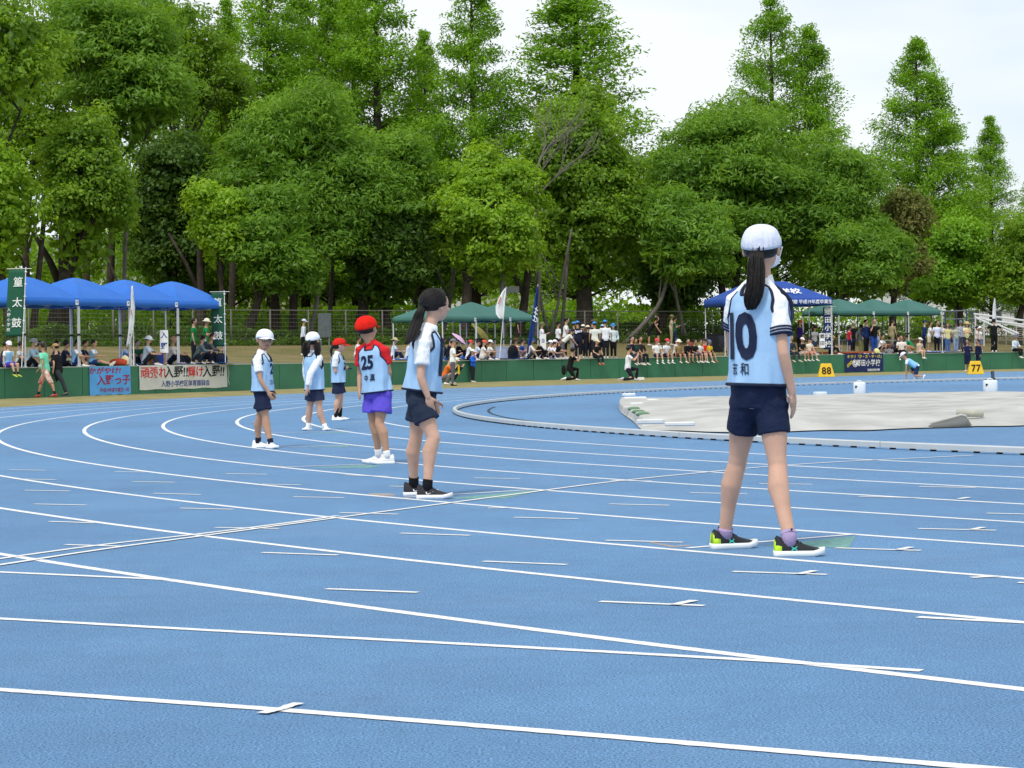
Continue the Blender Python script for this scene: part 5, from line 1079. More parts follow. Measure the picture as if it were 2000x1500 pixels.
# ------------------------------------------------------------------ flags, boards, banners
def pole(mb, p, h, r=.018, lean=(0, 0)): mb.tube([p, p+V(lean[0], lean[1], h)], r, 6)
def nobori(px, off, htop, hb, wdt, lean, col, chars, label, small=None, emblem=False, extra=0, dirx=-1):
    b = onbank(px, off); root = empty('banner_flag', b); tag(root, label, 'flag', 'upright cloth banners on poles'); L_ = V(lean, 0, htop); mb = MB(); mb.tube([V(0, 0, 0), L_], .016, 6); mb.build('pole', mat('#e4e6e6', .4), root)
    mb = MB(); mb.tube([L_*.985+V(.18*-dirx, 0, 0), L_*.985+V(dirx*(wdt+.05), 0, 0)], .010, 5); mb.build('cross_rod', mat('#e4e6e6', .4), root)
    up = L_.normalized()
    def fn(x, y):   # x 0..w away from pole, y 0..1 down
        hh = htop*(.975)-y*hb; return up*hh+V(dirx*x, .05*math.sin(y*7+x*3)*x-.02, -.02*x)
    vs = [fn(wdt*(.03+.97*i/8), j/24) for j in range(25) for i in range(9)]; mb = MB(); mb.add(vs, [(j*9+i, j*9+i+1, (j+1)*9+i+1, (j+1)*9+i) for j in range(24) for i in range(8)]); fl_ = mb.build('cloth', mat(col, .8, .08, 3), root, True); fl_.modifiers.new('s', 'SOLIDIFY').thickness = .004
    for i in range(6): mb = MB(); mb.box(fn(-.01, .03+i*.185), (.07, .02, .03)); mb.build('loop', mat('#e8e8e8', .8), root)
    for i, t in enumerate(chars):
        cy = (i+.62)/(len(chars)+.25); letters('lettering', t, lambda x, y, cy=cy: fn(wdt*(.40 if small else .5)-x, cy-y/hb)+V(0, -.02, 0), mat('#eef2ee', .8), fl_)
    if small:
        for i, t in enumerate(small): cy = .60+i*.075; letters('small_lettering', t, lambda x, y, cy=cy: fn(wdt*.86-x, cy-y/hb)+V(0, -.02, 0), mat('#eef2ee', .8), fl_)
    if emblem:
        mb = MB(); mb.tube([fn(wdt*.55+.13*math.cos(a), .06+.13*math.sin(a)/hb)+V(0, -.025, 0) for a in [2*math.pi*k/16 for k in range(17)]], .018, 5, False); mb.tube([fn(wdt*.55+.07*math.cos(a), .06+.07*math.sin(a)/hb)+V(0, -.025, 0) for a in [2*math.pi*k/12 for k in range(13)]], .02, 5, False); mb.build('emblem', mat('#eef2ee', .8), fl_)
    return root
nobori(43, .14, 3.05, 2.0, .52, .18, (.02, .11, .065), T_TAI, 'dark green cloth banner with white lettering before the nearest blue tent', small=T_IRS)
nobori(441, .12, 2.55, 1.85, .45, 0, (.02, .09, .055), T_TAI, 'dark green cloth banner with white lettering at the end of the blue tents')
nobori(1627, .3, 2.45, 2.1, .45, 0, (.015, .035, .14), T_GS, 'navy cloth banner with white lettering at the corner of the large blue tent', emblem=True)
def flag(px, off, h, lean, outline, cols, label, deco=None):
    b = onbank(px, off); root = empty('flag', b); tag(root, label, 'flag'); mb = MB(); L_ = V(lean, 0, h); mb.tube([V(0, 0, 0), L_], [.022, .012], 7); mb.build('pole', mat('#e6e6e2', .4), root)
    # cloth rows hanging from the upper pole: (fraction along pole, left x, right x)
    vs = []; n_ = 9
    for (z, xl, xr) in outline:
        for i in range(n_): t = i/(n_-1); vs.append(V(xl+(xr-xl)*t, -.05+.07*math.sin(t*9+z*3)*(.3+t), z))
    mb = MB(); mb.add(vs, [(j*n_+i, j*n_+i+1, (j+1)*n_+i+1, (j+1)*n_+i) for j in range(len(outline)-1) for i in range(n_-1)]); c = mb.build('cloth', mat(cols, .8, .06, 4), root, True); c.modifiers.new('s', 'SOLIDIFY').thickness = .004
    if deco: deco(c)
    return root
flag(262, .2, 2.62, .0, [(2.6, -.03, .02), (2.3, -.05, .05), (1.9, -.06, .07), (1.4, -.12, .04), (1.0, -.17, -.02), (.75, -.22, -.09), (.62, -.22, -.17)], '#e4e8ea', 'drooping white flag on a pole before the third blue tent', lambda c: (lambda mb: (mb.box((-.03, -.14, 1.75), (.02, .01, .18)), mb.build('red_print', mat('#c84040', .8), c)))(MB()))
flag(976, .35, 3.15, .34, [(3.1, .30, .34), (2.9, .14, .33), (2.6, -.02, .30), (2.3, -.13, .27), (2.0, -.12, .24), (1.82, .0, .22), (1.78, .05, .2)], '#e6eaee', 'white flag with a red mark on a leaning pole beside the green tents', lambda c: (lambda mb: (mb.tube([V(-.02, -.16, 2.42), V(.05, -.16, 2.58), V(.10, -.15, 2.72)], .03, 5), mb.build('red_print', mat('#d89090', .8), c)))(MB()))
flag(1035, .5, 3.3, .42, [(3.2, .39, .43), (2.9, .31, .43), (2.4, .22, .39), (1.9, .14, .33), (1.4, .05, .25), (.9, -.04, .15), (.5, -.10, .06), (.2, -.13, -.02)], (.012, .045, .20), 'dark blue flag with white brush lettering hanging by the standing man in an olive hat', lambda c: (lambda mb: ([mb.tube([V(.26-k*.035, -.16, 2.25-k*.17), V(.40-k*.03, -.16, 2.12-k*.16)], .02, 4) for k in range(4)], [mb.tube([V(.36-k*.04, -.17, 2.3-k*.2), V(.28-k*.03, -.17, 2.05-k*.18)], .016, 4) for k in range(3)], mb.build('white_print', mat('#e8ecf0', .8), c)))(MB()))
flag(1944, 4, 3.0, .0, [(2.95, .0, .02), (2.6, -.08, .04), (2.1, -.13, .09), (1.5, -.12, .13), (1.1, -.14, .08), (.7, -.08, .02)], '#e4e8ec', 'white flag on a pole by the metal stand', lambda c: (lambda mb: (mb.box((.02, -.12, 1.7), (.05, .01, .3)), mb.build('blue_print', mat('#5070b0', .8), c)))(MB()))
def board(px, off, h, w, hb, chars, label, col='#f0f2f2', ink='#2c4aa0'):
    b = onbank(px, off); root = empty('sign_board', b); tag(root, label, 'sign'); mb = MB(); mb.box((0, .03, h*.5), (.06, .04, h)); mb.build('stake', mat('#9a7350', .8), root); mb = MB(); mb.box((0, 0, h+hb/2-.05), (w, .025, hb)); p = mb.build('panel', mat(col, .7), root)
    for i, t in enumerate(chars): letters('lettering', t, lambda x, y, i=i: V(x, -.018, h+hb-.05-(i+.5)*hb/len(chars)*.95+y), mat(ink, .7), p)
    return root
board(322, .25, .48, .27, .75, T_IB, 'white board with two large characters on a stake before the bald man')
board(1062, .2, .38, .30, .75, [T_KIZ], 'white board on a stake among the people with white caps') if False else None
r_ = board(1062, .2, .5, .26, .68, [], 'white board with small blue print among the seated people in white caps'); mb = MB(); [mb.box((0, -.016, .75+.05*k), (.13, .006, .022)) for k in range(4)]; mb.build('print', mat('#3c5a90', .7), r_)
board(1607, .3, .42, .27, .72, T_GB, 'white board with two large characters beside the navy banner', ink='#283040')
def wall_banner(s0, s1, z0, z1, col, label, amp=.02):
    """cloth hung on the face of the wall from bearing s0 to bearing s1"""
    a = wallpt(s0); root = empty('wall_banner', (a.x, a.y, 0)); tag(root, label, 'banner'); 
    def arc(px):
        p = wallpt(px); best = min(range(len(pl)), key=lambda i: (pl[i]-V(p.x, p.y, 0)).length); return cum[best]+(V(p.x, p.y, 0)-pl[best]).dot((pl[min(best+1, len(pl)-1)]-pl[best]).normalized())
    S0, S1 = arc(s0), arc(s1); Wd = S1-S0
    def fn(x, y, o=.03):   # x 0..Wd, y metres above the ground
        p, t = along(S0+x); q = V(-t.y, t.x, 0); wv = amp*(noise.noise(V(x*2.2, y*2.5, S0))+.5*math.sin(x*9+y*5)*.5); return p-q*(o+wv)+V(0, 0, y)-V(a.x, a.y, 0)
    n_ = 48; vs = [fn(Wd*i/n_, z0+(z1-z0)*j/10-(.012*math.sin(i*.5) if j == 0 else 0)) for j in range(11) for i in range(n_+1)]; mb = MB(); mb.add(vs, [(j*(n_+1)+i, j*(n_+1)+i+1, (j+1)*(n_+1)+i+1, (j+1)*(n_+1)+i) for j in range(10) for i in range(n_)])
    c = mb.build('cloth', mat(col, .8, .07, 3, .2, 12), root, True); return root, c, Wd, fn
RED = mat('#d03030', .8); INK = mat('#20242c', .8); BLU = mat('#2c4690', .8)
rt_, c, Wd, fn = wall_banner(174, 254, .0, .90, (.12, .42, .86), 'bright blue cloth banner with red handwriting hung on the green wall'); k_ = Wd/2.05
REDH = mat('#a83048', .8)
letters('lettering', T_KAG, lambda x, y: fn(Wd*.36+x*k_*1.05, .755+y*.62, .042), REDH, c); letters('lettering', T_IRI, lambda x, y: fn(Wd*.58+x*k_, .45+y*.8, .042), REDH, c); letters('lettering', T_HEI, lambda x, y: fn(Wd*.60+x*k_*.85, .14+y*.9, .042), REDH, c)
rt_, c, Wd, fn = wall_banner(271, 442, .12, .91, '#d6d6ce', 'white cloth banner with red and black slogans hung on the green wall'); k_ = Wd/5.1
for t, xc, m_ in ((T_RED1, .155, RED), (T_BLK, .40, INK), (T_RED2, .625, RED), (T_BLK, .835, INK)): letters('lettering', t, lambda x, y: fn(Wd*xc+x*k_*.78, .655+y*.62, .042), m_, c)
letters('lettering', T_ORG, lambda x, y: fn(Wd*.51+x*k_*.86, .285+y*.72, .042), BLU, c)
for xx in (.0, .33, .66, 1.0):
    mb = MB(); mb.tube([fn(Wd*xx, .9, .04), fn(Wd*xx, .95, -.1)], .008, 4); mb.build('cord', mat('#e8e8e8', .8), rt_)
mb = MB(); mb.tube([fn(Wd*1.005, .95, .05), fn(Wd*1.015, .6, .06), fn(Wd*1.0, .4, .06), fn(Wd*1.02, .2, .06)], .008, 4); mb.build('cord', mat('#e8e8e8', .8), rt_)
rt_, c, Wd, fn = wall_banner(1650, 1725, .03, .93, (.018, .030, .13), 'navy cloth banner with yellow and white lettering hung on the green wall'); k_ = Wd/4.0
letters('lettering', T_KI, lambda x, y: fn(Wd*.52+x*k_*1.05, .78+y*.62, .05), mat('#e8d838', .8), c); letters('lettering', T_GO, lambda x, y: fn(Wd*.60+x*k_*.84, .45+y*.62, .05), mat('#f0f2f4', .8), c); letters('lettering', T_SM, lambda x, y: fn(Wd*.74+x*k_, .10+y, .05), mat('#f0f2f4', .8), c)
letters('lettering', T_GG, lambda x, y: fn(Wd*.12+x*k_*.55-y*.2, .42+x*.35*k_+y*.8, .05), mat('#e8d838', .8), c)
mb = MB(); mb.tube([fn(Wd*.255+.17*k_*math.cos(a)*1.4, .45+.17*math.sin(a), .05) for a in [2*math.pi*k/16 for k in range(17)]], .018, 5, False); mb.tube([fn(Wd*.255+.09*k_*math.cos(a)*1.4, .45+.09*math.sin(a), .05) for a in [2*math.pi*k/12 for k in range(13)]], .03, 5, False); mb.build('emblem', mat('#f0f2f4', .8), c)

# ------------------------------------------------------------------ lane boxes, kerb sensor, tubs, tarp
def lanebox(px, py, num, label):
    b = G(px, py); root = empty('lane_marker_box', b); tag(root, label, 'lane marker', 'yellow numbered boxes beside the far lanes'); w0, w1, hh = .68, .42, .56; y0, y1 = .20, .05
    mb = MB(); mb.add([(-w0/2, -y0, 0), (w0/2, -y0, 0), (w0/2, y0, 0), (-w0/2, y0, 0), (-w1/2, -y1, hh), (w1/2, -y1, hh), (w1/2, y1, hh), (-w1/2, y1, hh)], [(3, 2, 1, 0), (4, 5, 6, 7), (0, 1, 5, 4), (1, 2, 6, 5), (2, 3, 7, 6), (3, 0, 4, 7)])
    o = mb.build('box', mat((.82, .50, .03), .5, .05), root); bv = o.modifiers.new('b', 'BEVEL'); bv.width = .02; bv.segments = 2
    letters('number', num, lambda x, y: V(x, -(y0+(y1-y0)*(hh*.46+y)/hh)-.012, hh*.44+y), mat('#3c2408', .7), o, sx=.92)
    mb = MB(); mb.box((0, 0, hh+.004), (.16, .05, .012)); mb.build('handle', mat('#5a4410', .6), o)
lanebox(1613.5, 736.5, T_88, 'yellow box marked 88 on the far lanes beside the tallest girl'); lanebox(1905, 731, T_77, 'yellow box marked 77 on the far lanes before two people in navy')
b = G(1939, 743); root = empty('timing_sensor', b); tag(root, 'small grey timing sensor clamped on the kerb beyond the tarpaulin', 'sensor'); mb = MB(); mb.box((0, 0, .19), (.10, .10, .24), taper=.85); mb.build('housing', mat('#505860', .5), root); mb = MB(); mb.box((-.02, 0, .05), (.20, .12, .05)); mb.build('clamp', mat('#3c4248', .5), root); mb = MB(); mb.box((-.055, -.02, .25), (.02, .05, .06)); mb.build('lens', mat('#15181c', .3), root)
mb = MB(); q = G(1797, 741); root = empty('marker_slab', G(1810, 742)); 
bpy.data.objects.remove(root)
tz = .20
def tub(px, Y, w, hh, label):
    b = V(BX(px, Y), Y, 0); root = empty('plastic_tub', b); tag(root, label, 'container', 'white plastic tubs standing behind the tarpaulin'); rg = []
    for z, r_ in ((0, .90), (.03, .97), (.5, 1), (.93, 1), (.98, .94), (1, .80)): rg.append([V(math.copysign(abs(math.cos(a))**.6, math.cos(a))*w/2*r_, math.copysign(abs(math.sin(a))**.6, math.sin(a))*w/2*r_, z*hh) for a in [2*math.pi*k/24 for k in range(24)]])
    mb = MB(); mb.rings(rg); mb.build('tub', mat('#e8ecec', .45, .04), root, True); mb = MB(); mb.tube([V(-w*.2, 0, hh), V(-w*.12, 0, hh+.03), V(w*.12, 0, hh+.03), V(w*.2, 0, hh)], .012, 6); mb.build('handle', mat('#d8dcdc', .5), root)
    mb = MB(); mb.box((-w*.38, -w*.44, hh*.72), (.03, .02, .05)); mb.box((-w*.30, -w*.47, hh*.75), (.02, .02, .02)); mb.build('scuff_mark', mat('#383c40', .7), root)
tub(1678.5, 46.5, .25, .34, 'left white plastic tub behind the tarpaulin'); tub(1934, 46.5, .29, .34, 'right white plastic tub behind the tarpaulin near the sensor')
# tarpaulin over the sand pit: one wrinkled sheet
out_near = [(1208, 793), (1212, 806), (1236, 824), (1250, 838), (1262, 842), (1330, 843), (1400, 846), (1500, 846), (1620, 842), (1700, 842), (1790, 838), (1880, 835), (1960, 834), (2040, 832), (2200, 830)]
near = [G(*p) for p in out_near]; far = [V(BX(px, Y), Y, 0) for px, Y in ((1214, 45), (1216, 45.2), (1240, 45.5), (1262, 45.7), (1290, 46), (1335, 46), (1410, 45.6), (1500, 45.3), (1620, 45), (1700, 44.6), (1790, 44.3), (1880, 44), (1960, 43.8), (2040, 43.6), (2200, 43.4))]
near = spl(near, 14); far = spl(far, 14); n_ = len(near); m_ = 60; vs = []
for j in range(m_+1):
    t = j/m_
    for i in range(n_):
        s_ = i/(n_-1); p = near[i].lerp(far[i], t); edge_ = min(1, min(t, 1-t)*9, s_*16); edge_ = edge_*edge_*(3-2*edge_)
        hgt = .015+edge_*(.10+.05*s_)+edge_*.05*noise.noise(V(p.x*.45, p.y*.16, 1))+edge_*.035*(.5-abs(noise.noise(V(p.x*.9+p.y*.15, p.y*.32, 5))))+edge_*.022*abs(noise.noise(V(p.x*2.0+p.y*.5, p.y*.9, 8)))+edge_*.05*max(0, noise.noise(V(p.x*1.6, p.y*1.1, 2)))*max(0, 1-(p.y-27)/6)
        wv = .10*noise.noise(V(p.x*1.8, 7, t)) if t < .08 else 0
        vs.append((p.x, p.y+wv, max(.008, hgt)))
mb = MB(); mb.add(vs, [(j*n_+i, j*n_+i+1, (j+1)*n_+i+1, (j+1)*n_+i) for j in range(m_) for i in range(n_-1)])
M_TARP = ground_mat((.52, .505, .45), (.70, .69, .65), .5, 9, .06); M_TARP = mat((.45, .445, .42), .85, .24, 1.3, .4, 3); o = mb.build('sheet', M_TARP, None, True); rt_ = empty('tarpaulin', (0, 0, 0)); tag(rt_, 'wide off white crumpled tarpaulin spread over the pit inside the kerb', 'tarpaulin'); o.parent = rt_
# the fold turned up at its near edge and the weights on it
mb = MB(); fa = G(1795, 838); rg = []
for i in range(13):
    t = i/12; p = G(1795+t*105, 838-t*3); hh = .14*(t/.9)**1.2+.012 if t < .9 else .14*(1-(t-.9)/.1)+.012; rg.append([p+V(0, 0, .01), p+V(.05, .25, hh*.75), p+V(.08, .55, hh), p+V(.12, 1.1, hh*.8), p+V(.10, 1.0, hh*.8-.03), p+V(.06, .5, hh-.05), p+V(.04, .28, hh*.6), p+V(.02, .1, .0)])
mb.rings(rg, False); mb.build('turned_fold', mat((.13, .135, .13), .8, .2, 3, .4, 10), rt_, True); mb = MB(); mb.tube([r_[2]+V(0, 0, .005) for r_ in rg], .018, 6); mb.build('hem', M_TARP, rt_, True)  # fold coloured dark to stand for the shade on its underside
mb = MB(); p = G(1897, 832); mb.tube([p+V(-.12, .3, .16), p+V(.22, .3, .15)], [.05, .045], 8); o = mb.build('rolled_end', mat('#b8b6a8', .7), rt_, True)
for (x, y, w, d_, h_, col, nm, lab) in ((1228, 773.5, .30, .16, .07, '#eceeee', 'white_block', 'white block at the far left corner of the tarpaulin'), (1240, 781, .42, .24, .06, '#e8eaea', 'white_block', 'large white block at the left end of the tarpaulin'), (1244, 792, .22, .10, .05, '#dfe2e2', 'white_block', 'small white bar below the large white block'), (1602, 776, .25, .25, .12, '#e8ecec', 'white_block', 'low white box behind the tarpaulin right of the tallest girl'), (1275, 787, .20, .16, .07, '#dcdedc', 'white_block', 'white block on the left part of the tarpaulin'), (1270, 828, .34, .12, .06, '#d8dad8', 'white_block', 'white bar on the near left corner of the tarpaulin'), (1328, 832, .36, .12, .05, '#dfe0dc', 'white_block', 'flat white slab near the front edge of the tarpaulin')):
    zt = .11 if y > 780 and x < 1400 else .02; b = G(x, y, zt); mb = MB(); mb.box(b+V(0, 0, h_/2), (w, d_, h_), .1); o = mb.build(nm, mat(col, .6), None); bv = o.modifiers.new('b', 'BEVEL'); bv.width = .012; tag(o, lab, 'weight', 'white weights lying on and by the tarpaulin')
for x, y, lab in ((1238, 801, 'green sandbag leftmost of three on the tarpaulin'), (1247, 807, 'green sandbag between two others on the tarpaulin'), (1256, 812, 'green sandbag nearest of three on the tarpaulin')):
    b = G(x, y, .12); mb = MB(); mb.ell(b+V(0, 0, .02), (.11, .08, .035), Matrix.Rotation(rng.uniform(-.5, .5), 3, 'Z')); tag(mb.build('sandbag', mat((.13, .24, .14), .85, .2, 8), None, True), lab, 'sandbag', 'green sandbags weighing down the tarpaulin')
b = G(1858, 776, .0); mb = MB(); mb.ell(b+V(0, .6, .05), (.30, .14, .06)); mb.ell(b+V(.25, .7, .05), (.22, .12, .05)); o = mb.blob('sandbag', mat((.15, .24, .15), .85, .2, 8), None, .02, 2); tag(o, 'long flat green sandbag behind the tarpaulin left of the right tub', 'sandbag', 'green sandbags weighing down the tarpaulin')

# ------------------------------------------------------------------ metal stand at the right
root = empty('metal_stand', V(BX(1935, 123), 123, gz(BX(1935, 123), 123))); tag(root, 'white tubular metal stand with sloping rails at the right edge', 'stand'); O = root.location.copy(); M_PIPE2 = mat('#cfd2d2', .4, .06, spec=.5); M_PLK = mat('#8e8474', .8, .2, 5)
def PL(px, py, Y): return P(px, py, Y)-O
for a in (((1902, 613, 124), (2045, 632, 122)), ((1903, 619, 124), (2045, 648, 122)), ((1904, 620, 124), (1985, 655, 121)), ((1925, 625, 121), (2045, 640, 120)), ((1948, 634, 120), (1990, 652, 119))): mb = MB(); mb.tube([PL(*a[0]), PL(*a[1])], .055, 6); mb.build('rail', M_PIPE2, root)
for px, t, b_ in ((1905, 614, 676), (1922, 628, 676), (1948, 634, 674), (1965, 645, 674), (1985, 628, 672), (2000, 630, 672), (1868, 608, 672), (1888, 606, 672), (1846, 610, 668)): mb = MB(); mb.tube([PL(px, t, 123), PL(px, b_, 123)], .045, 6); mb.build('post', M_PIPE2 if px > 1900 else mat('#3f4a55', .6), root)
for i in range(7): mb = MB(); mb.box(PL(1965+i*9, 664-i*4.2, 122+i*.5), (2.4, .28, .05), .35); mb.build('bench_plank', M_PLK, root)
for py in (606, 622, 640): mb = MB(); mb.tube([PL(1840, py+2, 124), PL(1905, py, 124)], .03, 5); mb.build('brace', mat('#7a8288', .6), root)
# far houses seen in pieces through the trees
def house(px, Y, w, d_, h_, wallc, roofc, label, rz=.3):
    x = BX(px, Y); g = gz(x, Y)*.5+1.5; root = empty('house', (x, Y, g), rz); tag(root, label, 'house'); mb = MB(); mb.box((0, 0, h_/2), (w, d_, h_)); wl = mb.build('wall', mat(wallc, .85, .08, 1), root)
    mb = MB(); e = .5; mb.add([(-w/2-e, -d_/2-e, h_), (w/2+e, -d_/2-e, h_), (w/2+e, d_/2+e, h_), (-w/2-e, d_/2+e, h_), (-w/2-e, 0, h_+w*.18), (w/2+e, 0, h_+w*.18)], [(0, 1, 5, 4), (2, 3, 4, 5), (0, 4, 3), (1, 2, 5), (3, 2, 1, 0)]); mb.build('roof', mat(roofc, .7, .1, 2), root)
    for fl in range(int(h_/2.6)):
        for i in range(int(w/2.2)): mb = MB(); mb.box((-w/2+1.2+i*2.2, -d_/2-.02, 1.3+fl*2.6), (1.1, .06, 1.1)); f_ = mb.build('window', mat('#d8dade', .5), root); mb = MB(); mb.box((-w/2+1.2+i*2.2, -d_/2-.06, 1.3+fl*2.6), (.95, .04, .95)); mb.build('pane', mat('#39424c', .15, spec=.6), f_)
house(575, 178, 11, 8, 6, '#d8cdb8', '#a85c40', 'cream house with an orange roof seen between the trunks left of centre'); house(430, 185, 12, 8, 6, '#e2e2de', '#6c7078', 'white house seen between the trunks behind the second green banner')
house(240, 180, 14, 8, 6, '#dcdcd8', '#70747c', 'white house seen through the trees above the blue tents', .2); house(1900, 190, 16, 9, 4.5, '#e6e8e8', '#8a929a', 'long white building seen behind the metal stand'); house(1010, 190, 10, 8, 5.5, '#d4d6d2', '#5c6068', 'pale house seen behind the green tents')

# ------------------------------------------------------------------ things lying on the bank
def sheet(px, off, w, d_, label, rz=.8, col=(.035, .20, .72)):
    b = onbank(px, off); vs = []; n_ = 14
    for j in range(n_+1):
        for i in range(n_+1):
            q = Matrix.Rotation(rz, 3, 'Z') @ V((i/n_-.5)*w, (j/n_-.5)*d_, 0); X, Y = b.x+q.x, b.y+q.y
            vs.append((q.x, q.y, max(gz(X, Y), .93)-b.z+.03+.03*abs(noise.noise(V(X*2, Y*2, 0)))))
    mb = MB(); mb.add(vs, [(j*(n_+1)+i, j*(n_+1)+i+1, (j+1)*(n_+1)+i+1, (j+1)*(n_+1)+i) for j in range(n_) for i in range(n_)]); o = mb.build('ground_sheet', mat(col, .5, .12, 3, .4, 8), None, True); o.location = b; tag(o, label, 'ground sheet', 'blue sheets spread on the bank'); return o
GS_A = .72
for px, off, w, d_, lab in ((240, 2.0, 8, 3, 'blue sheet under the people seated in the left tents'), (900, 2.0, 5.0, 3.2, 'blue sheet under the people in the first green tent'), (790, 5, 4, 2.5, 'blue sheet under the person in a straw hat'), (1000, 1.6, 4.6, 2.6, 'blue sheet before the person in a salmon shirt'), (935, 5.5, 4, 3, 'blue sheet higher on the bank behind the red caps'), (1830, 3.0, 3, 2.5, 'blue sheet beside the people by the metal stand'), (1690, 4.0, 4.5, 3, 'blue sheet under the right green tents')): sheet(px, off, w, d_, lab, GS_A)
def bag(px, off, w, d_, hh, col, label, name='bag', cat='bag', z=None, strap=True, rz=.3):
    b = onbank(px, off); b.z = max(b.z, .93) if z is None else z; root = empty(name, b, rz); tag(root, label, cat); mb = MB(); mb.ell((0, 0, hh*.5), (w/2, d_/2, hh*.55), None, 12, 8); mb.box((0, 0, hh*.35), (w*.85, d_*.8, hh*.6)); mb.blob('body', mat(col, .8, .12, 9), root, .03, 3)
    if strap: mb = MB(); mb.tube([V(-w*.22, 0, hh*.9), V(-w*.1, 0, hh*1.25), V(w*.1, 0, hh*1.25), V(w*.22, 0, hh*.9)], .014, 5); mb.build('handle', mat('#26282c', .7), root)
    return root
def boxthing(px, off, w, d_, hh, col, label, name='cool_box', cat='box', lid=None, rz=.5):
    b = onbank(px, off); b.z = max(b.z, .93)+.02; root = empty(name, b, rz); tag(root, label, cat); mb = MB(); mb.box((0, 0, hh/2), (w, d_, hh), taper=1.06); o = mb.build('body', mat(col, .6), root); o.modifiers.new('b', 'BEVEL').width = .02; mb = MB(); mb.box((0, 0, hh+.02), (w*1.1, d_*1.1, .05)); mb.build('lid', mat(lid or col, .6), root); return root
bag(245, .35, .28, .16, .32, '#e8dcae', 'cream paper bag with yellow handles under the third blue tent', 'paper_bag'); bag(253, .5, .24, .2, .26, '#e4e8ea', 'white plastic bag beside the cream paper bag', 'plastic_bag', strap=False)
bag(232, .45, .6, .3, .22, '#b84830', 'orange red bundle beside the seated children', 'cloth_bundle', strap=False); bag(200, .35, .5, .2, .12, '#1f6a40', 'folded green cloth on the wall edge', 'cloth_bundle', strap=False)
bag(432, .35, .5, .35, .36, '#1c2234', 'dark spotted bag at the foot of the second green banner', 'bag'); bag(362, .8, .45, .3, .3, '#15181e', 'black bag behind the bald man')
boxthing(299, 1.3, .42, .32, .20, '#d87818', 'orange plastic basket behind the man in a white bucket hat', 'basket', 'basket'); boxthing(312, .7, .34, .3, .34, '#2a50a8', 'blue box between the two seated men', 'storage_box')
boxthing(984, 1.7, .5, .4, .5, '#b4b8bc', 'large grey cool box beside the salmon shirt'); bag(1003, 1.3, .5, .35, .6, '#101216', 'black backpack before the person in a salmon shirt', 'backpack'); bag(912, 5.2, .4, .3, .4, '#2858b8', 'blue bag beside the pink parasol', 'bag'); bag(721, 3.2, .4, .3, .55, '#24262c', 'dark striped bag behind the red capped boy', 'backpack'); bag(845, 2, .35, .3, .5, '#181c24', 'black backpack by the first green tent leg', 'backpack')
bag(1350, 8.5, .5, .4, .55, '#7c4038', 'reddish brown bag on the upper bank', 'backpack'); bag(1368, 8.6, .5, .4, .6, '#6c7430', 'olive bag on the upper bank', 'backpack'); bag(1380, 9, .7, .5, .7, '#3c4048', 'dark grey heap of bags on the upper bank', 'bag'); boxthing(1395, 9.2, .9, .6, .9, '#24262c', 'black folding trolley on the upper bank', 'trolley', 'trolley'); bag(1942, 1.0, .35, .3, .35, '#181a1e', 'black bag beside the man with hands on hips', 'bag')
bag(1156, .15, .09, .09, .28, '#d8b89c', 'small drink bottle on the wall beside the boy with striped trousers', 'bottle', 'bottle', z=.915, strap=False); bag(1713, .4, .30, .3, .26, '#e4e49c', 'pale yellow cap lying by the crouching child', 'cap', 'cap', strap=False)
for i, (px, off, a, col, lab) in enumerate(((1636, 1.6, .35, '#c83c30', 'red training pole lying behind the wall'), (1648, 1.2, .5, '#d8d4cc', 'white training pole lying behind the wall'), (1662, 1.9, .3, '#cc4034', 'red training pole lying by the right tents'), (1655, .9, .6, '#a8583c', 'brown training pole lying nearest to the wall'))):
    b = onbank(px, off); b.z = max(b.z, .93)+.04; mb = MB(); mb.box((0, 0, .04), (2.8, .16, .08), -.5+a); o = mb.build('training_pole', mat(col, .6), None); o.location = b; tag(o, lab, 'pole', 'coloured poles lying on the bank at the right')
# folding table, chairs, parasols
def table(px, off, w, d_, hh, col, label):
    b = onbank(px, off); root = empty('folding_table', b, .6); tag(root, label, 'table'); mb = MB(); mb.box((0, 0, hh), (w, d_, .03)); mb.build('tabletop', mat(col, .5), root)
    for x in (-1, 1):
        for y in (-1, 1): mb = MB(); mb.tube([V(x*w*.45, y*d_*.42, 0), V(x*w*.42, y*d_*.42, hh-.02)], .014, 5); mb.build('leg', mat('#b8bcc0', .4), root)
    return root
table(1738, 2.2, 1.4, .6, .68, '#e4e6e6', 'white folding table under the middle right green tent'); table(1672, 4.6, 1.8, .5, .7, '#27498e', 'blue folding table under the right green tents')
def chair(px, off, col, label):
    b = onbank(px, off); root = empty('camping_chair', b, .8); tag(root, label, 'chair', 'folding camping chairs on the bank')
    mb = MB(); mb.box((0, 0, .40), (.5, .45, .03)); mb.build('seat', mat(col, .8), root); mb = MB(); mb.box((0, .24, .66), (.5, .03, .5), q=Matrix.Rotation(-.2, 3, 'X')); mb.build('backrest', mat(col, .8), root)
    for x in (-1, 1):
        mb = MB(); mb.tube([V(x*.25, -.22, 0), V(x*.25, .26, .45)], .013, 5); mb.build('leg', mat('#303338', .5), root); mb = MB(); mb.tube([V(x*.25, .24, 0), V(x*.25, -.22, .42), V(x*.27, -.2, .62), V(x*.27, .25, .62)], .013, 5); mb.build('leg', mat('#303338', .5), root)
chair(1408, 9.5, '#3a4050', 'grey blue camping chair left of the large blue tent'); chair(1418, 8, '#2c3038', 'black camping chair behind the tallest girl'); chair(1722, 3.6, '#c8ccd0', 'pale grey camping chair by the folding table'); chair(950, 6, '#1c1e22', 'black camping chair beneath the green tents')
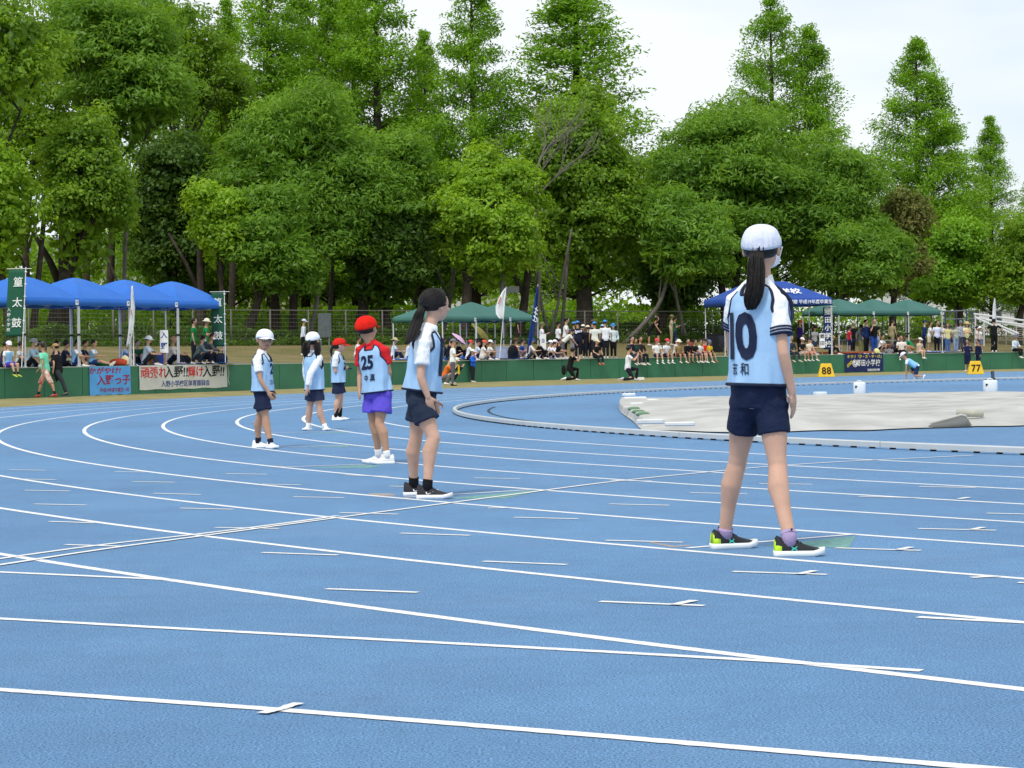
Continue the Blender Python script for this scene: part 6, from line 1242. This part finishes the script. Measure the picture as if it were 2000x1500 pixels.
def parasol(px, off, r_, hh, col, label, tilt):
    b = onbank(px, off); root = empty('parasol', b); tag(root, label, 'parasol'); up = V(math.sin(tilt), -.1, math.cos(tilt)).normalized(); q = up.to_track_quat('Z', 'Y').to_matrix(); top = V(0, 0, hh); mb = MB(); mb.tube([top-up*hh*.8, top+up*.06], .012, 5); mb.build('shaft', mat('#888888', .5), root); n_ = 16; vs = [top+up*.02]
    for rr, z in ((.5, -.06), (1, -.26)):
        for k in range(n_): a = 2*math.pi*k/n_; s_ = 1 if k % 2 == 0 else .95; vs.append(top+q @ V(math.cos(a)*r_*rr*s_, math.sin(a)*r_*rr*s_, z*r_))
    mb = MB(); mb.add(vs, [(0, 1+k, 1+(k+1) % n_) for k in range(n_)]+[(1+k, 1+n_+k, 1+n_+(k+1) % n_, 1+(k+1) % n_) for k in range(n_)]); o = mb.build('canopy', mat(col, .7), root); o.modifiers.new('s', 'SOLIDIFY').thickness = .006
parasol(901, 3.6, .42, 1.0, '#d8b0cc', 'small pink parasol held by the person in a dark hat', .7); parasol(948, 7.5, .75, 1.15, '#8c8440', 'olive parasol tilted on the bank beneath the green tents', .9)
b = onbank(636, 14); root = empty('notice_board', b); tag(root, 'grey notice board standing by the wire fence', 'board'); mb = MB(); mb.box((0, 0, 1.35), (.62, .05, 1.15)); mb.build('panel', mat('#5c6466', .7, .15), root)
for x in (-.2, .2): mb = MB(); mb.tube([V(x, .05, 0), V(x, .05, 1.4)], .03, 6); mb.build('post', mat('#7c8082', .6), root)
b = tbase(985, 121); root = empty('utility_pole', b); tag(root, 'grey utility pole rising between the trees behind the green tents', 'pole'); mb = MB(); mb.tube([V(0, 0, -.2), V(0, 0, 9)], [.19, .15], 12); mb.build('shaft', mat('#7c8080', .8), root, True); mb = MB(); mb.box((.55, -.1, 3.0), (.7, .3, .35)); mb.build('junction_box', mat('#8a8e8c', .7), root)

# ------------------------------------------------------------------ spectators
PI = math.pi; GE = 'spectators sitting on the edge of the green wall'; GB = 'spectators on the bank behind the wall'
def E_(px, H, label, d=0, **k): p, _ = edge_loc(px); return person(p, 'edge', H, edge_yaw(px, d), label, group=GE, **k)
def Bk(px, off, kind, H, yaw, label, **k):
    p = onbank(px, off); p.z = max(p.z, .93 if off < 1 else p.z); return person(p, kind, H, yaw, label, group=GB, **k)
def Fr(px, py, kind, H, yaw, label, **k): return person(G(px, py), kind, H, yaw, label, group='people on the ground in front of the wall', **k)
WH = '#eceef0'; NV = '#1c2438'; BK = '#15161a'
E_(20, 1.34, 'child in a white cap, pale bib and purple shorts sitting on the wall', top=WH, bib=True, bottom='#4c3aa8', hatk='cap', hatc='#eceaf2', shoes='#b8dc50', socks='#202020', arms='edgehold', look=.6, seed=11)
Bk(3, .7, 'sit', 1.36, PI*.5, 'child with dark hair and dark top at the left edge behind the green flag', top='#302c50', bottom=NV, seed=2)
Bk(37, 1.0, 'sit', 1.36, PI*.6, 'dark haired child seated behind the child in purple shorts', top='#c8ccce', bottom='#28303c', seed=4)
Bk(57, .55, 'sit', 1.52, PI*.55, 'masked person in a grey bucket hat seated by the green flag pole', top='#a8c4d8', bottom='#1a2028', hatk='bucket', hatc='#8c9094', mask=True, sleeve=1.6)
Bk(72, 1.4, 'sit', 1.4, PI*.5, 'child in dark blue seated behind the walking woman', top='#2c4870', bottom=BK)
Bk(105, 1.5, 'sit', 1.4, PI*.5, 'child with black hair seated beyond the walking woman', top='#38506c', bottom=BK); Bk(122, 1.1, 'sit', 1.42, PI*.5, 'child in navy leaning on the wall beside the walking pair', top='#222c50', bottom='#1c2030', legs_='out')
r_w, J = Fr(90, 776, 'walk', 1.66, -PI*.42, 'woman in a mint green tee and floral shorts walking along the wall', top='#7ce0b8', bottom='#b88c84', legs='half', hairs='tail', hairm=HAIRB, shoes='#b04038', socks='#20242c', arms='swing', seed=5)
for o in r_w.children:
    if o.name.startswith('shorts'): o.data.materials[0] = ground_mat((.55, .10, .08), (.80, .76, .66), 9, 22, 0)
r_, J = Fr(115, 774.5, 'walk', 1.60, -PI*.35, 'person in a black top and tan cap walking beside the woman in mint', top='#16181c', bottom='#30363a', legs='long', hatk='cap', hatc='#b89868', shoes='#3c4854', seed=6)
b = P(92, 712, 66.2); root = empty('shoulder_bag', b); tag(root, 'small black bag worn across the back of the woman in mint', 'bag'); mb = MB(); mb.ell((0, 0, 0), (.17, .06, .11)); mb.box((0, 0, 0), (.26, .08, .15)); mb.blob('pouch', mat('#202226', .7), root, .02, 2); mb = MB(); mb.tube([V(-.12, 0, .08), V(-.10, -.02, .35), V(.0, .05, .56)], .012, 5); mb.build('strap', mat('#303238', .7), root)
Bk(146, .55, 'sit', 1.40, PI*.52, 'child in a pale bib seated left of the second tent leg', top=WH, bib=True, bottom='#2a3c80', seed=3); Bk(178, .6, 'sit', 1.40, PI*.5, 'child in a pale bib seated right of the second tent leg', top=WH, bib=True, bottom='#27407c', legs_='out', seed=8)
Bk(243, 2.8, 'sit', 1.45, PI*.5, 'child in a pale bib seated farther back beside the white flag', top=WH, bib=True, bottom='#1f2c58'); Bk(268, 2.5, 'sit', 1.5, PI*.9, 'person in a green top seated facing us under the third tent', top='#206038', bottom=NV)
Bk(284, .65, 'sit', 1.66, PI*.5, 'man in a white bucket hat reading a paper', top='#d4e0ec', bottom='#2c3038', legs='long', hatk='bucket', hatc='#f2f4f4', sleeve=.75)
Bk(333, .75, 'sit', 1.64, PI*.55, 'bald man in a cream shirt seated behind the white board', top='#dcd4c4', bottom='#1c1e26', legs='long', hairs=None, sleeve=1.2)
Bk(380, 2.6, 'stand', 1.58, PI*.5, 'woman with dark hair in a green polo standing under the farthest blue tent', top='#1c8044', bottom='#20222e', legs='long', hairs='bob', arms='down', seed=21)
Bk(401, 2.4, 'stand', 1.58, PI*.5, 'woman in a cream hat and green polo standing under the farthest blue tent', top='#1c8446', bottom='#26324c', legs='long', hatk='bucket', hatc='#e8e2cc', arms='phone', seed=22)
Bk(420, 2.6, 'stand', 1.60, PI*.45, 'person in a green polo partly hidden by the second green banner', top='#1c7c42', bottom='#20242c', legs='long', seed=23)
Bk(384, .8, 'squat', 1.5, PI*.5, 'masked person in grey green crouching at the tent edge', top='#70807a', bottom='#343a38', sleeve=1.7, legs='long', mask=True); Bk(403, .6, 'squat', 1.58, PI*.5, 'masked person in a dark grey jacket crouching beside the green banner', top='#4c5050', bottom='#1c1e22', sleeve=1.7, legs='long', mask=True, seed=9)
Bk(593, 12, 'stand', 1.62, PI*.45, 'person in a pale hooded jacket and black trousers alone on the bank', top='#d0d8e8', bottom=BK, legs='long', sleeve=1.8, hatk='cap', hatc='#c8d4ec')
Bk(697, 8, 'sit', 1.6, PI*.55, 'dark haired person in white seated behind the red capped boy', top=WH, bottom=BK, legs='long'); Bk(768, 5, 'sit', 1.66, PI*.52, 'person in a straw hat and sunglasses hugging their knees', top='#dce4ea', bottom='#1c2440', legs='long', hatk='straw', hatc='#d0bc8c')
Bk(796, 5, 'sit', 1.6, PI*.4, 'person in white half hidden by the near ponytailed girl', top='#d8dadc', bottom=NV); Bk(862, 4.6, 'sit', 1.68, PI*.5, 'man in a black coat seated behind the tent leg', top='#16181e', bottom=BK, sleeve=1.8, legs='long'); Bk(876, 4.0, 'sit', 1.70, PI*.45, 'man in a dark suit seated in the first green tent', top='#14161e', bottom=BK, sleeve=1.8, legs='long')
Bk(893, 4.2, 'sit', 1.62, PI*.5, 'woman in a dark hat and black holding a pink parasol', top='#1a1a20', bottom=BK, sleeve=1.8, legs='long', hatk='bucket', hatc='#202430')
Fr(885, 753, 'stand', 1.66, PI*.48, 'man in a grey cap, white shirt and grey trousers standing by the wall', top='#eef0f0', bottom='#5c6064', legs='long', hatk='cap', hatc='#74767c', arms='phone', sleeve=.7, shoes='#202224')
b = P(896, 722, 81.0); mb = MB(); mb.box((0, 0, 0), (.07, .03, .34), taper=.8); o = mb.build('yellow_cloth', mat('#d8b428', .8)); o.location = b; tag(o, 'folded yellow cloth held by the man in grey trousers', 'cloth')
Fr(866, 750.5, 'squat', 1.6, PI*.5, 'man in an orange shirt crouching against the wall', top='#e0702c', bottom='#68686a', legs='long', arms='photo'); Fr(878, 749, 'squat', 1.6, PI*.45, 'person in a white cap crouching behind the man in orange with a camera', top='#1c1a1c', bottom=BK, legs='long', hatk='bucket', hatc='#e0dcc8', arms='photo', sleeve=1.7)
Bk(914, .5, 'sit', 1.42, PI*.5, 'child in a red cap seated on the wall edge behind the boy in bright blue', top=WH, bottom=NV, hatk='cap', hatc='#d8484c'); Bk(929, .9, 'sit', 1.46, PI*.5, 'child in a black cap and white shirt seated among the red caps', top='#dfe4ee', bottom=NV, hatk='cap', hatc='#1c1e24')
Bk(941, .5, 'sit', 1.42, PI*.48, 'child in an orange red cap and cream shirt seated on the wall edge', top='#e8e4dc', bottom='#d8d0c8', hatk='cap', hatc='#e06048'); Bk(954, .5, 'sit', 1.42, PI*.45, 'child in a white cap seated rightmost beside the orange cap', top=WH, bottom='#30343c', hatk='cap', hatc='#ecf0f4')
Fr(924, 746, 'stand', 1.32, PI*.62, 'boy in a bright blue jacket and white cap with folded arms', top='#2468d8', bottom='#24262e', legs='long', sleeve=1.8, hatk='cap', hatc='#eceae2', arms='cross', seed=31)
Bk(1001, 2.6, 'sit', 1.66, PI*.5, 'man in a salmon shirt and brown hat seated on the blue sheet', top='#d86c58', bottom='#2c2420', hatk='bucket', hatc='#5c4434', skin=SKIN2); Bk(1016, 2.9, 'sit', 1.6, PI*.5, 'person in a dark cap and blue seated beside the salmon shirt', top='#2c4c98', bottom='#7c5c48', hatk='cap', hatc='#383c40')
Bk(1032, .6, 'sit', 1.6, PI*.5, 'person in a blue cap and cream shirt seated at the wall', top='#e8dcd0', bottom='#343840', hatk='cap', hatc='#3c78c0', sleeve=1.0); Bk(1047, .5, 'sit', 1.64, PI*.5, 'person in a tan cap and black clothes leaning forward at the wall', top='#14141a', bottom=BK, sleeve=1.8, legs='long', hatk='cap', hatc='#dcb88c', lean=.1)
Bk(1059, 3.4, 'stand', 1.62, PI*.5, 'person in an olive hat and white tee looking at a phone', top='#e8eaec', bottom='#1c1c20', legs='long', hatk='bucket', hatc='#6c7448', arms='phone')
Bk(1058, .7, 'sit', 1.4, PI*.5, 'child in white seated right of the white board with blue print', top=WH, bottom=BK, hatk='cap', hatc='#f0f0f0', seed=3); Bk(1071, 1.5, 'sit', 1.42, PI*.5, 'child in a white cap seated behind the board', top='#e8e4ee', bottom='#e0e0e4', hatk='cap', hatc='#eef0f4'); Bk(1080, 1.8, 'sit', 1.45, PI*.5, 'child in a pinkish white cap beside a white cap', top='#f0ecf0', bottom=NV, hatk='cap', hatc='#f0e4e6')
Bk(1088, .6, 'sit', 1.5, PI*.52, 'dark haired child in black reaching forward from the wall edge', top='#1c1c22', bottom='#585c64', seed=5); Bk(1070, .6, 'sit', 1.4, PI*.5, 'child in a white shirt bowed over a black bag', top=WH, bottom=BK, lean=.2)
Bk(1082, 2.8, 'sit', 1.6, PI*.5, 'person in a black hat seated below the standing pair in white', top='#18181e', bottom=BK, hatk='bucket', hatc='#14141a'); Bk(1100, 1.2, 'bend', 1.5, PI*.5, 'person in an off white shirt bending over near the wall', top='#e4e2d4', bottom='#606468', legs='long', lean=.1)
Bk(1092, 3.6, 'stand', 1.64, PI*.4, 'young man in a black cap and white tee standing', top='#eef0f2', bottom='#16161a', legs='long', hatk='cap', hatc='#1c1c20', sleeve=.75); Bk(1105, 4.2, 'stand', 1.82, PI*.55, 'tall man in a white tee with crossed arms', top='#f0f0f0', bottom='#18181c', legs='long', arms='cross')
Fr(1112, 743, 'kneel', 1.74, PI*.42, 'man in black kneeling by the wall and taking a photograph', top='#121214', bottom='#141416', legs='long', arms='photo', skin=SKIN2)
b = P(1101, 723, 90.0); root = empty('backpack', b); tag(root, 'black backpack on the kneeling man in black', 'bag'); mb = MB(); mb.ell((0, 0, 0), (.10, .15, .22)); mb.box((0, 0, 0), (.14, .26, .34)); mb.blob('body', mat('#101114', .8), root, .03, 3); mb = MB(); mb.tube([V(.05, -.1, .22), V(.16, -.12, .1), V(.1, -.12, -.15)], .015, 5); mb.build('strap', mat('#1c1d20', .8), root)
Bk(1122, 3.0, 'stand', 1.62, PI*.1, 'person in a blue cap and grey shirt beside the navy jacket', top='#50586c', bottom='#9a9ca4', legs='long', hatk='cap', hatc='#4c88c8')
r_, J = Bk(1130, 1.6, 'stand', 1.66, -.1, 'man in a blue cap with white lettering on his navy jacket', top='#141a30', bottom='#141a30', legs='long', sleeve=1.8, hatk='cap', hatc='#4c8cd0', seed=2)
letters('lettering', T_TEAM, lambda x, y: J['neck']+V(-.02+x, -.155, -.15+y+x*.1), mat('#e8ecf4', .7), r_)
Bk(1139, 2.6, 'stand', 1.5, PI*.2, 'child in a white cap behind the navy jacket', top='#20242c', bottom=BK, hatk='cap', hatc='#eceae4', legs='long'); Bk(1150, 2.0, 'stand', 1.45, -.2, 'child in a beige cap and black top with striped trousers', top='#16161c', bottom='#1c2030', legs='long', hatk='cap', hatc='#ecd8bc'); Bk(1157, 3.4, 'stand', 1.72, PI*.3, 'person in a brown cap half hidden behind the group', top='#2c2c30', bottom=BK, legs='long', hatk='cap', hatc='#584c40')
Bk(1163, 1.5, 'stand', 1.62, -.25, 'person in a blue cap and white shirt with a dark shoulder strap', top='#e4e8e0', bottom='#22242c', legs='long', hatk='cap', hatc='#4884cc', seed=4); Bk(1177, 3.2, 'stand', 1.5, .3, 'child in a pale cap between two blue caps', top='#303a54', bottom=BK, hatk='cap', hatc='#a8c4e8')
Bk(1184, 1.4, 'stand', 1.70, -.15, 'man in a blue cap and white shirt seen from behind', top='#e6eaf0', bottom='#1c1e2a', legs='long', hatk='cap', hatc='#4c8cd4', sleeve=.75); Bk(1199, 1.8, 'stand', 1.56, PI*.9, 'masked person in a blue cap and pale jacket', top='#d8e8ee', bottom='#1a1a20', legs='long', hatk='bucket', hatc='#4a86c8', mask=True, sleeve=1.7)
E_(1167, 1.45, 'boy in a beige cap, black tee and yellow striped trousers on the wall', top='#17181c', bottom='#20242a', legs='long', hatk='cap', hatc='#d8cca8', shoes='#b85848', arms='lap', d=.1)
Fr(1226, 743.5, 'kneel', 1.72, PI*.48, 'man in a white shirt kneeling and holding up a phone', top='#e4e8f0', bottom='#20222e', legs='long', arms='photo', shoes='#c8ccd4')
mb = MB(); q = G(1249, 742); mb.box((0, 0, .06), (.36, .25, .10), .1); o = mb.build('white_carton', mat('#eceae6', .7)); o.location = q; tag(o, 'white carton on the grass before the kneeling man in white', 'box')
E_(1236, 1.66, 'person in a navy hooded jacket on the wall behind the kneeling man', top='#181c30', bottom='#2c3848', legs='long', sleeve=1.8, shoes='#c8ccd4'); E_(1243, 1.5, 'child in a green tee and green shorts on the wall', top='#1c4c3c', bottom='#2a6450', hairs='short', shoes='#f0f0f0', seed=3); E_(1253, 1.64, 'woman in black trousers with a pale bag on the wall', top='#2c2624', bottom='#1c1d22', legs='long', hairs='long', shoes='#f0f0ec', sleeve=1.5)
for px, off, k_, H, yaw, lab, kw in ((1269, 17.0, 'bend', 1.66, PI*.5, 'person in a black sleeveless top and shorts leaning forward by the fence', dict(top='#141414', bottom='#18181a', sleeve=.1)), (1287, 17.4, 'stand', 1.72, -PI*.5, 'person in black tee and shorts facing another by the fence', dict(top='#101014', bottom='#141418', arms='phone')), (1313, 17.2, 'stand', 1.68, PI*.5, 'person in a beige vest and sunhat carrying a bag by the fence', dict(top='#c8b89c', bottom='#b8a888', legs='long', hatk='bucket', hatc='#8c7c5c')), (1320, 16.6, 'stand', 1.58, PI*.5, 'person in a green shirt and navy striped trousers by the fence', dict(top='#1c5c40', bottom='#1c2c4c', legs='long', arms='phone')), (1011, 17, 'stand', 1.7, PI*.5, 'person in black standing behind the green tents', dict(top='#1c1a1c', bottom='#2c2428', legs='half'))):
    Bk(px, off, k_, H, yaw, lab, **kw)
E_(1286, 1.46, 'child in a red cap, white tee and navy shorts on the wall', top='#f2f2f2', bottom='#27304c', hatk='cap', hatc='#e0484c', socks='#f0f0f0', d=.35, seed=1); E_(1303, 1.46, 'masked child in a red cap and white polo on the wall', top='#e8ecf8', bottom='#1c2440', hatk='cap', hatc='#e04858', mask=True, socks='#f0f0f0', seed=2)
Bk(1319, .8, 'sit', 1.5, PI*.6, 'person in a dark blue cap and white shirt behind the masked child', top='#e0e6f0', bottom=NV, hatk='cap', hatc='#3c4858')
E_(1328, 1.38, 'boy in a cream hat and khaki tee on the wall', top='#9c8458', bottom='#54301c', hatk='bucket', hatc='#e8e4d4', arms='edgehold', seed=4); E_(1345, 1.42, 'boy in a black jacket and dark shorts on the wall', top='#15151a', bottom='#24242a', sleeve=1.6, shoes='#3c2020', seed=5); E_(1358, 1.36, 'boy in a black tee beside the black jacket on the wall', top='#18181c', bottom='#4c5058', legs='half', seed=6)
E_(1369, 1.36, 'child with dark hair and white vest on the wall', top='#e4e8ee', bottom='#1c2030', seed=7); E_(1378, 1.42, 'child in a black cap and red tee on the wall', top='#e02c24', bottom='#2c2c40', hatk='cap', hatc='#3c2c24', seed=8); E_(1387, 1.32, 'child in a grey cap and yellow tee at the right end of the sitting row', top='#f0cc28', bottom='#3a3434', hatk='cap', hatc='#70809c', shoes='#b04838', seed=9)
# right of the tallest girl
Bk(1562, 2.4, 'stand', 1.70, PI*.4, 'man in a purple jacket and orange red cap pointing', top='#3c2878', bottom='#1c1c24', legs='long', sleeve=1.4, hatk='cap', hatc='#f04c30', arms='point', look=.8); E_(1548, 1.62, 'person with a dark grey vest sitting on the wall beside the tallest girl', top='#343a40', bottom='#34383e', legs='long', sleeve=1.7, hairm=HAIRG, shoes='#d8c8b8')
E_(1569, 1.46, 'girl in a pale pink cap and black tee on the wall', top='#16181c', bottom='#e0c8c0', hatk='cap', hatc='#f0dcdc', seed=3); E_(1583, 1.44, 'girl in a navy cap and cream tee on the wall', top='#efe4d0', bottom='#c8786c', hatk='cap', hatc='#1c2440', seed=4); Bk(1578, .9, 'sit', 1.55, PI*.6, 'dark haired person in white behind the girls on the wall', top=WH, bottom=NV, hairs='bob')
Bk(1592, 1.3, 'stand', 1.40, PI*.8, 'girl in a dark hat, pale tunic and patterned skirt', top='#d8e2e4', bottom='#4c5470', hatk='bucket', hatc='#40281c', arms='phone'); Bk(1623, .6, 'sit', 1.62, PI*.5, 'person in a beige cap and black tee seated below the navy banner', top='#16181a', bottom='#24282c', legs='long', hatk='cap', hatc='#e0bc8c')
Bk(1660, 4.5, 'stand', 1.38, PI*.4, 'child in a red shirt and navy shorts under the right tents', top='#c02430', bottom='#1c2448'); Bk(1667, 6, 'stand', 1.62, PI*.8, 'person in a light cap and black top in the shade of the tent', top='#141414', bottom='#1c1c1c', legs='long', hatk='cap', hatc='#a8a888'); Bk(1684, 2.0, 'stand', 1.46, 0, 'child in a grey blue top turned away under the tent', top='#94a8b8', bottom='#c8cc88', legs='long')
Bk(1693, 1.2, 'stand', 1.72, PI*.8, 'person in a navy and blue track jacket under the middle green tent', top='#182c60', bottom='#14161c', legs='long', sleeve=1.8); Bk(1708, .9, 'stand', 1.74, PI*.9, 'man in a black tee with a hand at his face', top='#141416', bottom='#2048a0', legs='long', arms='face'); Bk(1719, .6, 'squat', 1.42, PI*.7, 'child in a white tee crouching behind the wall edge', top='#eceef0', bottom=NV, arms='knees')
Bk(1743, 8, 'stand', 1.66, PI*.3, 'person in a tan shirt standing far back under the green tents', top='#98906c', bottom='#8c8864', legs='long'); Bk(1735, 2.9, 'sit', 1.5, PI*.8, 'person in pink leaning on the white folding table', top='#e0bcb8', bottom=NV)
Fr(1737, 725, 'stand', 1.42, PI*1.05, 'boy in a white tee and navy shorts standing against the wall', top='#ececf2', bottom='#1c2848'); Fr(1748, 724.5, 'stand', 1.46, PI*.9, 'boy in a navy tee and shorts leaning against the wall', top='#181e38', bottom='#181c2c')
E_(1764, 1.6, 'woman in a white blouse and black trousers sitting on the wall', top='#f0e8e0', bottom='#16161c', legs='long', hairs='bob', d=.6, sleeve=.7); Bk(1785, .7, 'squat', 1.5, -PI*.4, 'person in a green tee bent down at the wall edge', top='#1c9058', bottom='#b87c64', lean=.1); E_(1798, 1.36, 'small child in a white cap and beige top on the wall', top='#dcc8b0', bottom='#e4d0bc', hatk='cap', hatc='#f0ecec')
Bk(1750, 1.0, 'squat', 1.5, PI*.4, 'person in dark blue crouching by the table', top='#242c44', bottom=BK, legs='long')
Bk(1806, 3.4, 'stand', 1.70, PI*.55, 'man in a navy cap and navy jacket standing by the stand', top='#1c3068', bottom='#18203c', legs='long', sleeve=1.8, hatk='cap', hatc='#2c3858'); Bk(1816, 5.5, 'stand', 1.62, PI*.6, 'woman in white with a black bag behind the navy jacket', top='#ecebe8', bottom='#d8ccac', hairs='bob', arms='cross'); Bk(1831, 3.6, 'stand', 1.66, PI*.9, 'man in a white tee and black trousers facing us', top='#eef0f6', bottom='#15161a', legs='long'); Bk(1843, 4.2, 'stand', 1.56, PI*.8, 'person in white with a dark cap behind the yellow tee', top='#ecebf2', bottom='#24262c', hatk='cap', hatc='#303030', legs='long')
Bk(1852, 2.2, 'stand', 1.52, PI*.95, 'girl in a pale yellow tee and blue jeans', top='#e0d498', bottom='#4c6c98', legs='long', hairs='bob'); Bk(1868, 2.4, 'stand', 1.50, PI*.9, 'girl in a grey green top and light jeans', top='#b4c0b0', bottom='#98a8bc', legs='long', arms='phone', hatk='cap', hatc='#484c50'); Bk(1877, 5.5, 'stand', 1.68, PI*.9, 'man in a grey cap and blue grey shirt at the back', top='#a8b0c8', bottom='#50545c', legs='long', hatk='cap', hatc='#707c88')
Bk(1888, 1.7, 'stand', 1.62, PI*.85, 'woman in a straw hat and cream top', top='#eee0ac', bottom='#283050', legs='long', hatk='straw', hatc='#d4b888', arms='cross'); Bk(1909, 4.6, 'stand', 1.36, PI*.6, 'child with dark hair before the metal stand', top='#e8dcd8', bottom='#7c88a0'); Bk(1917, 3.8, 'stand', 1.34, -PI*.5, 'child in a white cap and white top before the metal stand', top='#f0ecf0', bottom='#6c7ca8', hatk='cap', hatc='#f0f0f0')
Fr(1890, 724.5, 'stand', 1.52, PI*1.1, 'person in a navy jacket and shorts left of a similar one before the wall', top='#182048', bottom='#1a2040', legs='half', sleeve=1.8, arms='phone', mask=False); Fr(1911, 722, 'stand', 1.55, -PI*.6, 'person in navy jacket and trousers turned to the one in shorts', top='#182046', bottom='#1a2040', legs='long', sleeve=1.8, arms='down', seed=3)
Bk(1943, .9, 'stand', 1.72, 0.1, 'man in black with his hands on his hips on the wall edge', top='#101214', bottom='#101214', legs='long', arms='hips', hatk='cap', hatc='#181a1c', sleeve=.7); E_(1985, 1.62, 'person in a grey sunhat and pale jacket sitting on the wall at the right edge', top='#d4e4f2', bottom='#16181e', legs='long', hatk='bucket', hatc='#787c90', sleeve=1.7)
r_, J = Fr(1792, 739.5, 'start', 1.44, -PI*.42, 'child in a white cap and pale bib crouching with hands on the track', top='#f0f2f6', bottom='#243052', bib=True, hatk='cap', hatc='#f2e8f0', socks=None)
Bk(157, .9, 'sit', 1.4, PI*.5, 'dark haired child seated in the shade between the two children in bibs', top='#24304c', bottom=BK)
